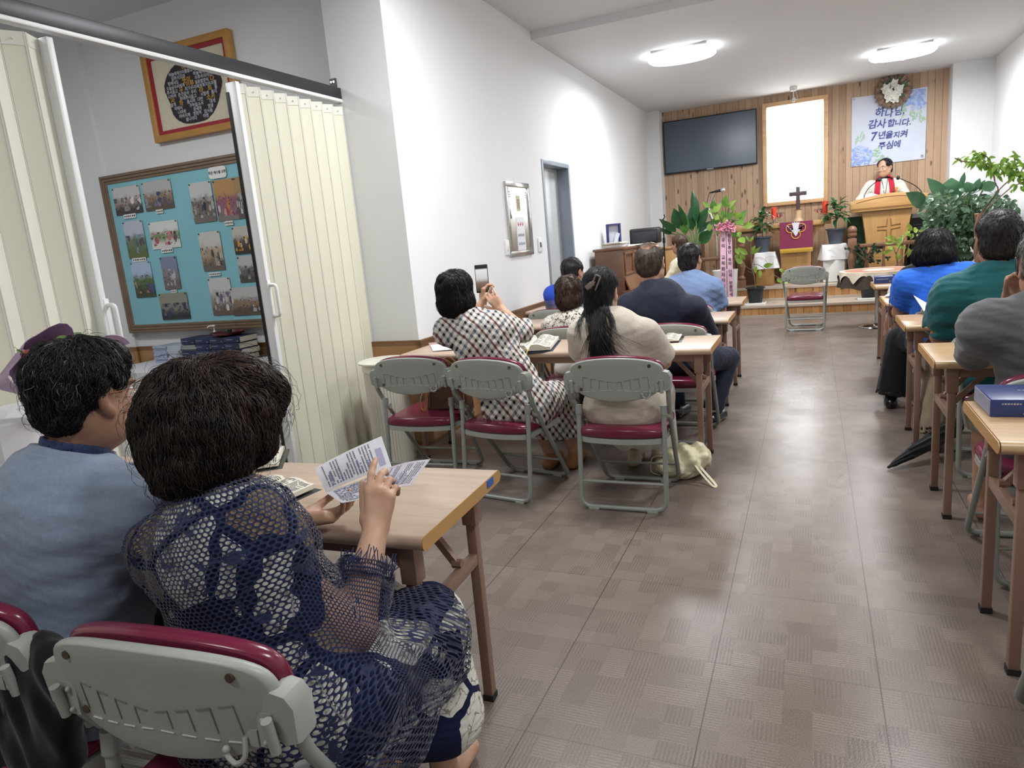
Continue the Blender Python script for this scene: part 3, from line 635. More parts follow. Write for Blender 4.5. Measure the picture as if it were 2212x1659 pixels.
for k, (p, q) in enumerate(CAPS):
    x0, x1, z0, z1 = rectY(cpx(p), cpx(q), YB)
    nm = [PR[i][2] for i in (0, 1, 3, 5, 6, 7, 11)][k]
    t = thing('caption_slip', 'white caption slip under the photograph of '+nm, 'label', ((x0+x1)/2, YB+.008, z0), 0, 'caption slips on the aqua board')
    MB().box(((x0+x1)/2, YB-.0005, (z0+z1)/2), (x1-x0, .001, z1-z0)).build('slip', SLIP, t, world=True)
    m = MB(); n = 6
    for i in range(n): m.box((x0+(i+.7)*(x1-x0)/(n+.4), YB-.0015, (z0+z1)/2), ((x1-x0)/n*.55, .0006, (z1-z0)*(.3+.15*(i % 3)/2)))
    m.build('handwriting', INK, t, world=True)
x0, x1, z0, z1 = rectY(cpx((990, 190)), cpx((1190, 235)), YB); z0 -= .012; z1 += .012
t = thing('title_slip', 'white title slip with handwritten heading near the top of the aqua board', 'label', ((x0+x1)/2, YB+.008, z0))
m = MB(); o = [(x0+.02+(x1-x0-.04)*(.5+.5*math.copysign(abs(cos(a))**.3, cos(a)))+.0, z0+(z1-z0)*(.5+.5*math.copysign(abs(sin(a))**.5, sin(a)))) for a in [2*pi*k/32 for k in range(32)]]
m.prism(o[::-1], .001, (0, YB, 0), (1, 0, 0), (0, 0, 1)).build('slip', SLIP, t, world=True)
MB().text('작은 예수들 교회', (z1-z0)*.42, ((x0+x1)/2, YB-.002, (z0+z1)/2), (1, 0, 0), (0, 0, 1), .0004, maxw=(x1-x0)*.8, bold=.02).build('handwriting', INK, t, world=True, smooth=False)

# ------------------------------------------------------------------ alcove table and what is on it
ZA = .655; ax0 = PZ(292, 805, ZA).x-.45; ay0 = PZ(330, 805, ZA).y; ay1 = 4.2; ax1 = -3.08
CLOTH = clothmat('white_tablecloth', 'cfcfd3')
def drape(x0, x1, y0, y1, z, drop, rip=.012, nr=9):
    m = MB(); P = []
    per = [(x0, y0), (x1, y0), (x1, y1), (x0, y1)]; N = 120; ring = []
    tot = 2*(x1-x0+y1-y0); d = 0; seg = [((x0, y0), (x1, y0), (0, -1)), ((x1, y0), (x1, y1), (1, 0)), ((x1, y1), (x0, y1), (0, 1)), ((x0, y1), (x0, y0), (-1, 0))]
    for a, b, n in seg:
        L = math.hypot(b[0]-a[0], b[1]-a[1]); k = max(4, int(N*L/tot))
        for i in range(k): ring.append((a[0]+(b[0]-a[0])*i/k, a[1]+(b[1]-a[1])*i/k, n, d+L*i/k))
        d += L
    n = len(ring); lev = [0, .004, .02, .1, .3, .6, 1.]
    vs = []
    for l in lev:
        for (x, y, nn, s) in ring:
            o = (.004+rip*l*(1+sin(s*nr*2*pi/1.3)*.8+.5*sin(s*23))) if l > 0 else 0; vs.append((x+nn[0]*o, y+nn[1]*o, z-drop*l-(0 if l else 0)))
    fs = [(i*n+k, i*n+(k+1) % n, (i+1)*n+(k+1) % n, (i+1)*n+k) for i in range(len(lev)-1) for k in range(n)]+[tuple(range(n))[::-1]]
    return m.add(vs, fs)
t = thing('alcove_table', 'long table in the alcove under a white cloth, before the aqua board', 'table', ((ax0+ax1)/2, (ay0+ay1)/2, 0))
MB().box(((ax0+ax1)/2, (ay0+ay1)/2, ZA-.02), (ax1-ax0-.02, ay1-ay0-.02, .03)).build('tabletop', BEECH, t, world=True)
for x in (ax0+.06, ax1-.06):
    for y in (ay0+.06, ay1-.06): MB().box((x, y, (ZA-.035)/2), (.035, .035, ZA-.035)).build('leg', LEGP, t, world=True)
o = drape(ax0, ax1, ay0, ay1, ZA+.003, .56).build('tablecloth', CLOTH, None); tag(o, 'white cloth over the alcove table behind the two people on the left', 'tablecloth')
HYM = mat('navy_book_cover', '1f2a4d', .45, bump=.1, bs=200, bd=.0006); PAGE = mat('page_block', 'e6e0cf', .8); SILV = mat('silver_foil', 'b9bcc6', .35, .6)
def make_book(L, D, T, name, label, group, cover=HYM, lines=True):
    t = thing(name, label, 'book', (0, 0, 0), 0, group)
    m = MB().box((0, 0, T-.002), (L, D, .004)).box((0, 0, .002), (L, D, .004)).box((0, -D/2+.002, T/2), (L, .005, T)); m.build('cover', cover, t, bev=.0015)
    MB().box((0, .002, T/2), (L-.008, D-.012, T-.008)).build('page_block', PAGE, t)
    if lines:
        m = MB()
        for k, wd in ((-.2, .45), (.35, .12)):
            for i in range(8): m.box((L*k-L*wd/2+L*wd*i/8, -D/2-.0008, T*.55 if k < 0 else T*.3), (L*wd/8*.7, .0008, T*.09))
        m.build('spine_lettering', SILV, t)
    return t
hb_ = PZ(462, 770, ZA); hb_.y = min(hb_.y, 3.98)
bk0 = make_book(.145, .20, .047, 'hymn_book', 'navy hymn book in the stacks on the alcove table', 'stacked navy hymn books'); cnt = 0
for c in range(4):
    X = hb_.x+.06+c*.155; lv = 4 if c else 4
    for r in range(lv):
        loc = (X+rnd.uniform(-.006, .006), hb_.y+.1+rnd.uniform(-.01, .01), ZA+.0035+r*.0485); rz = rnd.uniform(-.04, .04)
        if cnt == 0: bk0.matrix_basis = Matrix.Translation(loc)
        else: dup(bk0, loc, rz)
        cnt += 1
BKL = [mat('booklet_pale_blue', '9fabc2', .6), mat('booklet_grey_blue', 'b4bac6', .6), mat('booklet_grey_olive', '8d938c', .6)]
for c in range(3):
    kb_ = PZ(338, 774, ZA); kb_.y = min(kb_.y, 4.0); X = PY(338, 774, kb_.y).x+.085+c*.165; Y = kb_.y+.08
    b0 = thing('booklet', '%s booklet in the %s stack on the alcove table' % (('pale blue', 'left'), ('grey blue', 'middle'), ('olive grey', 'right'))[c], 'booklet', (X, Y, ZA+.0035), 0, ('pale blue booklets', 'grey blue booklets', 'olive grey booklets')[c])
    MB().box((0, 0, .0075), (.15, .21, .0145)).build('cover', BKL[c], b0); MB().box((0, -.001, .0075), (.1505, .2075, .009)).build('page_block', mat('booklet_pages', 'd3d6dc', .8), b0)
    for r in range(1, 9): dup(b0, (X+rnd.uniform(-.008, .008), Y+rnd.uniform(-.008, .008), ZA+.0035+r*.0155), rnd.uniform(-.05, .05))
# bottle, jar, tray at the back
p = PZ(487, 745, ZA); sx = PY(466, 735, ay0+.42)
zt2 = ZA+.0035+4*.0485+.002; bxx = hb_.x+.06
t = thing('pump_bottle', 'white pump bottle standing behind the navy hymn books', 'bottle', (PY(467, 735, 4.14).x, 4.14, ZA+.0035))
MB().lathe([(.03, 0), (.033, .01), (.033, .16), (.012, .185), (.012, .2)], 16).build('bottle_body', WHITE, t)
m = MB().lathe([(.013, .2), (.013, .225), (.005, .23), (.005, .262), (.016, .264), (.014, .275)], 12); m.tube([(0, 0, .27), (-.03, -.02, .268), (-.042, -.028, .258)], .006, 8); m.build('pump_head', WHITE, t)
t = thing('jar', 'small black jar standing behind the navy hymn books', 'jar', (PY(493, 722, 4.12).x, 4.12, ZA+.0035)); MB().lathe([(.03, 0), (.032, .01), (.032, .205), (.028, .21)], 16).build('jar_body', BLACK, t); MB().lathe([(.033, .21), (.033, .232), (.03, .236)], 16).build('lid', mat('dark_lid', '25262a', .3), t)
t = thing('offering_tray', 'round dark red lacquer tray lying on top of the hymn books', 'tray', (bxx+.34, hb_.y+.1, zt2))
MB().lathe([(.09, .0), (.125, .012), (.135, .028), (.128, .028), (.118, .014), (.0, .008)], 32).build('tray_bowl', mat('dark_red_lacquer', '5a1f22', .25), t)
# bouquet on a cloth covered stand at the far left
sy_ = 1.45; q = PY(30, 888, sy_); sz = q.z-.012; scx = q.x-.03
t = thing('flower_stand', 'small stand covered with a white cloth at the left edge, under the bouquet', 'stand', (scx, sy_, 0))
MB().box((scx, sy_, sz-.02), (.38, .30, .03)).build('stand_top', BEECH, t, world=True)
for x in (-.15, .15):
    for y in (-.11, .11): MB().box((scx+x, sy_+y, (sz-.035)/2), (.03, .03, sz-.035)).build('leg', LEGP, t, world=True)
o = drape(scx-.2, scx+.2, sy_-.16, sy_+.16, sz+.003, .7).build('stand_cloth', CLOTH); tag(o, 'white cloth draped over the flower stand at the left edge', 'cloth')
BY_ = sy_-.02
t = thing('bouquet', 'bouquet wrapped in lilac paper with pink flowers at the left edge', 'bouquet', (q.x-.05, BY_, sz+.006))
WRAP = mat('lilac_wrapping_paper', '9a7aa0', .45, var=.06, vs=3, bump=.3, bs=9, bd=.01)
bc = PY(88, 806, BY_)
def wrapf(u, v):
    a = 2*pi*u; r = .03+.098*v*(1+.12*sin(3*a+1)+.07*sin(7*a)); L = .30*v*(1+.1*sin(2*a+.6)+.06*sin(5*a))
    return (bc.x-.2+L*.93+.0*r, BY_+r*sin(a)*.9, bc.z-.03+L*.16+r*cos(a)*.92)
MB().grid(wrapf, 40, 12, .0015).build('wrapping_paper', WRAP, t, world=True)
m = MB(); mg = MB(); pk = mat('pink_petal', 'dd8f96', .6); LGR = leafmat('flower_leaf_green', '4d7a35', '7fa352')
c0 = Vector((bc.x+.045, BY_, bc.z+.02))
for k in range(9):
    m = MB(); c = c0+Vector((rnd.uniform(-.03, .05), rnd.uniform(-.07, .07), rnd.uniform(-.05, .07)))
    for j in range(16):
        a = 2.4*j; e = .2+j*.08; d = Vector((1.0*cos(e)+.2, sin(e)*cos(a), sin(e)*sin(a))); leaf(m, c, d, Vector((-sin(e), cos(a), sin(a))), .032, .026, .1, .3, 3)
    m.build('pink_flower', pk, t, world=True)
    for j in range(2): leaf(mg, c, (.6, rnd.uniform(-1, 1), rnd.uniform(.2, 1)), (0, 1, .2), .09, .025, .3)
sp = PY(125, 765, BY_); mg.tube([c0, (sp.x-.03, BY_, sp.z), PY(147, 733, BY_)], .0015, 5)
for k in range(4): mg.sph(PY(132+4*k, 770-10*k, BY_), .004, 6, 4)
mg.build('leaves', LGR, t, world=True)
def wrap2(u, v):
    a = .5+1.9*u; r = .16*v; return (bc.x+.03+.26*v, BY_+.05+.08*cos(a)*v, bc.z-.01+.07*v*sin(a)+.05*v)
MB().grid(wrap2, 12, 6, .0015).build('wrapping_flap', mat('lilac_paper_pale', 'b79fc4', .5), t, world=True)

# ------------------------------------------------------------------ left wall: steel panel, switches
ST2 = mat('polished_steel', 'c3c4c2', .22, .85, var=.05, vs=2)
y0, y1 = PX(1087, 391, XL).y, PX(1150, 549, XL).y; z0, z1 = PX(1150, 549, XL).z, PX(1087, 391, XL).z
t = thing('steel_access_panel', 'stainless steel access panel on the white left wall with papers taped to it', 'access panel', (XL, (y0+y1)/2, z0))
def fr2(m, y0, y1, z0, z1, wd, x0, x1):
    for a in ((y0, y1, z0, z0+wd), (y0, y1, z1-wd, z1), (y0, y0+wd, z0+wd, z1-wd), (y1-wd, y1, z0+wd, z1-wd)): m.box(((x0+x1)/2, (a[0]+a[1])/2, (a[2]+a[3])/2), (x1-x0, a[1]-a[0], a[3]-a[2]))
    return m
fr2(MB(), y0, y1, z0, z1, .045, XL, XL+.022).build('panel_frame', ST2, t, world=True, bev=.004)
MB().box((XL+.006, (y0+y1)/2, (z0+z1)/2), (.008, y1-y0-.09, z1-z0-.09)).build('panel_door', ST2, t, world=True)
MB().box((XL+.014, y0+.075, (z0+z1)/2+.05), (.012, .022, .09)).build('latch', CHROME, t, world=True, bev=.003)
m = MB()
for s in (0, 1):
    for k in range(3): m.box((XL+.0105, (y0+.09) if s == 0 else (y1-.09), z1-.09-.022*k), (.002, .03, .006))
m.build('vent_slot', BLACK, t, world=True)
def sheet_on_wall(yc, zc, wy, wz, name, label, m0, rows, ink, txt=None):
    t = thing(name, label, 'paper', (XL+.011, yc, zc-wz/2)); MB().box((XL+.0112, yc, zc), (.0008, wy, wz)).build('sheet', m0, t, world=True)
    m = MB()
    for (dz, a, b, hh) in rows:
        k = a
        while k < b-.005: m.box((XL+.012, yc+k+.004, zc+dz), (.0006, .0075, hh)); k += .0115
    if rows: m.build('print_lines', ink, t, world=True)
    for (n_, dz, size, im) in (txt or []):
        m = MB()
        for k in range(n_):
            yk = yc-wy*.4+wy*.8*(k+.5)/n_; m.box((XL+.0122, yk, zc+dz), (.0006, wy*.8/n_*.7, size*.16)).box((XL+.0122, yk+(k % 2-.5)*.006, zc+dz+size*.25), (.0006, wy*.8/n_*.5, size*.14)).box((XL+.0122, yk, zc+dz-size*.2), (.0006, wy*.8/n_*.3, size*.3))
        m.build('lettering', im, t, world=True, smooth=False)
yc = (y0+y1)/2
sheet_on_wall(yc-.0, z1-.19, .085, .14, 'yellow_notice', 'small yellowish notice stuck near the top of the steel access panel', mat('yellowed_sticker', 'c9c19a', .6), [(.03-.018*k, -.034, .034, .007) for k in range(5)], INK)
sheet_on_wall(yc+.01, z0+.20, .2, .30, 'taped_notice', 'white notice in a plastic sleeve taped to the lower half of the steel access panel', mat('notice_paper', 'e6e8ee', .3), [], INK, [(3, .09, .05, mat('red_print', 'c0405a', .6)), (8, -.01, .04, INK), (6, -.09, .04, mat('blue_print', '33558f', .6))])
for (pa, pb, nm, lb, cc) in (((1090, 519), (1099, 551), 'wall_switch', 'white wall switch plate left of the steel access panel', 'switch'), ((1161, 514), (1170, 543), 'thermostat', 'white thermostat between the steel access panel and the door', 'thermostat')):
    a, b = PX(*pa, XL), PX(*pb, XL); t = thing(nm, lb, cc, (XL, (a.y+b.y)/2, b.z)); MB().box((XL+.008, (a.y+b.y)/2, (a.z+b.z)/2), (.016, abs(b.y-a.y)+.01, a.z-b.z)).build('plate', WHITE, t, world=True, bev=.003)
    MB().box((XL+.018, (a.y+b.y)/2-.01, (a.z+b.z)/2), (.006, .03, .05)).build('button', WHITE if nm == 'wall_switch' else mat('dark_display', '33373c', .3), t, world=True, bev=.002)
# trash can with fluted sides
pt = PZ(838, 765, .68)
FLUTE = mat('ivory_fluted_plastic', 'dad6c8', .5, var=.03, vs=4)
t = thing('waste_bin', 'tall ivory fluted waste bin with a flat round lid beside the folding door', 'waste bin', (-2.60, 3.80, 0))
m = MB(); n = 96; vs = []; fs = []
for j, z in enumerate((0, .02, .62)):
    for k in range(n):
        a = 2*pi*k/n; r = (.135+.012*z)*(1+(.022 if k % 2 else -.012)); vs.append((r*cos(a), r*sin(a), z))
fs = [(j*n+k, j*n+(k+1) % n, (j+1)*n+(k+1) % n, (j+1)*n+k) for j in range(2) for k in range(n)]; m.add(vs, fs+[tuple(range(n))[::-1], tuple(range(2*n, 3*n))]); m.build('bin_body', FLUTE, t, ang=20)
MB().lathe([(.146, .615), (.15, .62), (.15, .665), (.143, .67)], 40).build('bin_rim', mat('ivory_plastic', 'dfdcd0', .4), t)
MB().lathe([(.16, .668), (.172, .672), (.172, .682), (.15, .69), (.09, .687), (.0, .687)], 40).build('lid', mat('ivory_lid', 'e6e3d6', .35), t)
MB().lathe([(.028, .688), (.028, .6895), (0, .6895)], 16, (.03, .06, 0)).build('yellow_sticker', mat('yellow_sticker', 'e9d23c', .5), t)
# ------------------------------------------------------------------ front wall: TV, banner, wreath, bulb
t0_, t1_ = PY(1432, 264.5, YW-.06), PY(1636, 354, YW-.06)
x0, x1, z0, z1 = t0_.x, t1_.x, t1_.z, t0_.z
t = thing('television', 'large dark flat television on the wood wall left of the bright window', 'television', ((x0+x1)/2, YW-.03, z0))
MB().box(((x0+x1)/2, YW-.045, (z0+z1)/2), (x1-x0, .045, z1-z0)).build('bezel', BLACK, t, world=True, bev=.006)
MB().box(((x0+x1)/2, YW-.068, (z0+z1)/2+.004), (x1-x0-.03, .002, z1-z0-.04)).build('screen', mat('tv_screen', '465362', .25, spec=.6), t, world=True)
m = MB()
for k in range(7): m.box(((x0+x1)/2-.045+k*.015, YW-.0700, z0+.012), (.010, .0008, .011))
m.build('maker_mark', SILV, t, world=True, smooth=False)
m = MB().box(((x0+x1)/2, YW-.013, (z0+z1)/2), (.5, .022, .35)); m.build('wall_bracket', BLACK, t, world=True)
BY = YW-.012
b0, b1, b2, b3 = PY(1840, 211.5, BY), PY(2004, 187.5, BY), PY(1998, 342, BY), PY(1838.5, 361, BY)
bw, bh = b1.x-b0.x, b0.z-b3.z; bcx, bcz = (b0.x+b1.x)/2, (b0.z+b3.z)/2
t = thing('banner', 'pale blue fabric banner with blue Korean brush lettering and printed hydrangeas', 'banner', (bcx, YW, b3.z))
g = G('banner_fabric'); g.col(g.ramp(g.noise(g.co(), 2, 3), [(.3, lin('c3cbdd')), (.7, lin('d3d7e3'))])); g.p(rough=.7); g.bump(g.noise(g.mul(g.co(), (1, 1, .35)), 4, 2), .5, .02); reg(g)
MB().grid(lambda u, v: (b3.x+(b2.x-b3.x)*u*(1-v)+(b1.x-b0.x)*u*v, BY-.004*sin(u*7)*sin(v*5)-.003, b3.z+bh*v-.008*sin(pi*u)*(v)), 20, 20, .002).build('banner_cloth', g.mat, t, world=True)
BINK = mat('blue_brush_ink', '3f4a8f', .7); yl = BY-.011
m = MB()
for s, px, py, sz in (('하', 1899, 244, 1.25), ('나', 1919, 246, 1.1), ('님,', 1942, 241, 1.1), ('감', 1884, 270, 1.2), ('사', 1903, 269, 1.2), ('합', 1924, 267, 1.), ('니', 1939, 266, .85), ('다.', 1957, 265, 1.), ('7', 1886, 296, 1.5), ('년', 1904, 293, 1.05), ('을', 1920, 292, 1.), ('지', 1936, 292, .85), ('켜', 1952, 290, 1.), ('주', 1904, 316, 1.), ('심', 1921, 314, 1.05), ('에', 1937, 312, .95)):
    p = PY(px, py, yl); m.text(s, .115*sz, p, (1, 0, .04), (-.04, 0, 1), .0005, shear=.18, bold=.018)
m.build('brush_lettering', BINK, t, world=True, smooth=False)
mf = MB(); mfl = MB(); ml = MB()
def dab(mb, x, z, a, L, wd): mb.prism([(L*.5*cos(k*pi/5), wd*.5*sin(k*pi/5)) for k in range(10)][::-1], .0006, (x, yl-rnd.uniform(0, .003), z), (cos(a), 0, sin(a)), (-sin(a), 0, cos(a)))
for cx_, cz_, R_ in ((b3.x+.11, b3.z+.14, .17), (b1.x-.13, b1.z-.12, .17)):
    for k in range(120):
        a, r = rnd.uniform(0, 2*pi), R_*rnd.random()**.5; x, z = cx_+r*cos(a)*1., cz_+r*sin(a)
        if not (b3.x+.02 < x < b2.x-.02 and b3.z+.02 < z < b1.z-.02): continue
        dab(mf if k % 2 else mfl, x, z, rnd.uniform(0, pi), .05, .036)
for cx_, cz_, ang in ((b3.x+.28, b3.z+.16, .5), (b3.x+.1, b3.z+.36, 1.2), (b3.x+.36, b3.z+.07, .3), (b1.x-.27, b1.z-.22, -1.9), (b1.x-.09, b1.z-.33, -1.4), (b1.x-.18, b1.z-.28, -1.6)):
    for k in range(11):
        x, z = cx_+cos(ang)*k*.012+rnd.uniform(-.05, .05), cz_+sin(ang)*k*.012+rnd.uniform(-.05, .05)
        if b3.x+.01 < x < b2.x-.01 and b3.z+.01 < z < b1.z-.01: dab(ml, x, z, ang+rnd.uniform(-.9, .9), .055, .017)
mf.build('printed_hydrangea', mat('print_blue', '8ea6e0', .7), t, world=True, smooth=False); mfl.build('printed_petals', mat('print_blue_pale', 'aebfe8', .7), t, world=True, smooth=False); ml.build('printed_leaves', mat('print_green', '9fc39f', .7), t, world=True, smooth=False)
m = MB()
for c in ((b0.x+.03, b0.z-.03), (b1.x-.05, b1.z-.04), (b3.x+.05, b3.z+.05), (b2.x-.04, b2.z+.04)): m.tube([(c[0]+.014*cos(a), yl-.003, c[1]+.014*sin(a)) for a in [2*pi*k/12 for k in range(12)]], .003, 6, True)
m.build('eyelet', mat('eyelet_metal', '8a8c93', .3, .9), t, world=True)
# wreath
wc = PY(1929, 196, YW-.1); R_ = PY(1970, 196, YW-.1).x-wc.x
t = thing('wreath', 'dried brown wreath with white artificial flowers above the banner', 'wreath', (wc.x, YW, wc.z-R_))
g = G('dried_mesh_ribbon'); ang_ = g.noise(g.mul(g.co(), (1, 1, 1)), 18, 4); g.col(g.ramp(ang_, [(.3, lin('6f5a4b')), (.7, lin('a48b76'))])); g.p(rough=.8); reg(g)
def wf(u, v):
    a = 2*pi*u; b = 2*pi*v; rr = R_*.30*(1+.16*sin(a*23)+.1*sin(a*37+b)); q = R_*.68+rr*cos(b); return (wc.x+q*cos(a), YW-.09+rr*.75*sin(b), wc.z+q*sin(a))
MB().grid(wf, 130, 12).build('ring', g.mat, t, world=True)
mp = MB(); my = MB(); mlv = MB()
for fx, fy in ((1931, 181), (1918, 200), (1938, 199), (1914, 191), (1921, 212), (1934, 212), (1943, 192), (1928, 205)):
    c = PY(fx, fy, YW-.19); mp = MB()
    for j in range(11):
        a = j*2*pi/5.5+rnd.random()*.3; e = .55 if j < 6 else 1.15
        leaf(mp, c, (sin(e)*cos(a), -cos(e), sin(e)*sin(a)), (cos(a)*cos(e), sin(e), sin(a)*cos(e)), .085, .05, .05, .25, 4)
    fo_ = mp.build('white_flower', mat('white_petal', 'f0efe8', .6), t, world=True); MB().sph(c+Vector((0, -.012, 0)), .008, 8, 5).build('flower_centre', mat('pale_yellow', 'd8cf8a', .6), fo_, world=True)
for k in range(9):
    a = rnd.uniform(0, 2*pi); c = wc+Vector((.09*cos(a), -.06, .09*sin(a))); leaf(mlv, c, (cos(a), -.35, sin(a)), (0, -1, .1), .12, .045, .1)
mlv.build('leaves', leafmat('wreath_leaf', '3f5a47', '5f7d62'), t, world=True)
# pendant bulb holder near the window head
p = PZ(1714, 192, ZC); p = PY(1714, 192, 11.9)
t = thing('bare_bulb', 'bare bulb on a short white ceiling holder in front of the bright window', 'lamp', (p.x, 11.9, ZC))
zb_ = PY(1713, 219, 11.9).z
MB().lathe([(.055, 0), (.055, -.03), (.04, -.06), (.0, -.062)], 20).build('ceiling_rose', WHITE, t)
m = MB().tube([(0, 0, -.06), (0, 0, zb_-ZC+.06)], .006, 8); m.tube(sm_curve([(.02, 0, -.05), (.05, 0, -.13), (.045, 0, -.2), (.01, 0, zb_-ZC+.06)], 5), .003, 6); m.build('cord', WHITE, t)
MB().sph((0, 0, zb_-ZC+.02), (.026, .026, .034), 12, 8).build('bulb', mat('clear_bulb', 'c9cfd4', .1, spec=.8), t)

# ------------------------------------------------------------------ altar
OAK = wood_top('honey_oak', 'b48a57', (14, 14, 1)); OAKT = wood_top('honey_oak_top', 'b9905c', (1, 14, 14)); OAKD = mat('oak_groove', '8a6238', .5)
YA = 11.62; za = PY(1755, 476, YA).z; xa0 = PY(1655, 490, YA).x; xa1 = PY(1795, 470, YA).x; xc = (PY(1687, 600, YA).x+PY(1752, 600, YA).x)/2
t = thing('altar_table', 'honey oak altar table with curved brackets below the bright window', 'altar', (xc, YA+.2, Z2))
MB().box(((xa0+xa1)/2, YA+.2, za-.035), (xa1-xa0, .5, .07)).build('altar_top', OAKT, t, world=True, bev=.006)
hw_ = PY(1752, 600, YA).x-xc
m = MB(); S = lambda s, k: xc+s*(hw_+.0+(xa1-xa0)*.5*0+(min(xa1-xc, xc-xa0)-hw_-.03)*k)
m.box((xc, YA+.2, (Z2+za-.07)/2), (2*hw_, .36, za-.07-Z2)); m.build('pedestal', OAK, t, world=True, bev=.004)
for s in (-1, 1):
    pts = [(S(s, 0), za-.07), (S(s, 1), za-.07)]+[(S(s, 1-sin(a)**.8), za-.07-.045-(.46)*(1-cos(a))) for a in [pi/2*k/10 for k in range(11)]]
    MB().prism(pts if s < 0 else pts[::-1], .36, (0, YA+.38, 0), (1, 0, 0), (0, 0, 1)).build('curved_bracket', OAK, t, world=True)
m = MB()
for zz in (Z2+.08, Z2+.19): m.box((xc, YA+.015, zz), (2*hw_*.72, .008, .006))
for xx in (-.36, 0, .36): m.box((xc+xx*2*hw_, YA+.015, Z2+.15), (.006, .008, .2))
m.build('carved_lines', OAKD, t, world=True)
RED = mat('dark_red_velvet', '7d2247', .8, sheen=.4, bump=.1, bs=120); GOLD = mat('gold_fringe', 'c9a03a', .6)
xr0, xr1 = PY(1684, 475, YA-.07).x, PY(1756, 468, YA-.07).x; zr = PY(1720, 540, YA-.07).z
t = thing('altar_cloth', 'dark red altar hanging with a white dove and three gold rings', 'cloth', ((xr0+xr1)/2, YA-.06, zr))
MB().grid(lambda u, v: (xr0+(xr1-xr0)*u, (YA+.02-.0875) if v < .7 else (YA-.0675+(v-.7)*.9), zr+(za+.004-zr)*min(1, v/.7)), 12, 20, .004).build('red_panel', RED, t, world=True)
m = MB()
for k in range(40): m.tube([(xr0+(xr1-xr0)*(k+.5)/40, YA-.071, zr+.012), (xr0+(xr1-xr0)*(k+.5)/40, YA-.072, zr-.035)], .005, 5)
m.box(((xr0+xr1)/2, YA-.072, zr+.012), (xr1-xr0, .006, .03)); m.build('gold_fringe', GOLD, t, world=True)
dc = PY(1719, 497, YA-.08); m = MB()
for a in (pi/2+2*pi/3, pi/2-2*pi/3, -pi/2):
    pass
for ox, oz in ((-.075, .03), (.075, .03), (0, -.065)): m.tube([(dc.x+ox+.062*cos(a), YA-.073, dc.z+oz+.062*sin(a)) for a in [2*pi*k/24 for k in range(24)]], .006, 6, True)
m.build('gold_rings', mat('gold_thread', 'd7a94e', .5), t, world=True)
m = MB()
m.prism([(0, -.09), (.03, -.05), (.035, .02), (.055, .12), (.03, .105), (.018, .125), (0, .105), (-.018, .125), (-.03, .105), (-.055, .12), (-.035, .02), (-.03, -.05)], .004, (dc.x, YA-.076, dc.z), (1, 0, 0), (0, 0, 1))
for s in (-1, 1): m.prism([(s*.03, -.04), (s*.135, .085), (s*.09, .06), (s*.1, .03), (s*.065, .03), (s*.07, 0), (s*.03, .01)][::s], .004, (dc.x, YA-.076, dc.z), (1, 0, 0), (0, 0, 1))
m.build('white_dove', mat('white_thread', 'd3d6dc', .7), t, world=True, smooth=False)
# cross and candles
p = PY(1724, 472, YA+.12); zt_ = PY(1722, 404, YA+.12).z; zb2 = PY(1724, 452, YA+.12).z
t = thing('standing_cross', 'dark wooden cross on a pale turned base standing on the altar', 'cross', (p.x, YA+.12, za))
MB().lathe([(.075, 0), (.07, .02), (.05, .045), (.045, .06), (.05, zb2-za-.01), (.065, zb2-za)], 24).build('turned_base', mat('pale_turned_wood', 'c9a884', .5), t)
DW = mat('dark_wood', '4a3a3c', .5, var=.15, vs=9)
m = MB().box((0, 0, (zb2+zt_)/2-za), (.058, .035, zt_-zb2)); zc_ = PY(1722, 418.5, YA+.12).z-za
m.box((0, 0, zc_), (.25, .036, .062)); m.build('cross_body', DW, t, bev=.003)
CAN = mat('orange_red_candle', 'e2432f', .45)
for (bx_, tp, bt, lb) in ((1669, 448, 468, 'left'), (1779, 434, 456, 'right')):
    p = PY(bx_, bt+7, YA+.1); ztop = PY(bx_, tp, YA+.1).z; zbt = PY(bx_, bt, YA+.1).z
    t = thing('candle_holder', 'silver candle holder at the %s end of the altar' % lb, 'candle holder', (p.x+.02, YA+.1, za))
    m = MB()
    for k in range(3):
        a = 2.1*k+.4; m.tube(sm_curve([(0, 0, .05), (.05*cos(a), .05*sin(a), .03), (.085*cos(a), .085*sin(a), .006)], 4), .009, 8)
    m.lathe([(.012, .03), (.02, .06), (.05, .075), (.055, .08), (.0, .08)], 16); hb = m.build('tripod_base', CHROME, t)
    MB().lathe([(.03, .08), (.075, .13), (.08, .16), (.074, .158), (.0, .11)], 20, (.07 if lb == 'left' else -.07, .08, 0)).build('cup', CHROME, t)
    zc0 = za+.082
    t = thing('candle', 'orange red pillar candle at the %s end of the altar' % lb, 'candle', (p.x+.02-.0, YA+.1, zc0), 0, 'orange altar candles')
    MB().lathe([(.038, 0), (.038, ztop-zc0-.004), (.034, ztop-zc0), (.0, ztop-zc0-.008)], 20).build('wax', CAN, t); MB().tube([(0, 0, ztop-zc0-.01), (.002, 0, ztop-zc0+.012)], .002, 5).build('wick', BLACK, t)

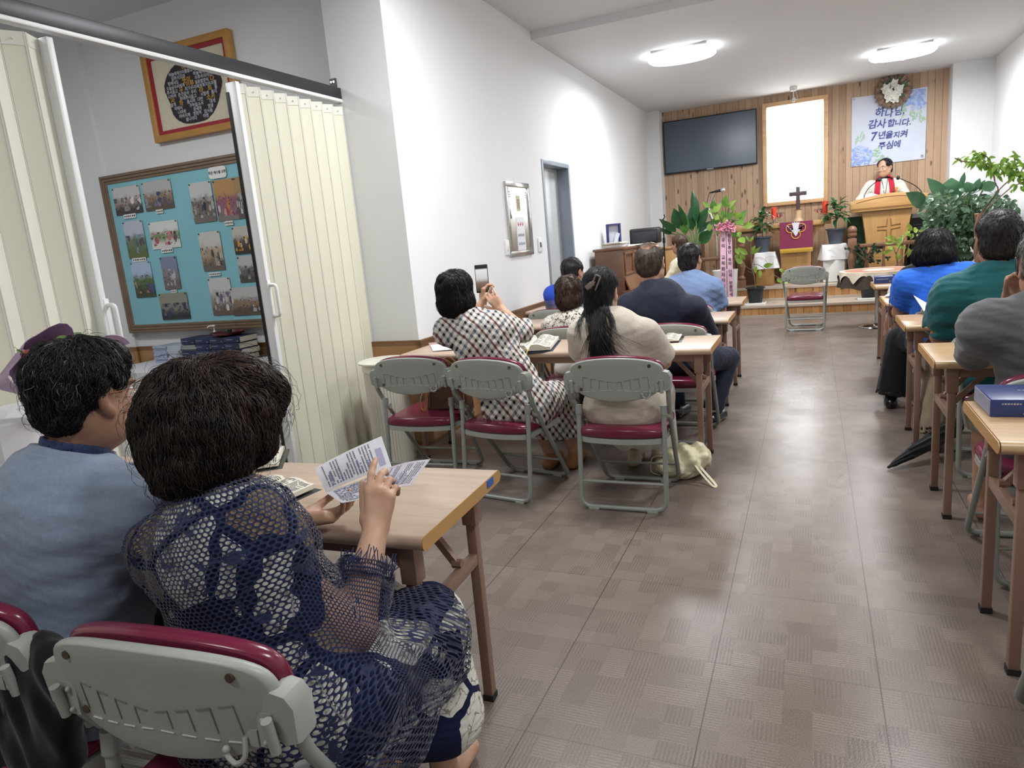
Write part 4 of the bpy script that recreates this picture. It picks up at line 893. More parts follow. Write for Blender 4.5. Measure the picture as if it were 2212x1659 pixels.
# ------------------------------------------------------------------ white cloth stands with plants
WC = clothmat('white_lace_cloth', 'dcdcdc', .2, 50)
POT = mat('slate_plastic_pot', '434a55', .5, var=.05); POTB = mat('black_plastic_pot', '25282b', .5); SOIL = mat('soil', '3a2c22', .95, bump=.6, bs=90, bd=.01)
def pot(t, r0, r1, h, m, z=0, dish=None):
    p = MB().lathe([(r0, z), (r1*.97, z+h*.93), (r1*1.12, z+h*.93), (r1*1.12, z+h), (r1*.98, z+h), (r1*.95, z+h*.9), (0, z+h*.88)], 28).build('pot', m, t)
    MB().lathe([(r1*.95, z+h*.9), (0, z+h*.91)], 20).build('soil', SOIL, p)
CL = leafmat('coffee_leaf', '1f4a2b', '2f6638', .25)
def bush(t, zs, zt, R, n, L, wd, m, stemr=.007, seed=1):
    r = random.Random(seed); ms = MB().tube(sm_curve([(0, 0, zs), (.01, .0, (zs+zt)/2), (0, 0, zt)], 4), stemr, 7); ml = MB()
    for k in range(n):
        f = r.random(); z = zs+(zt-zs)*(.4+.6*f); a = 2.4*k; e = r.uniform(-.5, .6)+.5*f
        d = Vector((cos(a)*cos(e), sin(a)*cos(e), sin(e))); q = Vector((0, 0, z)); q2 = q+d*(R*r.uniform(.15, .55)); ms.tube([q, q2], .003, 5)
        leaf(ml, q2, d, (-cos(a)*sin(e), -sin(a)*sin(e), cos(e)), L*r.uniform(.7, 1.15), wd*r.uniform(.8, 1.2), r.uniform(.4, 1.1), .25)
    ms.build('stem', mat('plant_stem', '55603a', .7), t); ml.build('foliage', m, t)
def cloth_stand(pa, pb, ztp, base_m, lb, dr, motif):
    Y = 11.38; a, b = PY(*pa, Y), PY(*pb, Y); z = a.z; xm = (a.x+b.x)/2; hw_ = (b.x-a.x)/2
    t = thing('plant_stand', lb[0], 'stand', (xm, Y+.18, Z2))
    MB().box((0, 0, (z-Z2)/2), (2*hw_-.03, .32, z-Z2-.01)).build('stand_body', base_m, t, bev=.004)
    c = thing('stand_cloth', lb[1], 'cloth', (xm, Y+.18, z-.3)); o = drape(-hw_, hw_, -.17, .17, .306, dr, .03, 5).build('lace_cloth', WC, c)
    m = MB()
    for k in range(2 if motif == 0 else 1):
        m.tube([((-.09 if k == 0 else .09)*(1 if motif == 0 else 0)+.075*cos(q)*(1+.2*sin(3*q)), -.187-.012*1.2, .306-.11+.06*sin(q)) for q in [2*pi*i/16*.85+.3 for i in range(16)]], .0022, 5)
    m.build('stitched_motif', mat('stitch_%d' % motif, ('b58a80', 'c9c0a4')[motif], .8), c)
    return t, xm, Y+.18, z
CAB = wood_top('cabinet_oak', 'ad8350', (14, 14, 1))
t, xm, ym, zs = cloth_stand((1630, 549), (1673, 545), 0, CAB, ('low oak cabinet under a white cloth at the left of the altar', 'white cloth with red heart stitching on the stand left of the altar'), .24, 0)
p = PY(1647, 548, ym); q = thing('potted_plant', 'glossy dark green plant in a slate pot on the left white stand', 'potted plant', (p.x, ym, zs+.012), 0, 'plants in slate pots on the white stands')
h = PY(1647, 513, ym).z-zs; MB().box((0, 0, -.004), (.22, .18, .008)).build('saucer', WHITE, q); pot(q, .085, .125, h, POT)
bush(q, h*.9, PY(1647, 458, ym).z-zs-.03, .17, 60, .15, .055, CL, .008, 3)
t, xm, ym, zs = cloth_stand((1776, 531), (1828, 525), 0, WHITE, ('white stand under a white cloth at the right of the altar', 'white cloth with a wreath motif on the stand right of the altar'), .22, 1)
p = PY(1805, 525, ym); q = thing('potted_plant', 'glossy dark green plant in a slate pot on the right white stand', 'potted plant', (p.x, ym, zs+.01), 0, 'plants in slate pots on the white stands')
h = PY(1805, 495, ym).z-zs; pot(q, .085, .125, h, POT); bush(q, h*.9, PY(1805, 440, ym).z-zs-.03, .19, 64, .17, .06, CL, .008, 8)

# ------------------------------------------------------------------ railings
NW = mat('newel_brown', '7c5a44', .4, var=.1, vs=9)
def newel(px, ptop, pbot, lb, Y, rail):
    a = PY(px, ptop, Y); z0 = Z2; H = a.z-z0
    t = thing('railing', lb, 'railing', (a.x, Y, z0))
    m = MB().box((0, 0, .06), (.12, .12, .12)).box((0, 0, H-.26), (.115, .115, .16))
    m.lathe([(.05, .12), (.06, .15), (.035, .19), (.058, .30), (.06, .34), (.035, H-.36), (.05, H-.34)], 20)
    m.lathe([(.05, H-.18), (.03, H-.165), (.06, H-.14), (.062, H-.1)], 20); m.sph((0, 0, H-.062), .064, 16, 10); m.build('newel_post', NW, t, bev=.004)
    s = rail
    mb = MB().tube([(s*.05, 0, H-.3), (s*.05+s*abs(rail)*0+s*(abs(s)), 0, H-.3)], .03, 12, flat=.8) if False else MB().box(((s*.06+s)/2, 0, H-.29), (abs(s)-.06, .06, .055))
    mb.build('handrail', NW, t, bev=.012)
    m = MB()
    n = max(2, int(abs(s)/.2))
    for k in range(n):
        x = s*(k+.8)/n*.95; bl = MB().lathe([(.02, 0), (.022, .08), (.014, .11), (.024, .2), (.014, .3), (.018, H-.31)], 12, (x, 0, 0)).build('baluster', NW, t)
    MB().box(((s*.06+s)/2, 0, .03), (abs(s)-.06, .06, .05)).build('bottom_rail', NW, t)
newel(1600, 513, 625, 'brown turned newel post with a low railing at the left of the platform', 11.25, -1.05)
newel(1841, 488, 600, 'brown ball topped newel post with a low railing in front of the pulpit', 11.25, .95)

# ------------------------------------------------------------------ pulpit
YPu = 11.6; a, b = PY(1837, 437, YPu), PY(2020, 418, YPu); c, d = PY(1858, 462, YPu), PY(1975, 448, YPu)
xl, xr = a.x, b.x; zt_ = (PY(1930, 422, YPu).z); zb_ = PY(1858, 458, YPu).z-.0; xm = (xl+xr)/2
t = thing('pulpit', 'honey oak pulpit with a carved cross, the speaker in white behind it', 'pulpit', (xm, YPu+.25, Z2))
m = MB()
ARC = [(xl+(xr-xl)*k/14, zt_-.035+.075*sin(pi*k/14)-.0) for k in range(15)]
m.prism([(xl, zb_-.0)]+[(xr, zb_)]+ARC[::-1], .03, (0, YPu+.03, 0), (1, 0, 0), (0, 0, 1)); m.build('front_board', OAKT, t, world=True, bev=.004)
m = MB()
for s, x in ((0, xl+.015), (1, xr-.015)): m.prism([(0, zb_), (.32, zb_), (.32, zb_+.06), (0, zt_-.04)], .03, (x-.015, YPu+.02, 0), (0, 1, 0), (0, 0, 1))
m.build('side_board', OAK, t, world=True)
MB().box((xm, YPu+.18, zb_+.03), (xr-xl-.06, .28, .03), (-.12, 0, 0)).build('reading_board', OAKT, t, world=True)
m = MB()
for zz in (zb_+.03, zb_+.045): m.tube([(xl+.01, YPu-.002, zz), (xr-.01, YPu-.002, zz)], .004, 6)
m.tube([(p_[0], YPu-.002, p_[1]-.045) for p_ in ARC[1:-1]], .004, 6); m.build('moulding', OAKD, t, world=True)
wt_, wb_ = (PY(1972, 455, YPu).x-PY(1862, 470, YPu).x)/2, (PY(1950, 540, YPu).x-PY(1873, 540, YPu).x)/2; xb_ = (PY(1972, 455, YPu).x+PY(1862, 470, YPu).x)/2
def pb(u, v):
    w_ = wb_+(wt_-wb_)*v**1.6; zz = Z2+.09+(zb_-Z2-.09)*v; k = u*4
    cs = [(-w_, .06), (w_, .06), (w_, .30), (-w_, .30)]; i = int(k) % 4; f = k-int(k); A, B = cs[i], cs[(i+1) % 4]
    return (xb_+A[0]+(B[0]-A[0])*f, YPu+A[1]+(B[1]-A[1])*f, zz)
MB().grid(pb, 16, 10).build('pulpit_body', OAK, t, world=True, ang=25)
MB().box((xb_, YPu+.18, Z2+.045), (2*wb_+.16, .36, .09)).build('plinth', OAK, t, world=True, bev=.006)
cc = PY(1920, 492, YPu+.05); m = MB()
for pts in ([(-.022, .13), (-.03, .03), (-.15, .025)], [(.022, .13), (.03, .035), (.15, .05)], [(-.15, -.02), (-.03, -.025), (-.025, -.2)], [(.15, 0), (.03, -.02), (.025, -.2)]): m.tube([(cc.x+x_, YPu+.056, cc.z+z_) for x_, z_ in pts], .007, 6)
m.build('carved_cross', OAKD, t, world=True)
# microphones, papers
def gooseneck(pts, lb):
    P = [PY(x, y, YPu+dy) for x, y, dy in pts]; base = P[0]
    t = thing('pulpit_microphone', lb, 'microphone', base); MB().tube(sm_curve(P, 6), .006, 8).build('gooseneck', BLACK, t, world=True)
    MB().lathe([(.03, 0), (.03, .012), (.012, .03)], 14, base-Vector((0, 0, .012))).build('base', BLACK, t, world=True); MB().sph(P[-1], (.026, .026, .03), 12, 8).build('windscreen', BLACK, t, world=True)
gooseneck([(1866, 434, .2), (1868, 420, .18), (1880, 403, .12), (1900, 388, .06)], 'black gooseneck microphone at the left of the pulpit top')
gooseneck([(1991, 421, .2), (1989, 412, .2), (1972, 398, .16), (1940, 384, .08)], 'black gooseneck microphone bending in from the right of the pulpit top')
p = PY(1880, 424, YPu+.15); t = thing('sermon_paper', 'white papers lying on the left of the pulpit', 'paper', p); MB().grid(lambda u, v: (p.x-.09+.2*u, p.y+.16*v, p.z-.035+.05*v+.03*sin(pi*u)), 8, 4, .004).build('sheets', mat('white_paper', 'e9e9ee', .7), t, world=True)

# ------------------------------------------------------------------ piano and around
PWD = wood_top('walnut_piano', '6b4935', (2, 2, 14)); PWD2 = wood_top('walnut_piano_front', '7a543b', (2, 2, 14))
YN = 8.35; zpn = 1.20; x0, x1, y1 = XL+.06, -2.09, 9.82
t = thing('upright_piano', 'brown upright piano against the white left wall with papers on top', 'piano', ((x0+x1)/2, (YN+y1)/2, 0))
MB().box(((x0+x1)/2, (YN+y1)/2, zpn-.015), (x1-x0+.02, y1-YN+.02, .03)).build('lid', PWD, t, world=True, bev=.005)
MB().box(((x0+x1)/2, (YN+y1)/2, (zpn-.03+.06)/2), (x1-x0-.02, y1-YN, zpn-.09)).build('case', PWD, t, world=True, bev=.004)
m = MB()
for k in range(3):
    ya = YN+.05+k*.465; fr2(m, ya, ya+.44, .86, zpn-.06, .03, x1-.01, x1+.008)
m.build('upper_panel_frames', PWD2, t, world=True, bev=.002)
MB().box((x1+.15, (YN+y1)/2, .60), (.32, y1-YN, .05)).build('keybed', PWD, t, world=True, bev=.004)
MB().box((x1+.05, (YN+y1)/2, .655), (.10, y1-YN-.08, .05)).build('fallboard_base', BLACK, t, world=True)
MB().box((x1+.02, (YN+y1)/2, .755), (.018, y1-YN-.06, .2), (0, -.35, 0)).build('fallboard', PWD2, t, world=True)
m = MB()
for k in range(52): m.box((x1+.19, YN+.08+(y1-YN-.16)*(k+.5)/52, .638), (.15, .0215, .018))
m.build('white_keys', mat('ivory_keys', 'e4e0d6', .3), t, world=True)
m = MB()
for k in range(51):
    if k % 7 not in (2, 6): m.box((x1+.155, YN+.08+(y1-YN-.16)*(k+1)/52, .652), (.09, .011, .016))
m.build('black_keys', BLACK, t, world=True)
for y in (YN+.02, y1-.02):
    MB().box((x1+.27, y, .3), (.05, .04, .56)).build('leg', PWD, t, world=True, bev=.004); MB().box((x1+.13, y, .62), (.34, .04, .12)).build('key_cheek', PWD, t, world=True, bev=.004)
MB().box((x1, (YN+y1)/2, .35), (.015, y1-YN-.1, .5)).build('lower_panel', PWD2, t, world=True)
# music papers on the piano
PAPM = [mat('paper_%d' % k, c, .7) for k, c in enumerate(('e6e3dc', 'd9cdbf', 'c9d0d8', 'cfc3a8', 'b9a98c'))]
for k in range(7):
    pt = thing('music_book', 'sheet music book in the pile on the piano end nearest the aisle', 'book', (-2.24+rnd.uniform(-.015, .015), YN+.2+rnd.uniform(-.015, .015), zpn+.001+k*.0095), rnd.uniform(-.1, .1), 'sheet music on the piano')
    MB().box((0, 0, .0045), (.23, .31, .009)).build('cover', PAPM[k % 5], pt); MB().box((0, -.001, .0045), (.2305, .3075, .005)).build('pages', PAPM[0], pt)
for k in range(3):
    pt = thing('loose_sheets', 'loose sheets spread farther along the piano top', 'paper', (-2.2+.03*k, YN+.62+k*.16, zpn+.001+k*.004), .2*k-.2, 'loose sheets on the piano'); MB().box((0, 0, .0018), (.21, .3, .0034)).build('sheet', PAPM[0], pt)
pt = thing('award_box', 'open navy presentation box with a clear plaque standing on the piano', 'award', (-2.36, YN+.62, zpn), .5)
NV = mat('navy_velvet', '2b2f63', .8)
m = MB().box((0, .03, .15), (.17, .02, .3)); m.box((-.08, 0, .15), (.02, .07, .3)); m.box((.08, 0, .15), (.02, .07, .3)); m.box((0, 0, .29), (.17, .07, .02)); m.box((0, 0, .01), (.17, .07, .02)); m.build('box', NV, pt)
MB().box((0, .016, .15), (.135, .006, .26)).build('satin_lining', mat('satin_lining', 'c6c8d3', .4), pt); MB().box((.02, -.03, .09), (.05, .012, .19), (0, .35, 0)).build('plaque', mat('clear_plaque', 'b9c2cf', .1, spec=.8), pt)
pt = thing('award_box', 'flat open purple box lying beside the plaque on the piano', 'award', (-2.33, YN+.9, zpn), .3); MB().box((0, 0, .015), (.17, .2, .03)).build('box', mat('purple_box', '46407f', .7), pt)
MB().lathe([(.03, 0), (.034, .03), (.03, .19), (.02, .23), (0, .235)], 16, (-.1, .12, .0)).build('glass_dome', mat('grey_glass', '98a1ad', .2), pt)
a, b = PY(1361, 508, 9.5), PY(1421, 490, 9.5); c = PY(1421, 545, 9.5)
pt = thing('monitor_speaker', 'black loudspeaker box standing on the far end of the piano', 'loudspeaker', ((a.x+b.x)/2, 9.6, zpn))
hw_ = (b.x-a.x)/2; hh = b.z-zpn
MB().box((0, 0, hh/2), (2*hw_, .3, hh)).build('cabinet', BLACK, pt, bev=.025, seg=3); MB().box((.01, -.154, hh/2-.01), (2*hw_-.05, .008, hh-.08)).build('grille', mat('dark_grille', '22252b', .7, bump=.5, bs=400), pt, bev=.003)
# wooden side lectern beside the piano, mic stand, pianist's stool
a, b = PY(1420, 495, 10.2), PY(1432, 600, 10.2)
pt = thing('side_cabinet', 'light oak cabinet beside the piano, mostly hidden behind the pianist', 'cabinet', (-1.95, 10.25, 0)); MB().box((0, 0, .55), (.5, .34, 1.1)).build('body', OAK, pt, bev=.004); MB().box((0, 0, 1.11), (.54, .38, .025)).build('top', OAKT, pt, bev=.004)
MB().box((0, -.172, .5), (.42, .006, .5)).build('door', OAKT, pt)
pa = PY(1432, 470, 10.0); pt = thing('microphone_stand', 'black music stand pole standing behind the pianist', 'stand', (pa.x, 10.0, 0))
m = MB().tube([(0, 0, .02), (0, 0, pa.z-.02)], .011, 8)
m.build('pole', BLACK, pt); m = MB()
for k in range(3): m.tube([(0, 0, .1), (.25*cos(2.1*k), .25*sin(2.1*k), .012)], .01, 7)
m.build('tripod_base', BLACK, pt); MB().tube([(0, 0, pa.z-.03), (.03, -.01, pa.z+.01), (.02, -.02, pa.z+.04)], .008, 7).build('clip', BLACK, pt); MB().lathe([(.02, pa.z-.35), (.02, pa.z-.28)], 10).build('clutch', BLACK, pt)
pt = thing('piano_stool', 'low wooden piano stool under the long haired pianist', 'stool', (-1.52, 9.15, 0))
MB().box((0, 0, .44), (.4, .6, .06)).build('seat', OAKT, pt, bev=.01)
for sx in (-1, 1):
    for sy in (-1, 1): MB().box((sx*.16, sy*.26, .205), (.04, .04, .41)).build('leg', OAK, pt)
# microphone on a boom in front of the wood wall
m1, m0, m2 = PY(1561, 410.5, 11.4), PY(1545, 414, 11.4), PY(1533, 445, 11.4)
bx_ = -1.36; pt = thing('boom_microphone', 'white headed microphone on a chrome boom in front of the wood wall', 'microphone', (bx_, 11.4, Z2))
m = MB().tube(sm_curve([(bx_, 11.4, Z2+.02), (bx_, 11.4, 1.2), m2-Vector((.0, 0, .1)), m2, m0], 6), .012, 8); m.build('boom', CHROME, pt, world=True)
MB().lathe([(.16, 0), (.16, .012), (.03, .03)], 20).build('base', BLACK, pt)
dv = (m1-m0).normalized(); m = MB().tube([m0-dv*.09, m0, m1-dv*.03], [.009, .017, .021], 10); m.build('handle', BLACK, pt, world=True); MB().sph(m1, .036, 12, 8).build('grille_ball', mat('silver_grille', 'c3c6ca', .4, .5), pt, world=True)
MB().tube(sm_curve([m0-dv*.09, m0-dv*.12-Vector((0, 0, .1)), m2+Vector((-.03, 0, -.05)), Vector((bx_+.02, 11.38, 1.2))], 5), .005, 6).build('cable', BLACK, pt, world=True)
# small wooden side lectern behind the ribbons
a, b = PY(1596, 497, 11.7), PY(1626, 510, 11.7); pt = thing('side_lectern', 'small light oak lectern behind the pink ribbons', 'lectern', (a.x+.1, 11.9, Z2)); zl = a.z-Z2
MB().box((0, 0, zl/2-.02), (.3, .28, zl)).build('body', PWD2, pt, bev=.004); MB().box((.02, -.02, zl), (.42, .36, .12), (-.15, 0, 0)).build('sloping_top', OAKT, pt, bev=.004)
pt = thing('panel_screen', 'brown wooden panel screen behind the big leafed plant', 'screen', (-1.62, 11.75, Z2)); MB().box((0, 0, .42), (.95, .03, .84)).build('panel', PINE, pt); 
for k in (-.47, 0, .47): MB().box((k, -.005, .43), (.05, .045, .86)).build('stile', NW, pt)
# ------------------------------------------------------------------ bodies: smooth blended distance fields meshed with surface nets
def V3(*a): return np.array(a, np.float32)
def smin(a, b, k):
    if k <= 0: return np.minimum(a, b)
    h = np.clip(.5+.5*(b-a)/k, 0, 1); return b+(a-b)*h-k*h*(1-h)
class Field:
    def __init__(s, lo, hi, h):
        s.h = h; s.lo = np.array(lo, np.float32); s.n = np.ceil((np.array(hi)-s.lo)/h).astype(int)+1
        s.F = np.full(s.n, .2, np.float32); s.ax = [s.lo[i]+np.arange(s.n[i], dtype=np.float32)*h for i in range(3)]
    def win(s, lo, hi, m):
        sl = []
        for i in range(3):
            a = int(max(0, np.floor((lo[i]-m-s.lo[i])/s.h))); b = int(min(s.n[i], np.ceil((hi[i]+m-s.lo[i])/s.h)+1))
            if b <= a: return None, None
            sl.append(slice(a, b))
        g = np.meshgrid(*[s.ax[i][sl[i]] for i in range(3)], indexing='ij', sparse=True)
        return tuple(sl), g
    def put(s, d, sl, k, op):
        if op == '+': s.F[sl] = smin(s.F[sl], d, k)
        elif op == '-': s.F[sl] = -smin(-s.F[sl], d, k)
        else: s.F[sl] = np.maximum(s.F[sl], d)
    def cap(s, a, b, ra, rb=None, k=.02, op='+', fl=(1, 1, 1), cut=None, inner=0.):
        rb = ra if rb is None else rb; a = np.array(a, np.float32); b = np.array(b, np.float32); fl = np.array(fl, np.float32)
        R = max(ra, rb)/min(fl.min(), 1); sl, g = s.win(np.minimum(a, b)-R, np.maximum(a, b)+R, k+.03)
        if sl is None: return s
        d = (b-a)*fl; L = float(d@d)+1e-9; q = [(g[i]-a[i])*fl[i] for i in range(3)]
        t = np.clip((q[0]*d[0]+q[1]*d[1]+q[2]*d[2])/L, 0, 1)
        D = np.sqrt((q[0]-t*d[0])**2+(q[1]-t*d[1])**2+(q[2]-t*d[2])**2)-(ra+(rb-ra)*t)
        if cut is not None:                                   # flat open end at b
            dn = (b-a)/np.linalg.norm(b-a); pl = sum((g[i]-b[i])*dn[i] for i in range(3)); D = np.maximum(D, pl)
            if inner: D = np.maximum(D, -np.maximum(np.sqrt((q[0]-t*d[0])**2+(q[1]-t*d[1])**2+(q[2]-t*d[2])**2)-(ra+(rb-ra)*t)+inner, -(pl+.03)))
        s.put(D, sl, k, op); return s
    def ell(s, c, r, k=.02, op='+', R=None):
        c = np.array(c, np.float32); r = np.array(r, np.float32); M = max(r); sl, g = s.win(c-M, c+M, k+.03)
        if sl is None: return s
        q = [g[i]-c[i] for i in range(3)]
        if R is not None: q = [sum(R[j][i]*q[j] for j in range(3)) for i in range(3)]
        k0 = np.sqrt(sum((q[i]/r[i])**2 for i in range(3))); k1 = np.sqrt(sum((q[i]/r[i]**2)**2 for i in range(3)))+1e-6
        s.put(k0*(k0-1)/k1, sl, k, op); return s
    def half(s, p, n, lo, hi, op='i'):                        # keep only the side n points away from, within a window
        sl, g = s.win(lo, hi, 0); n = np.array(n, np.float32)/np.linalg.norm(n)
        if sl is None: return s
        s.put(sum((g[i]-p[i])*n[i] for i in range(3)), sl, 0, op); return s
    def ripple(s, fn):
        m = np.abs(s.F) < .03; I = np.argwhere(m); P = s.lo+I.astype(np.float32)*s.h; s.F[m] += fn(P[:, 0], P[:, 1], P[:, 2]); return s
    def mesh(s):
        F = s.F; S = F < 0; nx, ny, nz = F.shape
        c = sum(S[i:nx-1+i, j:ny-1+j, k:nz-1+k].astype(np.int8) for i in (0, 1) for j in (0, 1) for k in (0, 1))
        act = np.argwhere((c > 0) & (c < 8)); ids = np.full((nx-1, ny-1, nz-1), -1, np.int32); ids[tuple(act.T)] = np.arange(len(act))
        acc = np.zeros((len(act), 3), np.float32); cnt = np.zeros(len(act), np.float32)
        for ax in range(3):
            o = [a for a in range(3) if a != ax]
            for p in (0, 1):
                for q in (0, 1):
                    A = act.copy(); A[:, o[0]] += p; A[:, o[1]] += q; B = A.copy(); B[:, ax] += 1
                    fa, fb = F[tuple(A.T)], F[tuple(B.T)]; m = (fa < 0) != (fb < 0); t = fa[m]/(fa[m]-fb[m])
                    P = A[m].astype(np.float32); P[:, ax] += t; acc[m] += P; cnt[m] += 1
        V = s.lo+acc/cnt[:, None]*s.h; Q = []
        for ax in range(3):
            o = [(ax+1) % 3, (ax+2) % 3]; n = list(F.shape); sl0 = [slice(None)]*3; sl1 = [slice(None)]*3
            sl0[ax] = slice(0, n[ax]-1); sl1[ax] = slice(1, n[ax])
            for w_ in o: sl0[w_] = slice(1, n[w_]-1); sl1[w_] = slice(1, n[w_]-1)
            a, b = S[tuple(sl0)], S[tuple(sl1)]; E = np.argwhere(a != b); flip = b[tuple(E.T)]
            E = E.copy()
            for w_ in o: E[:, w_] += 1
            qs = []
            for p, q in ((0, 0), (1, 0), (1, 1), (0, 1)):
                X = E.copy(); X[:, o[0]] -= p; X[:, o[1]] -= q; qs.append(ids[tuple(X.T)])
            q = np.stack(qs, 1); q[flip] = q[flip][:, ::-1]; Q.append(q)
        Q = np.concatenate(Q); return V, Q[(Q >= 0).all(1)]
def np_mesh(name, V, Q, m, parent=None, uv=None, smooth_it=0):
    me = bpy.data.meshes.new(name); me.vertices.add(len(V)); me.vertices.foreach_set('co', V.astype(np.float32).ravel())
    me.loops.add(Q.size); me.loops.foreach_set('vertex_index', Q.astype(np.int32).ravel()); me.polygons.add(len(Q))
    me.polygons.foreach_set('loop_start', np.arange(0, Q.size, 4, dtype=np.int32)); me.polygons.foreach_set('loop_total', np.full(len(Q), 4, np.int32))
    me.update(calc_edges=True); me.validate()
    ms = m if isinstance(m, (list, tuple)) else [m]
    for x in ms: me.materials.append(x)
    me.polygons.foreach_set('use_smooth', [True]*len(me.polygons))
    if uv is not None:
        l = me.uv_layers.new(name='UVMap'); q = uv[Q]; U = q[:, :, 0]; U = np.where(U-U.min(1)[:, None] > .28, U-uv_per(uv), U); q = np.stack([U, q[:, :, 1]], 2); l.data.foreach_set('uv', q.astype(np.float32).ravel())
    o = bpy.data.objects.new(name, me); C.objects.link(o)
    if parent: o.parent = parent
    return o
def uv_per(uv): return .72
def n3(P, f, seed):                                            # cheap smooth noise
    r = np.random.default_rng(seed); out = 0
    for i in range(5):
        w_ = r.normal(size=3)*f*(1+.35*i); out = out+np.sin(P[0]*w_[0]+P[1]*w_[1]+P[2]*w_[2]+r.uniform(0, 6.3))/(1+.4*i)
    return out/2.6
def rotm(yaw=0., pitch=0., roll=0.):                           # local head frame: +y faces forward
    return np.array((Matrix.Rotation(yaw, 3, 'Z') @ Matrix.Rotation(pitch, 3, 'X') @ Matrix.Rotation(roll, 3, 'Y')), np.float32)
def SKIN(name, c):
    if name in _M: return _M[name]
    g = G(name); v = g.noise(g.co(), 22, 4); cc = lin(c); d = (cc[0]*.86, cc[1]*.78, cc[2]*.74, 1); g.col(g.ramp(v, [(.35, d), (.65, cc)])); g.p(rough=.5, sss=.12); g.b.inputs['Subsurface Radius'].default_value = (.02, .008, .004); g.b.inputs['Subsurface Scale'].default_value = .3
    g.bump(g.noise(g.co(), 160, 3), .12, .002); return reg(g)
def hairmat(name, c, c2, rough=.42):
    if name in _M: return _M[name]
    g = G(name); v = g.noise(g.mul(g.co(), (1, 1, .5)), 60, 3); g.col(g.ramp(v, [(.35, lin(c)), (.7, lin(c2))])); g.p(rough=rough, spec=.35); g.bump(g.noise(g.mul(g.co(), (1, 1, .12)), 260, 2), .6, .003); return reg(g)
def head_field(f, c, R, s=1., ears=True, jaw=1.):
    H = lambda x, y, z: np.array(c)+R @ np.array((x, y, z), np.float32)*s
    e = lambda p, r, k=.02, op='+': f.ell(H(*p), [q*s for q in r], k*s, op, R)
    e((0, -.012, .035), (.077, .094, .086)); e((0, .022, -.03), (.066, .074, .088), .03); e((0, .045, -.088), (.04*jaw, .042, .03), .04)
    e((.045, .0, -.062), (.028*jaw, .05, .04), .03); e((-.045, .0, -.062), (.028*jaw, .05, .04), .03)
    for x in (-1, 1):
        e((x*.032, .101, .006), (.02, .016, .012), .012, '-'); e((x*.045, .07, -.028), (.022, .02, .018), .02); e((x*.03, .086, .026), (.028, .01, .008), .014)
        if ears:
            e((x*.079, -.012, -.008), (.009, .020, .034), .006); e((x*.084, -.018, .002), (.006, .021, .030), .006); e((x*.081, -.003, -.036), (.008, .011, .012), .005); e((x*.087, -.006, -.004), (.006, .009, .018), .004, '-')
    f.cap(H(0, .085, .008), H(0, .110, -.028), .009*s, .013*s, .012*s); e((.011, .097, -.031), (.009, .011, .008), .006); e((-.011, .097, -.031), (.009, .011, .008), .006)
    e((0, .089, -.056), (.024, .010, .006), .006); e((0, .087, -.067), (.021, .010, .007), .006); e((0, .1, -.0615), (.026, .006, .0022), .003, '-')
    return H
def hand_field(f, w_, d, n, s=1., curls=(.5, .5, .55, .6), spread=.06, thumb=(.75, .55, .25), side=1, fat=1.):
    d = np.array(d, float); d /= np.linalg.norm(d); n = np.array(n, float); n -= d*(n@d); n /= np.linalg.norm(n); t = np.cross(d, n)*side     # t: towards the thumb
    w_ = np.array(w_, float); P = lambda a, b, c: w_+(d*a+t*b+n*c)*s; kn = []
    for i, (o, L) in enumerate(((.028, .088), (.010, .092), (-.009, .088), (-.027, .079))):
        f.cap(P(.0, o*.45, 0), P(L, o, -.004), .0145*s*fat, .0115*s*fat, .012); kn.append((o, L))
    f.cap(P(.01, -.01, .004), P(.06, -.018, .008), .015*s*fat, .014*s*fat, .014)
    tips = []
    for i, ((o, L), c) in enumerate(zip(kn, curls)):
        p = P(L, o, -.004); a = c*.75; sp = spread*(1.5-i); u = d*cos(sp)+t*sin(sp)*1.; Ls = [(.042, .026, .02), (.046, .030, .022), (.042, .028, .021), (.034, .020, .018)][i]; r = [.0092, .0094, .009, .008][i]*s*fat
        for j in range(3):
            dd = u*cos(a)+n*sin(a); q = p+dd*Ls[j]*s; f.cap(p, q, r*(1-.07*j), r*(1-.07*(j+1)), .003 if j else .006); p = q; a += c*(.95, .7, 0)[j]
        tips.append(p)
    b = P(.022, .026, .008); u = d*thumb[0]+t*thumb[1]+n*thumb[2]; u /= np.linalg.norm(u); q = b+u*.042*s; f.cap(P(.004, .012, .004), b, .016*s*fat, .016*s*fat, .012); f.cap(b, q, .0155*s*fat, .0115*s*fat, .01)
    u2 = u*.9+d*.3+n*.1; u2 /= np.linalg.norm(u2); q2 = q+u2*.031*s; f.cap(q, q2, .0112*s*fat, .0102*s*fat, .003); u3 = u2*.95+d*.1; u3 /= np.linalg.norm(u3); q3 = q2+u3*.024*s; f.cap(q2, q3, .0102*s*fat, .0082*s*fat, .003)
    return q3, u3, tips
def seg_uv(V, segs):
    best = np.full(len(V), 9.); U = np.zeros((len(V), 2), np.float32)
    for a, b, r, ref in segs:
        a = np.array(a, float); b = np.array(b, float); d = b-a; L = np.linalg.norm(d); d = d/L; q = V-a; t = q@d; tc = np.clip(t, 0, L); D = np.linalg.norm(q-tc[:, None]*d, axis=1)-r
        e = np.array(ref, float); e -= d*(e@d); e /= np.linalg.norm(e); g_ = np.cross(d, e); ang = np.arctan2(q@g_, q@e)
        m = D < best; best[m] = D[m]; U[m, 0] = (ang[m]/(2*pi)+.5)*uv_per(0); U[m, 1] = t[m]
    return U
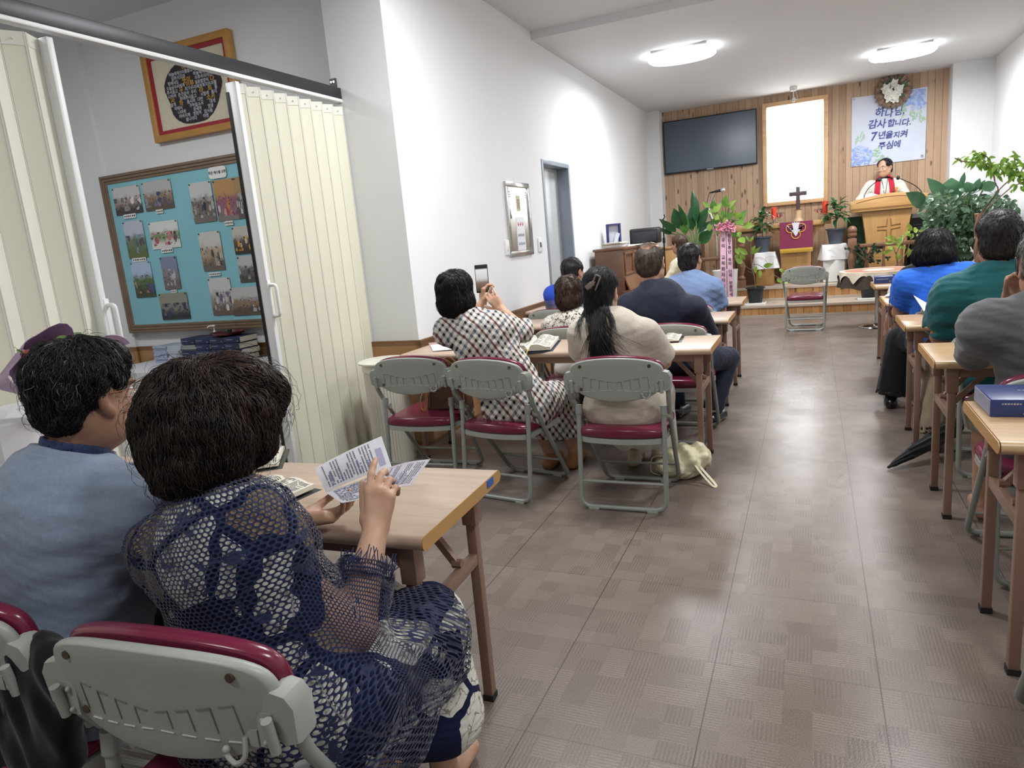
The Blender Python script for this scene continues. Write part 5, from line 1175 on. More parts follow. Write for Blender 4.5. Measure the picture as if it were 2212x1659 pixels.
def strands(name, mesh_obj, m, parent, n, L, w_=.0011, flow=None, curl=.0, lift=.004, seg=6, seed=0, keep=None, m2=None, grey=None, sag=.25):
    """many thin locks laid along the hair surface"""
    me = mesh_obj.data; r = random.Random(seed); bv = BVHTree.FromPolygons([v.co for v in me.vertices], [tuple(p.vertices) for p in me.polygons])
    polys = me.polygons; A = [p.area for p in polys]; idx = r.choices(range(len(polys)), A, k=n); mb = MB()
    for pi_ in idx:
        p = polys[pi_]; c = p.center.copy(); nn = p.normal.copy()
        if keep and not keep(c): continue
        t = flow(c, nn) if flow else Vector((0, 0, -1)); t = Vector(t)+Vector((r.gauss(0, .22), r.gauss(0, .22), r.gauss(0, .22)))
        pts = [c+nn*.0005]; q = c; ph = r.uniform(0, 6.3); l = L*r.uniform(.55, 1.2)/seg; lf = lift*r.uniform(.2, 1.6)
        for k in range(seg):
            t = (t-nn*t.dot(nn)); t = t.normalized() if t.length > 1e-5 else Vector((0, 0, -1))
            b = nn.cross(t); t2 = t+b*curl*sin(ph+k*1.5); q2 = q+t2.normalized()*l
            hit = bv.find_nearest(q2)
            if hit[0] is None: break
            q = hit[0]; nn = hit[1]; pts.append(q+nn*lf*(1-abs(2*(k+1)/seg-1.1)**2*.6))
            t = (flow(q, nn) if flow else Vector((0, 0, -1)))*.5+t2*.8
        if len(pts) < 3: continue
        K = len(pts); mb.cur = 1 if (m2 and grey and r.random() < grey(c)) else 0
        mb.tube(pts, [w_*(1-.75*(k/(K-1))**2) for k in range(K)], 3, caps=False)
    o = mb.build(name, [m, m2] if m2 else m, parent, ang=180); return o
class Person:
    """builds one figure: root Empty, body mesh, clothing and hair parts; everything in the root's local frame (x right, y forward)"""
    def __init__(s, label, x, y, rz=0., z=0., h=.008):
        s.t = thing('person', label, 'person', (x, y, z), rz); s.iv = s.t.matrix_basis.inverted(); s.h = h; s.R0 = np.array(Matrix.Rotation(-rz, 3, 'Z'))
    def L(s, p): return np.array(s.iv @ Vector(p), np.float32)          # world to local
    def pose(s, hip=.49, waist=(0, .02, .66), chest=(0, .03, .86), neck=(0, .05, 1.0), shw=.165, shz=.95, shy=.03, head=(0, .07, 1.14), yaw=0., pitch=0., roll=0., g=1., hs=1., roll_sh=0.):
        s.hipz = hip; s.P = np.array((0, .0, hip), np.float32); s.Wp = np.array(waist, np.float32); s.Cp = np.array(chest, np.float32); s.N = np.array(neck, np.float32)
        cx = neck[0]; s.SL = V3(cx-shw, shy, shz-roll_sh); s.SR = V3(cx+shw, shy, shz+roll_sh); s.Hc = np.array(head, np.float32); s.HR = rotm(yaw, pitch, roll); s.g = g; s.hs = hs
        s.arm = {}; s.leg = {}
        return s
    def arms(s, side, el, wr, **hand): s.arm[side] = (np.array(el, np.float32), np.array(wr, np.float32), hand)
    def legs(s, kL=(-.11, .42, .47), aL=(-.11, .40, .09), kR=(.11, .42, .47), aR=(.11, .40, .09), toe=(0, 1, 0)):
        s.leg = {-1: (np.array(kL, np.float32), np.array(aL, np.float32)), 1: (np.array(kR, np.float32), np.array(aR, np.float32))}; s.toe = np.array(toe, float)
    def torso(s, f, d=0., k=.05, belly=0.):
        g = s.g; f.cap(s.P, s.Wp, .158*g+d, .138*g+d+belly, k, fl=(1, 1.28, 1)); f.cap(s.Wp, s.Cp, .138*g+d+belly, .150*g+d, k, fl=(1, 1.3, 1))
        up = (s.SL+s.SR)/2; f.cap(s.SL*.88+up*.12-V3(0, 0, .012), s.SR*.88+up*.12-V3(0, 0, .012), .056*g+d*.5, None, .05); f.cap(s.Cp, up-V3(0, 0, .06), .145*g+d, .105*g+d*.8, k, fl=(1, 1.4, 1))
        for S in (s.SL, s.SR): f.cap(s.N-V3(0, .01, .03), S*.75+up*.25+V3(0, 0, .01), .042*g+d*.4, .046*g+d*.4, .04)
        f.ell(s.P+V3(-.08*g, -.03, -.01), (.10*g+d, .11*g+d, .10*g+d), .05); f.ell(s.P+V3(.08*g, -.03, -.01), (.10*g+d, .11*g+d, .10*g+d), .05)
    def bounds(s, extra=()):
        P = [s.P-V3(.22, .22, .15), s.P+V3(.22, .2, .1), s.Hc+.16, s.Hc-.16, s.SL-.14, s.SR+.14, s.Cp+V3(.2, .22, 0), s.Cp-V3(.2, .22, 0)]
        for e, w_, h_ in s.arm.values(): P += [e+.08, e-.08, w_+.2, w_-.2]
        for k_, a_ in s.leg.values(): P += [k_+.1, k_-.1, a_+V3(.1, .26, .05), a_-V3(.1, .12, .1)]
        P = np.array(P+list(extra)); return P.min(0)-.02, P.max(0)+.02
    def body(s, skin, ears=True, jaw=1., thumbs=None, eyes=True):
        lo, hi = s.bounds(); f = Field(lo, hi, s.h); s.torso(f, -.012)
        g = s.g; f.cap(s.N+V3(0, -.005, -.05), s.Hc+s.HR @ V3(0, -.022, -.055)*s.hs, .056*g**.5, .052*s.hs, .025); s.H = head_field(f, s.Hc, s.HR, s.hs, ears, jaw); s.thumb = {}
        for sd, (e, w_, hd) in s.arm.items():
            S = s.SL if sd < 0 else s.SR; f.cap(S, e, .046*g, .04*g, .03); f.cap(e, w_, .041*g, .026, .02, fl=(1, 1, 1))
            hd = dict(hd); d = hd.pop('d', w_-e); n = hd.pop('n', (0, 0, -1)); s.thumb[sd] = hand_field(f, w_, d, n, hd.pop('size', .93), side=hd.pop('side', sd), **hd)
        for sd, (k_, a_) in s.leg.items():
            hp = s.P+V3(sd*.085, .02, 0); f.cap(hp, k_, .078*g, .054*g, .03); f.cap(k_, a_, .052*g, .034, .02); f.ell(k_+(a_-k_)*.3+V3(0, -.006, 0), (.044*g, .046*g, .1), .03); t = s.toe*.13; f.cap(a_-V3(0, .03, .045), a_+t-V3(0, 0, .055), .034, .028, .025)
        V, Q = f.mesh(); b = np_mesh('body', V, Q, skin, s.t)
        if eyes:
            m = MB(); mi = MB()
            for x in (-1, 1): c = s.H(x*.032, .083, .005); m.sph(c, .0125*s.hs, 12, 8); mi.sph(s.H(x*.032, .0915, .005), .0062*s.hs, 10, 6)
            eo = m.build('eyes', mat('eye_white', 'dedbd4', .25), s.t); mi.build('iris', mat('dark_iris', '1d1512', .2), eo)
            m = MB()
            for x in (-1, 1): m.tube([s.H(x*.018, .094, .027), s.H(x*.034, .094, .031), s.H(x*.05, .084, .026)], [.003, .0035, .002], 6)
            m.build('eyebrows', mat('brow_hair', '2a2320', .8), s.t)
        return b
    def top(s, name, m, sleeve=.5, cuff=.058, d=.016, hem=None, collar=None, wr=.003, seed=0, uv=False, lower=None, belly=0., wf=22, neckr=.062, inner=.006, sl_r=.062, extra=None, cutoff=None):
        lo, hi = s.bounds(); f = Field(lo, hi, s.h*.9); s.torso(f, d, belly=belly); g = s.g; segs = [(s.P-V3(0, 0, .3), s.N, .14, (0, 1, 0))] if uv != 'v' else [(V3(s.N[0]*.6, 0, s.P[2]-.3), V3(s.N[0]*.6, 0, s.N[2]), .16, (0, 1, 0))]
        for sd, (e, w_, hd) in s.arm.items():
            S = s.SL if sd < 0 else s.SR; 
            if sleeve <= 1: E = S+(e-S)*sleeve; f.cap(S, E, sl_r*g+d*.4, cuff*g, .04, cut=True, inner=inner); segs.append((S, e, .05, (0, 0, 1) if abs((e-S)[2]) < .2 else (0, 1, 0)))
            else:
                E = e+(w_-e)*(sleeve-1); f.cap(S, e, sl_r*g+d*.4, .052*g+d*.2, .04); f.cap(e, E, .052*g+d*.2, cuff*g, .02, cut=True, inner=inner); segs += [(S, e, .05, (0, 1, 0)), (e, w_, .05, (1, 0, 0))]
        if lower: lower(f)
        nd = s.Hc-s.N; nd = nd/np.linalg.norm(nd); f.cap(s.N+nd*.005, s.N+nd*.2, neckr, neckr*1.15, .012, '-')
        if collar:
            h_, t_ = collar[:2]; b_ = s.N-nd*.02+V3(0, -.004, 0); f.cap(b_, s.N+nd*h_, neckr+t_+.014, neckr+t_, .003, cut=True); f.cap(s.N-nd*.01, s.N+nd*.3, neckr-.001, None, .0, '-')
        if hem is not None: f.half((0, 0, hem), (0, 0, -1), (-.6, -.6, hem-.5), (.6, .6, hem+.02))
        if cutoff: cutoff(f)
        if wr: f.ripple(lambda x, y, z: wr*n3((x, y, z*1.6), wf, seed)+wr*.5*n3((x*.6, y, z*2.6), wf*2.3, seed+1))
        V, Q = f.mesh(); U = None if not uv else (np.stack([V[:, 0]+.7*V[:, 1], V[:, 2]+.5*V[:, 1]], 1) if uv == 'p' else seg_uv(V, segs)); return np_mesh(name, V, Q, m, s.t, U)
    def pants(s, m, length=1., d=.014, cuff=.05, kr=.066, thr=.095, name='trousers', wr=.003, seed=3, flare=None):
        lo, hi = s.bounds(); f = Field(lo, hi, s.h); g = s.g; f.cap(s.P-V3(.06, .0, .0), s.P+V3(.06, 0, 0), .135*g+d, None, .04, fl=(1, 1.1, 1.2))
        for sd, (k_, a_) in s.leg.items():
            hp = s.P+V3(sd*.085, .01, 0); f.cap(hp, k_, thr*g, kr*g, .04); E = k_+(a_-k_)*length
            if length > 0: f.cap(k_, E, kr*g, cuff if flare is None else flare, .02, cut=True, inner=.006)
        if wr: f.ripple(lambda x, y, z: wr*n3((x, y, z), 26, seed))
        V, Q = f.mesh(); return np_mesh(name, V, Q, m, s.t)
    def shoes(s, m, sole=None):
        for sd, (k_, a_) in s.leg.items():
            f = Field(a_-V3(.12, .16, .12), a_+V3(.12, .3, .06), .006); t = s.toe*.15; f.cap(a_-V3(0, .045, .055), a_+t-V3(0, 0, .058), .038, .034, .02, fl=(1, 1, .95)); f.cap(a_-V3(0, .01, .02), a_-V3(0, .01, .05), .038, .04, .02); f.half((0, 0, max(a_[2]-.089, .001)), (0, 0, -1), a_-.3, a_+.3); V, Q = f.mesh(); np_mesh('shoe', V, Q, m, s.t)
    def hair(s, m, vols, cuts=(), wr=.004, wf=60, seed=5, h=None, name='hair', face=True):
        """vols, cuts: ellipsoids in the head's own frame"""
        h = h or s.h*.8; c = s.Hc; f = Field(c-.30, c+.30, h); lo = c-.30
        for p, r in vols: f.ell(s.H(*p), [q*s.hs for q in r], .03, '+', s.HR)
        if face:
            f.ell(s.H(0, .095, -.045), [.064*s.hs, .07*s.hs, .1*s.hs], .012, '-', s.HR); f.ell(s.H(0, .06, -.12), [.05*s.hs, .06*s.hs, .07*s.hs], .012, '-', s.HR)
        for p, r in cuts: f.ell(s.H(*p), [q*s.hs for q in r], .008, '-', s.HR)
        if wr: f.ripple(lambda x, y, z: wr*n3((x, y, z), wf, seed)+wr*.6*n3((x, y, z), wf*2.2, seed+9))
        V, Q = f.mesh(); return np_mesh(name, V, Q, m, s.t)
    def flow_down(s, whorl=(0, -.06, .12)):
        c = Vector(s.H(*whorl)); hc = Vector(s.Hc)
        def fl(p, n):
            d = p-c; k = max(0., min(1., (p.z-hc.z+.0)/.1)); return d.normalized()*k+Vector((0, 0, -1))*(1-k)
        return fl
# ------------------------------------------------------------------ people
SK = SKIN('skin_warm', 'b58a70'); SKF = SKIN('skin_light', 'c39c82'); SKT = SKIN('skin_tan', 'a17a62')
HB = hairmat('black_hair', '0d0c0d', '2a2728'); HBR = hairmat('dark_brown_hair', '120e0c', '33241c'); HBW = hairmat('brown_hair', '2b1e19', '523c31'); HG = hairmat('grey_hair', '55524f', '96928c'); HSL = hairmat('silver_strands', '6f6e6d', '8f8e8b')
def fabric(name, c, rough=.85, var=.07, bs=700, stretch=(1, 1, 1), sheen=.15, fold=.35):
    if name in _M: return _M[name]
    g = G(name); cc = lin(c); v = g.noise(g.mul(g.co(), stretch), 120, 3); g.col(g.ramp(v, [(.3, tuple(q*(1-var*2) for q in cc[:3])+(1,)), (.7, tuple(min(1, q*(1+var)) for q in cc[:3])+(1,))]))
    g.p(rough=rough, sheen=sheen, spec=.25); fo = g.noise(g.mul(g.co(), (1, 1, 1.6)), 7, 3, .45, .5); g.bump(g.m('ADD', g.m('MULTIPLY', fo, fold*3), g.m('MULTIPLY', g.noise(g.co(), bs, 2), .06)), .5, .007); return reg(g)
def seat(label, hip, neck, shL, shR, head, yaw=0., pitch=0., roll=0., g=1., hs=1., h=.008, kn=None):
    o = np.array((hip[0], hip[1], 0)); p = Person(label, hip[0], hip[1], 0, 0, h); l = lambda q: np.array(q, np.float32)-o.astype(np.float32)
    n, hd = l(neck), l(head); hp = np.array((0, 0, hip[2]), np.float32)
    p.pose(hip[2], hp+(n-hp)*.34+V3(0, .0, 0), hp+(n-hp)*.72+V3(0, -.005, 0), n, head=hd, yaw=yaw, pitch=pitch, roll=roll, g=g, hs=hs)
    p.SL, p.SR = l(shL), l(shR)
    if hip[1] > 4 or hip[0] > 0: p.SL[2] -= .018; p.SR[2] -= .018
    p.l = l; return p
# ---- navy lace woman, nearest the camera
NW_ = seat('person in a navy lace cardigan with a dark brown perm, holding a bulletin', (-.955, .93, .50), (-1.09, .945, .905), (-1.24, .93, .805), (-.985, .95, .78), (-1.112, 1.0, 1.043), yaw=.02, pitch=-.32, g=1.06, hs=1.02, h=.0042)
pR = dict(d=(.02, .22, .5), n=(-.25, .9, 0), curls=(.35, .75, .95, 1.), thumb=(.9, .45, .4), size=.92); pL = dict(d=(.55, .42, .02), n=(.15, .1, 1), curls=(.55, .6, .65, .7), thumb=(.8, .55, .3), size=.88)
NW_.arms(-1, NW_.l((-1.29, 1.03, .70)), NW_.l((-1.13, 1.225, .752)), **pL); NW_.arms(1, NW_.l((-.835, 1.0, .64)), NW_.l((-.86, 1.145, .785)), **pR)
NW_.legs((-.10, .38, .475), (-.08, .34, .09), (.07, .40, .475), (.10, .36, .09))
b = NW_.body(SKF)
def hexlace(name, c, cell=.0092):
    g = G(name); u, v, _ = g.xyz(g.co('UV')); wn = g.noise(g.co(), 30, 2)
    v2 = g.m('DIVIDE', g.m('ADD', v, g.m('MULTIPLY', wn, .006)), cell*.866); row = g.m('FLOOR', v2); u2 = g.m('ADD', g.m('DIVIDE', g.m('ADD', u, g.m('MULTIPLY', wn, .005)), cell), g.m('MULTIPLY', g.m('MODULO', row, 2), .5))
    lx = g.m('SUBTRACT', g.m('FRACT', u2), .5); ly = g.m('MULTIPLY', g.m('SUBTRACT', g.m('FRACT', v2), .5), .866)
    d = g.m('SQRT', g.m('ADD', g.m('MULTIPLY', lx, lx), g.m('MULTIPLY', ly, ly))); hole = g.m('LESS_THAN', d, .36)
    mo = g.m('GREATER_THAN', g.noise(g.co(), 15, 3, .6, 1.5), .615); fil = g.m('LESS_THAN', g.vor(g.co(), 95), .36)
    hole = g.m('MULTIPLY', hole, g.m('SUBTRACT', 1, g.m('MULTIPLY', mo, g.m('SUBTRACT', 1, g.m('MULTIPLY', fil, .0)))))
    cc = lin(c); g.col(g.ramp(g.noise(g.co(), 90, 3), [(.3, tuple(q*.6 for q in cc[:3])+(1,)), (.7, cc)])); g.p(rough=.85, sheen=.2, spec=.2)
    g.bump(g.m('ADD', g.m('MULTIPLY', d, .8), g.m('MULTIPLY', g.noise(g.co(), 140, 3), .8)), .7, .004)
    tr = g.n('BsdfTransparent'); mx = g.n('MixShader', {0: hole, 1: g.b.outputs[0], 2: tr.outputs[0]}); g.t.links.new(mx.outputs[0], g.out.inputs[0]); return reg(g)
def petalprint():
    g = G('navy_white_floral_print'); co = g.co(); w_ = g.noise(co, 7, 2); q = g.n('VectorMath', {0: co, 1: g.vec(g.m('MULTIPLY', w_, .12), g.m('MULTIPLY', w_, -.07), g.m('MULTIPLY', w_, .1))}, operation='ADD').outputs[0]
    v = g.vor(q, 7., 'DISTANCE_TO_EDGE'); r = g.xyz(g.vor(q, 7., out='Color'))[0]; wh = g.m('MULTIPLY', g.m('GREATER_THAN', v, .06), g.m('GREATER_THAN', r, .2))
    c = g.mix(wh, lin('18203f'), lin('d9d7cc')); ln = g.m('LESS_THAN', g.m('ABSOLUTE', g.m('SUBTRACT', g.noise(q, 22, 3), .5)), .016); c = g.mix(g.m('MULTIPLY', g.m('MULTIPLY', ln, wh), .7), c, lin('6a5546'))
    c = g.mix(g.m('MULTIPLY', g.m('GREATER_THAN', r, .86), wh), c, lin('8d7b62')); g.col(c); g.p(rough=.8, spec=.2); return reg(g)
LACE = hexlace('navy_lace', '232a49'); PRN = petalprint()
def skirt(f, p=NW_, d=0., z0=.22, yk=.40):
    for s_ in (-1, 1): f.cap(p.P+V3(s_*.09, .02, 0), V3(s_*.085, yk-.02, .475), .115+d, .088+d, .05)
    f.cap(V3(-.08, yk, .45), V3(-.06, yk-.02, z0), .085+d, .10+d, .05); f.cap(V3(.08, yk, .45), V3(.10, yk-.02, z0), .085+d, .105+d, .05); f.cap(V3(0, yk-.03, .44), V3(.02, yk-.05, z0), .08+d, .1+d, .06)
NW_.top('dress', PRN, sleeve=.12, cuff=.07, d=.004, lower=lambda f: skirt(f), hem=.13, wr=.003, seed=2, neckr=.06)
def lsk(f):
    for s_ in (-1, 1): f.cap(NW_.P+V3(s_*.10, .0, .0), V3(s_*.095+.01, .33, .47), .135, .115, .05)
    f.cap(V3(.16, .1, .44), V3(.15, .33, .40), .07, .055, .05); f.cap(V3(.13, -.04, .45), V3(.15, .1, .38), .09, .08, .06); f.cap(V3(-.13, -.04, .45), V3(-.15, .1, .38), .09, .08, .06)
lc = NW_.top('lace_cardigan', LACE, sleeve=1.62, cuff=.058, d=.02, lower=lsk, hem=.33, wr=.005, seed=4, uv=True, neckr=.064, collar=(.03, .006), inner=.004, sl_r=.056)
for sd in (1, -1):                                             # frayed lace cuff
    m = MB(); e, w_, _ = NW_.arm[sd]; E = Vector(e+(w_-e)*.62); dv = Vector(w_-e).normalized(); a = dv.orthogonal().normalized(); b2 = dv.cross(a)
    for k in range(56):
        q = E+(a*cos(k*.1122)+b2*sin(k*.1122))*.055; e2 = q+dv*rnd.uniform(.008, .028)+a*rnd.uniform(-.008, .008)+b2*rnd.uniform(-.008, .008); m.tube([q-dv*.012, q, e2], .0012, 4)
    m.build('cuff_fringe', mat('navy_fringe', '232b4d', .9), NW_.t)
hm = NW_.hair(HBR, [((0, -.02, .035), (.105, .122, .104)), ((.02, .01, .085), (.08, .09, .065)), ((-.05, -.05, -.02), (.068, .08, .095)), ((.055, -.035, -.02), (.066, .085, .09)), ((0, -.065, -.05), (.09, .064, .08)), ((.04, .06, .075), (.055, .05, .045)), ((.062, .02, -.0), (.05, .06, .075))], wr=.012, wf=22, h=.005)
fl0 = NW_.flow_down((.0, -.07, .14)); hr_ = Vector(NW_.H(.07, .0, .12))
strands('hair_strands', hm, HBR, hm, 6500, .13, .0011, fl0, .38, .006, 9, 1, m2=HBW, grey=lambda c: .5 if (c-hr_).length < .11 else .08)
strands('flyaway_hair', hm, HBR, hm, 380, .08, .0005, fl0, .7, .022, 6, 2)
for sd in (-1,):                                               # bead bracelet on the left wrist
    e, w_, _ = NW_.arm[sd]; dv = Vector(w_-e).normalized(); a = dv.orthogonal().normalized(); b2 = dv.cross(a); c = Vector(w_)-dv*.035; m = MB(); m2_ = MB()
    for k in range(20): (m if k % 3 else m2_).sph(c+(a*cos(k*pi/10)+b2*sin(k*pi/10))*.0345, .0055, 8, 6)
    o = m.build('bracelet', mat('rose_quartz', 'c79f98', .2), NW_.t); m2_.build('gold_beads', mat('rose_gold', 'b98a5e', .25, .8), o)
q3, u3, tp = NW_.thumb[-1]; MB().sph(Vector(q3)+Vector(u3)*.004+Vector((0, 0, .004)), (.006, .009, .0035), 10, 6, Matrix.Rotation(math.atan2(u3[1], u3[0])-pi/2, 3, 'Z')).build('thumbnail', mat('navy_nail_polish', '1d2238', .2), NW_.t)
# ---- man in the blue grey jacket
MN = seat('person in a blue grey jacket with greying black hair and glasses', (-1.56, .90, .51), (-1.505, .95, .962), (-1.735, .92, .865), (-1.335, .97, .865), (-1.484, 1.0, 1.112), yaw=.05, pitch=-.12, g=1.12, hs=1.0, h=.006)
MN.arms(-1, MN.l((-1.80, 1.05, .68)), MN.l((-1.62, 1.27, .775)), curls=(.4, .4, .5, .5)); MN.arms(1, MN.l((-1.32, 1.05, .67)), MN.l((-1.45, 1.27, .775)), curls=(.4, .4, .5, .5)); MN.legs((-.12, .40, .48), (-.12, .38, .09), (.12, .40, .48), (.12, .38, .09))
MN.body(SKT); JK = fabric('blue_grey_linen', '7e899c', .8, .05, 600, (1, 1, 1), .15, .3)
MN.top('jacket', JK, sleeve=1.8, cuff=.045, d=.018, hem=.40, wr=.0045, seed=11, collar=(.042, .02), neckr=.066, sl_r=.07); MN.pants(fabric('dark_trousers', '23252b'), name='trousers')
f = Field(MN.N-V3(.14, .14, .1), MN.N+V3(.14, .14, .12), .005); nd = (MN.Hc-MN.N)/np.linalg.norm(MN.Hc-MN.N); f.cap(MN.N-nd*.03, MN.N+nd*.062, .071, .069, .0, cut=True); f.cap(MN.N-nd*.06, MN.N+nd*.2, .0635, None, 0, '-'); V, Q = f.mesh(); np_mesh('shirt_collar', V, Q, fabric('navy_shirt', '2b3658'), MN.t)
f = Field(MN.N-V3(.16, .16, .12), MN.N+V3(.16, .16, .12), .005); b0 = MN.N-V3(0, .012, 0); f.cap(b0-nd*.03, b0+nd*.036, .098, .082, .0, cut=True); f.cap(b0-nd*.06, b0+nd*.2, .0735, None, 0, '-'); V, Q = f.mesh(); np_mesh('jacket_collar', V, Q, JK, MN.t)
mh = MN.hair(HB, [((0, -.02, .045), (.083, .100, .083)), ((0, .03, .08), (.065, .06, .04)), ((0, -.066, -.012), (.064, .038, .062)), ((.055, -.01, .03), (.026, .055, .04)), ((-.055, -.01, .03), (.026, .055, .04))], cuts=[((.088, .004, -.015), (.034, .032, .045)), ((-.088, .004, -.015), (.034, .032, .045)), ((.07, .05, -.03), (.04, .045, .05))], wr=.005, wf=55, h=.0045)
def fl1(p, n): d = Vector(p)-Vector(MN.H(0, -.03, .13)); return (d.normalized()*.6+Vector((.0, -.25, -.5)))
gx = Vector(MN.H(.06, .06, .02))
strands('hair_strands', mh, HB, mh, 4200, .065, .0010, fl1, .5, .006, 7, 3, m2=HSL, grey=lambda c: .6 if (c-gx).length < .045 else .02)
strands('flyaway_hair', mh, HB, mh, 260, .05, .0005, fl1, .9, .016, 6, 4, m2=HSL, grey=lambda c: .03)
def glasses(p, m, name='glasses', lens=False):
    mb = MB(); h = p.H
    for s_ in (-1, 1):
        mb.tube([h(s_*.034+.024*cos(a), .118, .004+.019*sin(a)) for a in [2*pi*k/20 for k in range(20)]], .0013, 6, True); mb.tube([h(s_*.058, .116, .01), h(s_*.082, .085, .012), h(s_*.088, -.01, .008)], .0013, 6)
    mb.tube([h(-.01, .118, .008), h(0, .121, .011), h(.01, .118, .008)], .0013, 6); mb.build(name, m, p.t)
glasses(MN, mat('rose_gold_wire', 'b4836a', .3, .7))
# ---- checked dress woman taking a photo
CK = seat('person in a black and cream checked dress raising a phone', (-1.49, 3.42, .50), (-1.735, 3.43, .965), (-1.895, 3.43, .905), (-1.575, 3.44, .915), (-1.83, 3.47, 1.112), yaw=-.12, pitch=.08, roll=-.05, g=1.02, h=.0055)
CK.arms(-1, CK.l((-1.93, 3.62, .88)), CK.l((-1.80, 3.72, 1.03)), d=(.02, .12, .6), n=(.5, .55, 0), curls=(.9, .9, .95, 1.), thumb=(.8, .5, .3), size=.9)
CK.arms(1, CK.l((-1.485, 3.56, .875)), CK.l((-1.655, 3.665, .99)), d=(-.52, .2, .62), n=(-.3, .8, .1), curls=(.35, .45, .55, .15), thumb=(.8, .6, .1), size=.95)
CK.legs((-.10, .34, .475), (.02, .36, .09), (.10, .36, .475), (.16, .40, .09))
CK.body(SKF)
def plaid():
    g = G('diagonal_check_fabric'); u, v, _ = g.xyz(g.co('UV')); S = .046
    p = g.m('DIVIDE', g.m('ADD', u, g.m('MULTIPLY', v, .8)), S); q = g.m('DIVIDE', g.m('SUBTRACT', u, g.m('MULTIPLY', v, .8)), S)
    bp = g.m('LESS_THAN', g.m('ABSOLUTE', g.m('SUBTRACT', g.m('FRACT', p), .5)), .215); bq = g.m('LESS_THAN', g.m('ABSOLUTE', g.m('SUBTRACT', g.m('FRACT', q), .5)), .215)
    both = g.m('MULTIPLY', bp, bq); one = g.m('SUBTRACT', g.m('MAXIMUM', bp, bq), both)
    hp = g.m('GREATER_THAN', g.m('FRACT', g.m('MULTIPLY', p, 9)), .5); hq = g.m('GREATER_THAN', g.m('FRACT', g.m('MULTIPLY', q, 9)), .5); ht = g.m('ADD', g.m('MULTIPLY', bp, hq), g.m('MULTIPLY', bq, hp), clamp=True)
    k = g.m('ADD', both, g.m('MULTIPLY', one, g.m('MULTIPLY', ht, .85)), clamp=True)
    c = g.mix(k, lin('d8d2c8'), lin('1f2232'))
    r1 = g.m('LESS_THAN', g.m('ABSOLUTE', g.m('SUBTRACT', g.m('FRACT', g.m('DIVIDE', p, 3)), .5)), .05); r2 = g.m('LESS_THAN', g.m('ABSOLUTE', g.m('SUBTRACT', g.m('FRACT', g.m('DIVIDE', q, 3)), .17)), .03)
    c = g.mix(g.m('MULTIPLY', r1, .75), c, lin('6f2a2e')); c = g.mix(g.m('MULTIPLY', r2, .6), c, lin('7f98ad')); g.col(c); g.p(rough=.75, spec=.2); g.bump(g.noise(g.mul(g.co(), (1, 1, 1.8)), 10, 4), .5, .02); return reg(g)
PLD = plaid()
def ckl(f):
    for s_ in (-1, 1): f.cap(CK.P+V3(s_*.085, .02, -.01), V3(s_*.09+.02, .34, .46), .115, .085, .05)
    f.cap(V3(-.05, .34, .45), V3(.03, .36, .24), .085, .095, .05); f.cap(V3(.11, .36, .45), V3(.13, .38, .24), .08, .095, .05)
CK.top('checked_dress', PLD, sleeve=1.12, cuff=.072, d=.022, lower=ckl, hem=.2, wr=.005, seed=21, uv='p', collar=(.035, .012), neckr=.062, sl_r=.075)
CK.shoes(mat('tan_sandal_leather', 'a9744c', .5))
ch = CK.hair(HB, [((0, -.02, .045), (.098, .11, .093)), ((0, -.05, -.035), (.092, .078, .085)), ((.06, -.02, -.05), (.04, .06, .06)), ((-.06, -.03, -.05), (.045, .065, .065))], cuts=[((-.03, -.118, .088), (.030, .018, .016))], wr=.005, h=.005)
strands('hair_strands', ch, HB, ch, 2600, .08, .0011, CK.flow_down((-.01, -.05, .14)), .5, .006, 6, 5, m2=HBR, grey=lambda c: .3)
# ---- cream shirt woman with long black hair
CR_ = seat('person in a cream short sleeved shirt with long black hair held by a claw clip', (-.885, 3.43, .50), (-.96, 3.44, .945), (-1.10, 3.43, .868), (-.765, 3.43, .855), (-1.0, 3.485, 1.075), yaw=-.05, pitch=-.05, g=1.02, h=.006)
CR_.arms(-1, CR_.l((-1.14, 3.56, .70)), CR_.l((-1.05, 3.80, .75)), curls=(.4, .4, .4, .4)); CR_.arms(1, CR_.l((-.715, 3.56, .69)), CR_.l((-.82, 3.80, .75)), curls=(.4, .4, .4, .4)); CR_.legs((-.10, .38, .475), (-.09, .48, .09), (.10, .38, .475), (.03, .60, .09))
CR_.body(SKF); CRM = fabric('cream_linen', 'c4b9aa', .8, .05, 800, (1, 1, 1), .15, .5)
def crl(f):
    f.ell(CR_.P+V3(0, -.0, -.02), (.225, .185, .12), .05)
crt = CR_.top('cream_shirt', CRM, sleeve=.82, cuff=.083, d=.024, hem=.415, wr=.0032, seed=31, wf=14, lower=crl, collar=(.025, .022), neckr=.064, sl_r=.068)
def crs(f):
    for s_ in (-1, 1): f.cap(CR_.P+V3(s_*.085, .02, 0), V3(s_*.09, .38, .47), .11, .085, .05); f.cap(V3(s_*.09, .38, .46), V3(s_*.07, .36, .20), .08, .12, .05)
f = Field(V3(-.28, -.2, .1), V3(.28, .55, .62), .007); crs(f); f.half((0, 0, .16), (0, 0, -1), (-.6, -.6, 0), (.6, .6, .2)); f.ripple(lambda x, y, z: .008*np.sin(x*55+y*40)); V, Q = f.mesh(); np_mesh('skirt', V, Q, fabric('white_skirt', 'd3cdc4'), CR_.t); CR_.shoes(mat('ivory_shoe', 'cfc0a6', .4))
hh_ = CR_.hair(HB, [((0, -.018, .045), (.088, .104, .09)), ((0, -.06, -.03), (.075, .06, .09)), ((.0, -.075, -.12), (.062, .04, .09))], wr=.003, h=.005)
ml = MB(); c0 = Vector(CR_.H(.015, -.09, -.06)); r_ = random.Random(5)
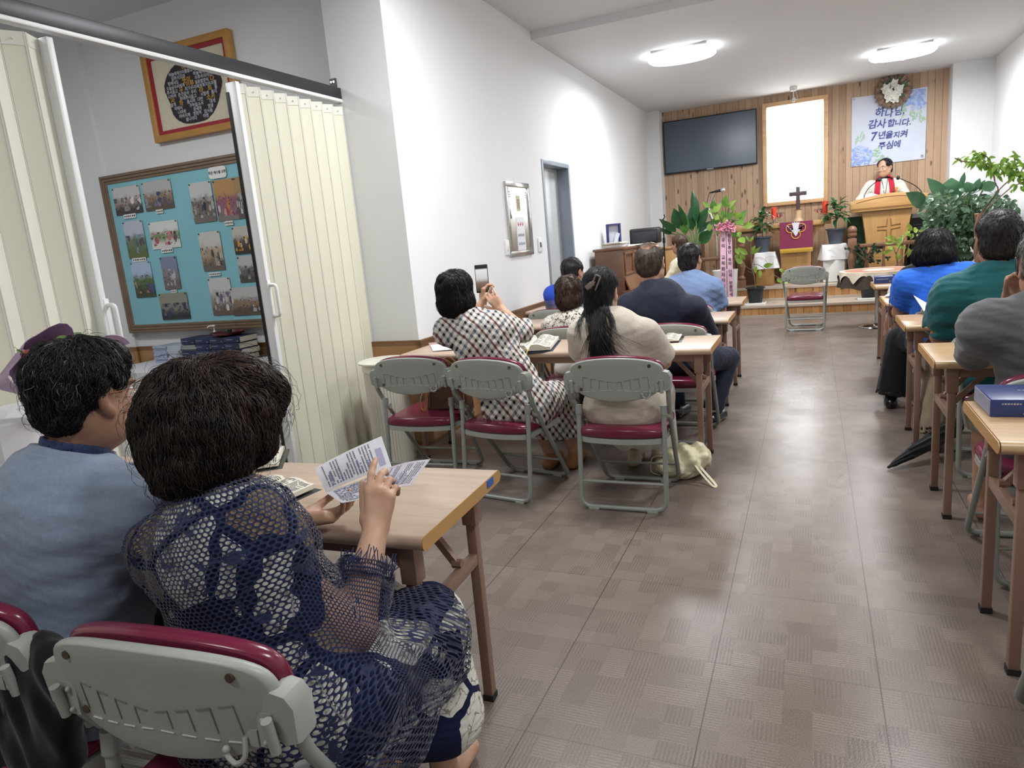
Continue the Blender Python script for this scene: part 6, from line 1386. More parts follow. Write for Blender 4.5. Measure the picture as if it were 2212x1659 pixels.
bvc = BVHTree.FromPolygons([v.co for v in crt.data.vertices], [tuple(p.vertices) for p in crt.data.polygons])
def onback(p, o):
    h = bvc.ray_cast(Vector((p.x, -1, p.z)), Vector((0, 1, 0)))
    if h[0] is not None and h[0].y-o < p.y: p.y = h[0].y-o
    return p
def lock(x0, y0, L, bend, w_): 
    o_ = r_.uniform(.003, .022)
    p0 = Vector(CR_.H(x0, y0, -.05)); pts = [p0+Vector((bend*t*t+.012*sin(6*t+x0*60), -.02*t-.03*sin(pi*t*.6), -L*t)) for t in [i/9 for i in range(10)]]; pts = [onback(p, o_) for p in pts]; ml.tube(pts, [w_*(1-.9*(i/9)**1.5) for i in range(10)], 5, caps=False)
for k in range(520): x0 = r_.gauss(.012, .021); lock(x0, -.075-r_.random()*.025, r_.uniform(.24, .42)-abs(x0-.01)*1.2, r_.gauss(.035, .03)*(1 if r_.random() < .8 else 2.2), r_.uniform(.001, .0028))
for s_ in (-1, 1):
    for k in range(40): x0 = s_*(.062+r_.random()*.018); lock(x0, -.02+r_.gauss(0, .015), r_.uniform(.1, .2), s_*r_.uniform(-.01, .07), .0012)
ml.build('long_hair_locks', HB, hh_)
strands('hair_strands', hh_, HB, hh_, 1800, .10, .0009, lambda p, n: (Vector(CR_.H(.01, -.11, .0))-Vector(p)).normalized()*.7+Vector((0, -.1, -.55)), .25, .003, 6, 6)
m = MB(); clp = Vector(CR_.H(.012, -.125, .045)); rot = Euler((.15, .45, 0)).to_matrix()
o = [(-.013, -.05), (.013, -.05), (.015, .05), (-.015, .05)]; i_ = [(-.006, -.04), (.006, -.04), (.007, .035), (-.007, .035)]
for k in range(4): n_ = (k+1) % 4; A, B = Vector((o[k][0]*.8+i_[k][0]*.2, 0, o[k][1]*.8+i_[k][1]*.2)), Vector((o[n_][0]*.8+i_[n_][0]*.2, 0, o[n_][1]*.8+i_[n_][1]*.2)); m.beam(clp+rot @ A, clp+rot @ B, .007, .007, (0, 1, 0))
m.box(clp+rot @ Vector((-.026, .0, -.02)), (.026, .012, .04), rot @ Euler((0, .5, 0)).to_matrix()); m.box(clp+rot @ Vector((-.012, .0, .0)), (.018, .01, .02), rot)
m.build('claw_clip', mat('taupe_clip', '8d8078', .3), CR_.t, bev=.002)
# ---- short haired woman in white lace
SH = seat('person with short brown hair in a white lace top', (-1.50, 4.60, .46), (-1.545, 4.575, .845), (-1.695, 4.57, .79), (-1.40, 4.57, .79), (-1.545, 4.60, .985), yaw=-.1, g=.95, hs=.98)
SH.arms(-1, SH.l((-1.70, 4.72, .60)), SH.l((-1.6, 4.9, .62))); SH.arms(1, SH.l((-1.38, 4.72, .60)), SH.l((-1.46, 4.9, .62))); SH.legs(); SH.body(SKF)
g = G('white_lace_top'); z = g.xyz(g.co())[2]; hl = g.m('MULTIPLY', g.m('GREATER_THAN', g.m('ABSOLUTE', g.m('SUBTRACT', g.noise(g.co(), 42, 2, .5, 1.5), .5)), .07), g.m('GREATER_THAN', z, .745)); g.col(g.mix(g.m('MULTIPLY', hl, g.m('GREATER_THAN', g.noise(g.co(), 60, 2), .48)), lin('d9d3c8'), lin('3a3833'))); g.p(rough=.85); reg(g)
SH.top('lace_top', g.mat, sleeve=.6, cuff=.06, d=.014, hem=.36, seed=41); SH.pants(fabric('black_trousers', '1c1d22'))
hm = SH.hair(HBW, [((0, -.018, .045), (.094, .108, .092)), ((0, -.045, -.04), (.09, .078, .08)), ((.05, 0, -.04), (.04, .06, .06)), ((-.05, 0, -.04), (.04, .06, .06))], wr=.004, h=.006); strands('hair_strands', hm, HBR, hm, 900, .06, .0012, SH.flow_down(), .5, .004, 5, 7, m2=HBW, grey=lambda c: .5)
# ---- balding man in dark navy
BD = seat('balding person in a dark navy jacket with a bare crown', (-.84, 4.60, .50), (-.965, 4.58, 1.0), (-1.125, 4.56, .90), (-.70, 4.56, .865), (-.975, 4.62, 1.165), yaw=-.1, g=1.14, hs=1.06)
BD.arms(-1, BD.l((-1.17, 4.7, .66)), BD.l((-1.02, 4.95, .73))); BD.arms(1, BD.l((-.635, 4.72, .66)), BD.l((-.76, 4.95, .73))); BD.legs((-.10, .42, .48), (-.08, .40, .09), (.30, .40, .44), (.20, .24, .09), (.35, 1, 0))
BD.body(SKF, jaw=1.1); NVY = fabric('dark_navy_suiting', '1f2436', .75, .1, 500, (1, 1, 1), .1, .5); BD.top('jacket', NVY, sleeve=1.85, cuff=.045, d=.02, hem=.40, wr=.005, seed=51, collar=(.035, .014), neckr=.067, sl_r=.072); BD.pants(NVY, cuff=.07); BD.shoes(mat('black_shoe_leather', '141417', .25))
TH = hairmat('thin_grey_brown_hair', '3a322d', '5b4d44')
hm = BD.hair(TH, [((0, -.025, .03), (.084, .100, .082)), ((0, -.06, -.02), (.08, .055, .075))], cuts=[((0, -.072, .112), (.040, .043, .042)), ((0, .05, .11), (.055, .07, .05)), ((.085, .0, -.02), (.03, .035, .05)), ((-.085, .0, -.02), (.03, .035, .05))], wr=.002, h=.005)
strands('hair_strands', hm, TH, hm, 1100, .05, .0009, BD.flow_down((0, -.05, .1)), .4, .003, 5, 8, keep=lambda c: (c-Vector(BD.H(0, -.08, .10))).length > .058)
m = MB(); r_ = random.Random(3)
for k in range(150):
    a = r_.uniform(0, 2*pi); e = r_.uniform(.05, .062); P_ = [BD.H(e*(1-t*.85)*cos(a+t*.9), -.045+e*1.15*(1-t*.85)*sin(a+t*.9), .118-.018*(1-t)-.0*t+.004) for t in (0, .35, .7, 1)]; m.tube(P_, [.0008, .0008, .0006, .0003], 3, caps=False)
m.build('combed_over_strands', TH, hm)
# ---- pale blue shirt
LB = seat('person in a pale blue short sleeved shirt, front row of the left column', (-.88, 5.76, .50), (-.89, 5.735, .975), (-1.045, 5.72, .93), (-.715, 5.72, .905), (-.90, 5.775, 1.115), yaw=-.25, g=1.08, hs=1.02)
LB.arms(-1, LB.l((-1.07, 5.85, .68)), LB.l((-.95, 6.1, .745))); LB.arms(1, LB.l((-.685, 5.84, .69)), LB.l((-.78, 6.08, .745))); LB.legs(); LB.body(SK); LB.top('shirt', fabric('pale_blue_cotton', '7f95bd', .8, .06, 600, (1, 1, 1), .1, .6), sleeve=.85, cuff=.068, d=.02, hem=.38, seed=61, collar=(.04, .012), wr=.005); LB.pants(fabric('grey_trousers', '3a3c42'))
hm = LB.hair(HB, [((0, -.018, .04), (.088, .104, .088)), ((0, -.06, -.035), (.075, .05, .065))], cuts=[((.085, .0, -.02), (.03, .035, .05)), ((-.085, .0, -.02), (.03, .035, .05))], wr=.002, h=.006); strands('hair_strands', hm, HB, hm, 600, .04, .0012, LB.flow_down(), .3, .003, 4, 9)
# ---- striped shirt
ST = seat('person in a blue and grey striped shirt by the white wall', (-1.93, 5.78, .50), (-1.91, 5.74, .96), (-2.085, 5.72, .915), (-1.74, 5.72, .915), (-1.895, 5.775, 1.075), yaw=-.35, g=1.1)
ST.arms(-1, ST.l((-2.11, 5.85, .68)), ST.l((-1.98, 6.1, .745))); ST.arms(1, ST.l((-1.72, 5.85, .68)), ST.l((-1.82, 6.1, .745))); ST.legs(); ST.body(SK)
g = G('blue_striped_knit'); z = g.xyz(g.co())[2]; g.col(g.ramp(g.m('DIVIDE', g.m('SUBTRACT', z, .5), .5), [(.0, lin('9896a6')), (.60, lin('9896a6')), (.605, lin('7a78b4')), (.70, lin('6a74b8')), (.705, lin('2a4fc0')), (1., lin('2a4fc0'))])); g.p(rough=.85); reg(g)
ST.top('shirt', g.mat, sleeve=.9, cuff=.068, d=.02, hem=.38, seed=71, collar=(.035, .012)); ST.pants(fabric('grey_trousers', '3a3c42'))
hm = ST.hair(HB, [((0, -.018, .04), (.09, .106, .09)), ((0, -.06, -.035), (.078, .05, .065))], cuts=[((.085, .0, -.02), (.03, .035, .05)), ((-.085, .0, -.02), (.03, .035, .05))], wr=.002, h=.006); strands('hair_strands', hm, HB, hm, 500, .04, .0012, ST.flow_down(), .3, .003, 4, 10)
# ---- pianist
PN = seat('person with long brown hair in a cream top sitting at the piano', (-1.52, 9.15, .50), (-1.54, 9.17, .99), (-1.53, 9.0, .93), (-1.53, 9.33, .93), (-1.565, 9.19, 1.165), yaw=.9, g=.95, h=.01)
PN.SL, PN.SR = PN.l((-1.56, 9.04, .93)), PN.l((-1.48, 9.32, .93)); PN.arms(-1, PN.l((-1.70, 9.02, .72)), PN.l((-1.86, 9.05, .70))); PN.arms(1, PN.l((-1.62, 9.38, .72)), PN.l((-1.84, 9.36, .70))); PN.legs((-.33, -.10, .47), (-.32, -.1, .09), (-.33, .12, .47), (-.32, .12, .09), (-1, 0, 0)); PN.body(SKF); PN.top('blouse', fabric('ivory_blouse', 'd6cfb6'), sleeve=1.6, cuff=.045, d=.014, hem=.42, seed=81); PN.pants(fabric('black_trousers', '1c1d22'))
hm = PN.hair(HBW, [((0, -.018, .04), (.09, .106, .09)), ((0, -.07, -.08), (.088, .05, .12)), ((0, -.085, -.18), (.085, .035, .11))], wr=.004, h=.008); strands('hair_strands', hm, hairmat('light_brown_hair', '4a382b', '7d6249'), hm, 900, .14, .0016, None, .3, .004, 6, 11, m2=HBW, grey=lambda c: .4)
# ---- right column
GR = seat('person in a grey crew shirt resting chin on hand, at the right edge', (.86, 3.04, .50), (.775, 3.0, 1.0), (.595, 3.0, .93), (.95, 2.98, .95), (.775, 3.04, 1.125), yaw=.12, pitch=-.1, g=1.14, hs=1.06, h=.007)
GR.arms(-1, GR.l((.60, 3.24, .765)), GR.l((.70, 3.20, .985)), d=(.05, -.1, .5), n=(.5, -.7, 0), curls=(1.1, 1.1, 1.1, 1.1), size=.95); GR.arms(1, GR.l((.98, 3.22, .72)), GR.l((.82, 3.40, .75))); GR.legs((-.16, .38, .475), (-.18, .36, .09), (.10, .42, .475), (.10, .40, .09))
GR.body(SK); GREY = fabric('charcoal_grey_jersey', '5c5d5f', .85, .06, 700, (1, 1, 1), .2, .7); GR.top('shirt', GREY, sleeve=1.45, cuff=.065, d=.024, hem=.36, wr=.007, seed=91, neckr=.068, sl_r=.08, wf=18)
CAMO = mat('camouflage_cotton', '8f8672', .85, var=.3, vs=14); GR.pants(CAMO, length=.18, cuff=.085, kr=.085, thr=.10, name='shorts')
hm = GR.hair(HG, [((0, -.02, .04), (.088, .106, .088)), ((0, -.065, -.03), (.078, .05, .07)), ((-.06, .0, -.01), (.028, .05, .05))], cuts=[((.085, .01, -.02), (.03, .03, .05)), ((-.088, .012, -.02), (.028, .028, .05))], wr=.003, h=.006); strands('hair_strands', hm, HG, hm, 1200, .045, .0010, GR.flow_down(), .4, .004, 5, 12, m2=hairmat('dark_grey_hair', '3c3a38', '5c5955'), grey=lambda c: .4)
TL = seat('person in a teal polo shirt with cropped black hair', (.92, 4.16, .50), (.83, 4.125, 1.02), (.665, 4.11, .925), (1.06, 4.11, .96), (.85, 4.165, 1.175), yaw=-.05, g=1.2, hs=1.06, h=.007)
TL.arms(-1, TL.l((.635, 4.26, .675)), TL.l((.77, 4.48, .75)), curls=(.4, .4, .4, .4)); TL.arms(1, TL.l((1.12, 4.26, .68)), TL.l((.98, 4.48, .75))); TL.legs((-.26, .38, .48), (-.28, .24, .09), (.12, .42, .48), (.12, .40, .09))
TL.body(SKT); TL.top('polo_shirt', fabric('teal_pique', '17585c', .8, .06, 500, (1, 1, 1), .15, .7), sleeve=.78, cuff=.085, d=.024, hem=.38, wr=.006, seed=101, collar=(.035, .014), neckr=.068, sl_r=.085); TL.pants(fabric('khaki_cotton', '8a7c66'), cuff=.07); TL.shoes(mat('brown_shoe_leather', '6b4430', .4))
hm = TL.hair(hairmat('cropped_black_hair', '151214', '2c2628'), [((0, -.018, .042), (.088, .106, .092)), ((0, -.06, -.03), (.08, .052, .075))], cuts=[((.087, .005, -.02), (.03, .036, .05)), ((-.087, .005, -.02), (.03, .036, .05))], wr=.002, h=.006); strands('hair_strands', hm, HB, hm, 1500, .022, .0010, TL.flow_down(), .4, .005, 4, 13); glasses(TL, mat('dark_glasses_frame', '1b1b1f', .3))
BL = seat('person in a bright blue T-shirt with a black bob', (.80, 5.22, .49), (.735, 5.19, .97), (.575, 5.18, .90), (.905, 5.18, .925), (.725, 5.235, 1.085), yaw=-.1, pitch=-.12, g=1.04, h=.007)
BL.arms(-1, BL.l((.545, 5.32, .68)), BL.l((.66, 5.52, .75)), curls=(.4, .4, .4, .4)); BL.arms(1, BL.l((.95, 5.33, .68)), BL.l((.85, 5.55, .75))); BL.legs((-.24, .18, .475), (-.29, .16, .09), (.10, .40, .475), (.10, .38, .09)); BL.body(SK)
BL.top('t_shirt', fabric('bright_blue_cotton', '2a66cf', .8, .05, 700, (1, 1, 1), .1, .6), sleeve=.75, cuff=.075, d=.022, hem=.38, wr=.005, seed=111, neckr=.066, sl_r=.08); BL.pants(fabric('black_wide_trousers', '17181c'), cuff=.09, kr=.08, flare=.095); BL.shoes(mat('black_shoe_leather', '141417', .25))
hm = BL.hair(HB, [((0, -.02, .04), (.104, .116, .092)), ((0, -.045, -.03), (.120, .098, .075)), ((.065, -.01, -.05), (.055, .075, .058)), ((-.065, -.01, -.05), (.055, .075, .058))], cuts=[((0, 0, -.135), (.25, .25, .035))], wr=.004, h=.006); strands('hair_strands', hm, HB, hm, 1600, .09, .0012, BL.flow_down((.01, -.03, .14)), .3, .006, 6, 14)
BK = seat('person in black with an arm hanging, hidden behind the bright blue T-shirt', (.86, 6.32, .49), (.85, 6.27, .93), (.695, 6.25, .865), (1.02, 6.25, .865), (.86, 6.30, 1.05), g=1., hs=.95, h=.009)
BK.arms(-1, BK.l((.63, 6.28, .64)), BK.l((.565, 6.36, .44)), d=(-.05, .1, -.5), n=(1, 0, 0), curls=(.6, .6, .6, .6)); BK.arms(1, BK.l((1.06, 6.4, .68)), BK.l((.95, 6.6, .75))); BK.legs(); BK.body(SK); BK.top('jacket', fabric('black_knit', '15161a'), sleeve=1.55, cuff=.05, d=.018, hem=.38, seed=121); BK.pants(fabric('black_trousers', '1c1d22'))
hm = BK.hair(HB, [((0, -.018, .04), (.085, .1, .085))], wr=.002, h=.008)
# ---- the speaker at the pulpit
PS = Person('person in a white robe and red stole speaking behind the pulpit', 1.0, 12.13, pi, Z2, .009)
PS.pose(.93, (0, .02, 1.10), (0, .03, 1.25), (0, .02, 1.44), .185, 1.36, .0, (.0, .03, 1.595), yaw=-.62, pitch=-.06, g=1.0, hs=1.08)
PS.arms(1, (.33, .10, 1.16), (.20, .24, 1.06)); PS.arms(-1, (-.30, .10, 1.16), (-.18, .24, 1.06)); PS.legs((-.1, .02, .5), (-.1, 0, .09), (.1, .02, .5), (.1, 0, .09)); PS.body(SKF, jaw=1.12)
def robe(f): f.cap((0, .01, 1.0), (0, .0, .10), .19, .26, .08, fl=(1, 1.2, 1))
rb = PS.top('white_robe', fabric('white_robe_cloth', 'cfcac0', .8, .04, 500, (1, 1, 1), .1, .7), sleeve=1.9, cuff=.085, d=.026, hem=.06, wr=.006, seed=131, lower=robe, neckr=.066, sl_r=.07, collar=(.012, .012))
bv = BVHTree.FromPolygons([v.co for v in rb.data.vertices], [tuple(p.vertices) for p in rb.data.polygons])
def onto(x, z, off=.008):
    h = bv.ray_cast(Vector((x, 1, z)), Vector((0, -1, 0))); return (h[0]+Vector((0, off, 0))) if h[0] else Vector((x, .1, z))
def band(s_): return lambda u, v: onto(s_*(.062+.055*v**.7+.075*(u-.5)+.012*(1-v)), 1.485-.0*u-(.50)*v-(.03 if u > .5 and s_ else 0)*(1-v), .010)
RS = fabric('red_stole_satin', 'b3203a', .5, .04, 600); stl = thing
st0 = None
for s_ in (-1, 1):
    o = MB().grid(band(s_), 6, 30, .004).build('red_stole', RS, PS.t)
    if s_ < 0:
        m = MB(); c = onto(-.105, 1.20, .016); m.box(c, (.02, .004, .19)); m.box(c+Vector((0, 0, .04)), (.085, .004, .018)); m.build('brown_cross', mat('brown_embroidery', '7a3b2a', .7), o)
        m = MB()
        for k in range(3): m.tube(sm_curve([onto(-.175+.012*k, 1.30, .016), onto(-.16, 1.22-.02*k, .016), onto(-.145, 1.28, .016)], 4), .004, 5)
        m.build('gold_flames', mat('gold_embroidery', 'd99a3a', .6), o)
nk = MB().tube([(s_x, .0, 0) for s_x in (0,)] and sm_curve([PS.N+V3(-.05, .0, .03), onto(-.03, 1.38, .014), onto(0, 1.20, .014), onto(.03, 1.38, .014), PS.N+V3(.05, 0, .03)], 8), .004, 6).build('cord', mat('dark_cord', '2c2a2c', .6), PS.t)
m = MB(); c = onto(0, 1.165, .018); m.box(c, (.016, .008, .085)); m.box(c+Vector((0, 0, .008)), (.06, .008, .016)); m.build('pendant_cross', mat('dark_pendant', '3a3a40', .3, .6), PS.t)
f = Field(PS.N-V3(.14, .14, .1), PS.N+V3(.14, .14, .12), .005); nd = (PS.Hc-PS.N)/np.linalg.norm(PS.Hc-PS.N); f.cap(PS.N-nd*.02, PS.N+nd*.055, .069, .066, .0, cut=True); V, Q = f.mesh(); np_mesh('black_collar', V, Q, fabric('black_collar_cloth', '141418'), PS.t)
glasses(PS, mat('brown_wire', '5a463c', .3, .5)); hm = PS.hair(HB, [((0, -.025, .045), (.086, .1, .088)), ((0, -.06, -.03), (.08, .05, .06)), ((.05, .02, .06), (.03, .05, .04)), ((-.05, .02, .06), (.03, .05, .04))], cuts=[((0, .1, .06), (.075, .07, .075)), ((.087, .005, -.03), (.03, .036, .05)), ((-.087, .005, -.03), (.03, .036, .05))], wr=.002, h=.006); strands('hair_strands', hm, HB, hm, 400, .05, .0014, lambda p, n: Vector((0, -.8, -.4)), .2, .003, 4, 15)
# ------------------------------------------------------------------ plants on and before the platform
def leaf2(mb, p0, p1, wd, nr=(0, -1, .25), bow=.0, fold=.2, n=7, pw=.8):
    p0, p1 = Vector(p0), Vector(p1); d = p1-p0; L = d.length; u = d.normalized(); nr = Vector(nr); s = u.cross(nr).normalized(); nn = s.cross(u).normalized(); vs = []; fs = []
    for i in range(n+1):
        t = i/n; q = p0+d*t+nn*(bow*L*4*t*(1-t)); w = wd*.5*max(.015, sin(pi*min(1, t**pw*.96+.02))); vs += [q-s*w+nn*fold*w, q, q+s*w+nn*fold*w]
    for i in range(n): a = i*3; fs += [(a, a+1, a+4, a+3), (a+1, a+2, a+5, a+4)]
    return mb.add(vs, fs)
STEM = mat('plant_stem', '55603a', .7); BARK = mat('plant_bark', '7a6350', .85, var=.15, vs=20)
LDARK = leafmat('dark_glossy_leaf', '1d4229', '2f6238', .28, 6); LMID = leafmat('mid_green_leaf', '3f7433', '6c9c45', .3, 9); LLIME = leafmat('lime_leaf', '6f9a3c', '9cbc57', .32, 12); LVAR = leafmat('variegated_leaf', '4c8138', 'b5c45c', .3, 30); LRUB = leafmat('rubber_leaf', '2c5136', '47704d', .3, 5)
def jit(a=.5): return (rnd.uniform(-a, a), -1, rnd.uniform(-a, a)+.2)
# bird of paradise
K = lambda x, y: (1400+x*.1085, 390+y*.1085)
Yb_ = 10.82; bs = PY(*K(965, 1290), Yb_)
t = thing('bird_of_paradise', 'tall plant with long dark paddle leaves left of the pink ribbons', 'potted plant', (bs.x, Yb_, Z1))
pot(t, .13, .17, .32, POTB)
md, ml, ms = MB(), MB(), MB()
for (tip, st, wd, m_, dy) in (((880, 185), (960, 850), 140, 0, 0), ((510, 555), (625, 960), 200, 0, -.1), ((600, 470), (770, 900), 90, 0, -.15), ((735, 640), (740, 1080), 150, 1, -.05), ((880, 480), (880, 1010), 170, 0, .08), ((220, 765), (560, 1020), 120, 0, -.2), ((190, 930), (480, 1060), 80, 0, -.2), ((1200, 520), (1000, 990), 190, 0, .05), ((1300, 800), (1000, 1060), 130, 0, .1), ((1290, 980), (1030, 1240), 190, 0, -.1), ((980, 500), (950, 900), 150, 0, .1)):
    a, b = PY(*K(*st), Yb_+dy*.6), PY(*K(*tip), Yb_+dy*1.6); wv = wd*.1085/FPX*Yb_*1.12
    leaf2((md, ml)[m_], a, b, wv*1.05, jit(.4), .06, .28, 9, .85); ms.tube(sm_curve([(bs.x+rnd.uniform(-.03, .03), Yb_, Z1+.3), (bs+a)/2+Vector((0, 0, -.03)), a, a*.7+b*.3], 4), .009, 6)
md.build('dark_leaves', LDARK, t, world=True); ml.build('pale_leaf', LMID, t, world=True); ms.build('stems', mat('green_stalk', '5a7f43', .5), t, world=True)
# ficus with congratulation ribbons
Yf = 10.42; pt_ = PY(1566, 583, Yf)
t = thing('ribboned_ficus', 'lime green leafy plant in a tall white pot, decked with pink ribbons', 'potted plant', (pt_.x, Yf, 0)); hp = pt_.z
MB().lathe([(.13, 0), (.14, .02), (.175, hp-.02), (.18, hp), (.165, hp), (.16, hp-.05), (0, hp-.06)], 28).build('white_pot', mat('white_ceramic_pot', 'dededd', .3), t)
ml, mm, ms = MB(), MB(), MB(); hub = PY(*K(1560, 900), Yf)
ms.tube(sm_curve([(pt_.x, Yf, hp-.06), (pt_.x+.02, Yf, hp+.2), hub], 5), .014, 7)
for k, (b_, tp, wd) in enumerate((((1540, 540), (1560, 295), 135), ((1600, 545), (1755, 395), 95), ((1690, 610), (1690, 480), 80), ((1290, 560), (1310, 395), 115), ((1300, 630), (1465, 450), 115), ((1230, 525), (1085, 420), 80), ((1830, 800), (1960, 580), 115), ((1880, 900), (2115, 890), 115), ((1700, 680), (1870, 700), 125), ((1430, 850), (1270, 770), 125), ((1490, 850), (1610, 740), 90), ((1270, 640), (1190, 600), 70), ((1530, 900), (1630, 1030), 95), ((1440, 870), (1340, 960), 115), ((1400, 1000), (1370, 1070), 70), ((1790, 800), (1880, 870), 135), ((1780, 1030), (1830, 1130), 115), ((1820, 1140), (1920, 1250), 115), ((1730, 1010), (1720, 1150), 105), ((1220, 860), (1230, 1010), 95), ((1600, 620), (1560, 700), 105), ((1450, 700), (1560, 640), 115), ((1350, 700), (1420, 760), 115), ((1500, 620), (1450, 720), 95), ((1580, 760), (1700, 640), 105), ((1350, 640), (1280, 720), 105), ((1480, 760), (1380, 700), 105), ((1620, 860), (1740, 800), 95))):
    dy = rnd.uniform(-.18, .14); a, b = PY(*K(*b_), Yf+dy), PY(*K(*tp), Yf+dy*1.5); wv = wd*.1085/FPX*Yf*1.12
    leaf2(ml if k % 3 else mm, a, b, wv, jit(.6), .05, .2); ms.tube(sm_curve([hub+Vector((0, 0, -.1)), (hub+a)/2+Vector((0, 0, .02)), a], 4), .005, 5)
ml.build('lime_leaves', LLIME, t, world=True); mm.build('green_leaves', LMID, t, world=True); ms.build('stems', STEM, t, world=True)
PK = mat('pink_satin_ribbon', 'dcb2c8', .4, var=.03); PKD = mat('pink_bow', 'd07f9c', .4, var=.25, vs=40)
rb_ = thing('congratulation_ribbon', 'pair of pink satin ribbons with Korean brush lettering hanging on the ribboned plant', 'ribbon', (pt_.x, Yf-.2, .5))
mt = MB()
for (x0, y0, x1, y1, txt, wd, gap) in ((1562, 497, 1563, 652, '우리 교목회자라이딩팀', 12.5, 0), (1574, 490, 1580, 652, '창립7주년 축하 더욱 부흥하세요', 11.5, 0)):
    a, b = PY(x0, y0, Yf-.2), PY(x1, y1, Yf-.24); wv = (PY(x0+wd, 560, Yf-.2)-PY(x0, 560, Yf-.2)).length
    def rf(u, v, a=a, b=b, wv=wv): q = a+(b-a)*v; return (q.x+(u-.5)*wv*(.75+.25*min(1, v*6)), q.y+.012*sin(v*9)+.006*sin(u*3), q.z)
    MB().grid(rf, 4, 30, .0015).build('ribbon_tail', PK, rb_, world=True)
    n = len(txt)
    for k, c in enumerate(txt):
        if c == ' ': continue
        v = .10+.88*(k+.5)/n; q = a+(b-a)*v; mt.text(c, min(.085, wv*.78), (q.x, q.y+.012*sin(v*9)-.004, q.z), (1, 0, 0), (0, 0, 1), .0005, bold=.012)
mt.build('brush_lettering', mat('black_brush_ink', '2a2430', .7), rb_, world=True, smooth=False)
m = MB()
for cx_, cy_ in ((1557, 492), (1573, 486), (1579, 492)):
    c = PY(cx_, cy_, Yf-.23)
    for j in range(7):
        a = j*.9; d = Vector((cos(a), rnd.uniform(-.8, -.2), sin(a))).normalized(); s_ = d.orthogonal().normalized(); pts = [c, c+d*.05+s_*.022, c+d*.075, c+d*.05-s_*.022, c]; m.tube(sm_curve(pts, 4), .011, 5, flat=.25)
m.build('bow_loops', PKD, rb_, world=True)
# branchy plant on the step
def listed(t, Y, leaves, m_, bow=.05, dyv=.1):
    ml = MB()
    for (a, b, wd) in leaves:
        dy = rnd.uniform(-dyv, dyv); A, B = PY(*a, Y+dy), PY(*b, Y+dy); wv = (PY(a[0]+wd, a[1], Y)-PY(*a, Y)).length; leaf2(ml, A, B, wv, jit(.6), bow)
    return ml.build('leaves', m_, t, world=True)
Yp = 10.76; c = PY(1632, 655, Yp)
t = thing('branchy_plant', 'sparse branching plant in a black pot on the lower step, left of the empty chair', 'potted plant', (c.x, Yp, Z1+.012)); h = PY(1632, 622, Yp).z-Z1
pot(t, .088, .122, h, POTB)
o = MB().box((c.x, Yp, Z1+.006), (.29, .24, .012)).box((c.x, Yp-.115, Z1+.014), (.29, .012, .028)).box((c.x-.14, Yp, Z1+.014), (.012, .24, .028)).box((c.x+.14, Yp, Z1+.014), (.012, .24, .028)).build('saucer_tray', WHITE, None, bev=.003); tag(o, 'white plastic tray under the black pot of the branching plant', 'tray', 'white plant trays on the step')
ms = MB(); q = lambda *p: [PY(x, y, Yp) for x, y in p]
ms.tube(sm_curve(q((1632, 624), (1630, 600), (1626, 585), (1623, 560), (1621, 522)), 5), .008, 6)
for pts in (((1626, 585), (1612, 576), (1600, 562), (1596, 550)), ((1626, 572), (1640, 573), (1665, 590), (1685, 602), (1697, 610)), ((1623, 552), (1630, 545)), ((1627, 590), (1615, 586))): ms.tube(sm_curve(q(*pts), 4), .005, 5)
ms.build('branches', BARK, t, world=True)
listed(t, Yp, [((1615, 550), (1593, 534), 12), ((1588, 537), (1597, 551), 9), ((1604, 568), (1589, 560), 13), ((1598, 558), (1607, 546), 9), ((1602, 562), (1610, 553), 8), ((1621, 548), (1632, 530), 9), ((1624, 549), (1643, 533), 9), ((1621, 522), (1611, 510), 6), ((1621, 522), (1628, 510), 6), ((1633, 575), (1632, 591), 9), ((1642, 583), (1641, 601), 9), ((1649, 575), (1670, 571), 12), ((1680, 599), (1688, 612), 10), ((1689, 608), (1702, 611), 8), ((1684, 580), (1691, 588), 7), ((1690, 590), (1697, 583), 6), ((1592, 549), (1589, 562), 9)], LLIME)
# pot behind the round table and the variegated plant in it
Yv = 10.8; c = PY(1879, 640, Yv); t = thing('variegated_plant', 'yellow and green leafed plant in a black pot behind the round table', 'potted plant', (c.x, Yv, Z1+.012)); pot(t, .1, .135, .25, POTB)
o = MB().box((c.x, Yv, Z1+.006), (.32, .26, .012)).box((c.x, Yv-.125, Z1+.014), (.32, .012, .028)).box((c.x-.154, Yv, Z1+.014), (.012, .26, .028)).box((c.x+.154, Yv, Z1+.014), (.012, .26, .028)).build('saucer_tray', WHITE, None, bev=.003); tag(o, 'white plastic tray under the black pot behind the round table', 'tray', 'white plant trays on the step')
K2 = lambda x, y: (1840+x*.1682, 440+y*.1682); q = lambda *p: [PY(*K2(x, y), Yv) for x, y in p]
ms = MB().tube(sm_curve([(c.x, Yv, Z1+.22)]+q((560, 900), (570, 620)), 5), .011, 6)
for pts in (((560, 800), (700, 640), (770, 380)), ((565, 650), (640, 500), (720, 400)), ((560, 640), (540, 560))): ms.tube(sm_curve(q(*pts), 4), .006, 5)
ms.build('branches', BARK, t, world=True)
listed(t, Yv, [(K2(*a), K2(*b), w_*.1682) for a, b, w_ in (((770, 350), (715, 245), 70), ((850, 360), (1000, 290), 55), ((570, 480), (465, 400), 70), ((580, 545), (660, 400), 85), ((545, 480), (425, 430), 45), ((560, 545), (705, 570), 45), ((540, 590), (460, 550), 55), ((520, 600), (360, 640), 60), ((590, 645), (590, 730), 95), ((750, 350), (670, 415), 50), ((830, 390), (885, 470), 45), ((780, 380), (755, 460), 60), ((735, 570), (715, 690), 75), ((775, 590), (775, 650), 70), ((790, 350), (850, 330), 90), ((760, 400), (700, 390), 50), ((540, 500), (420, 510), 50))], LVAR)
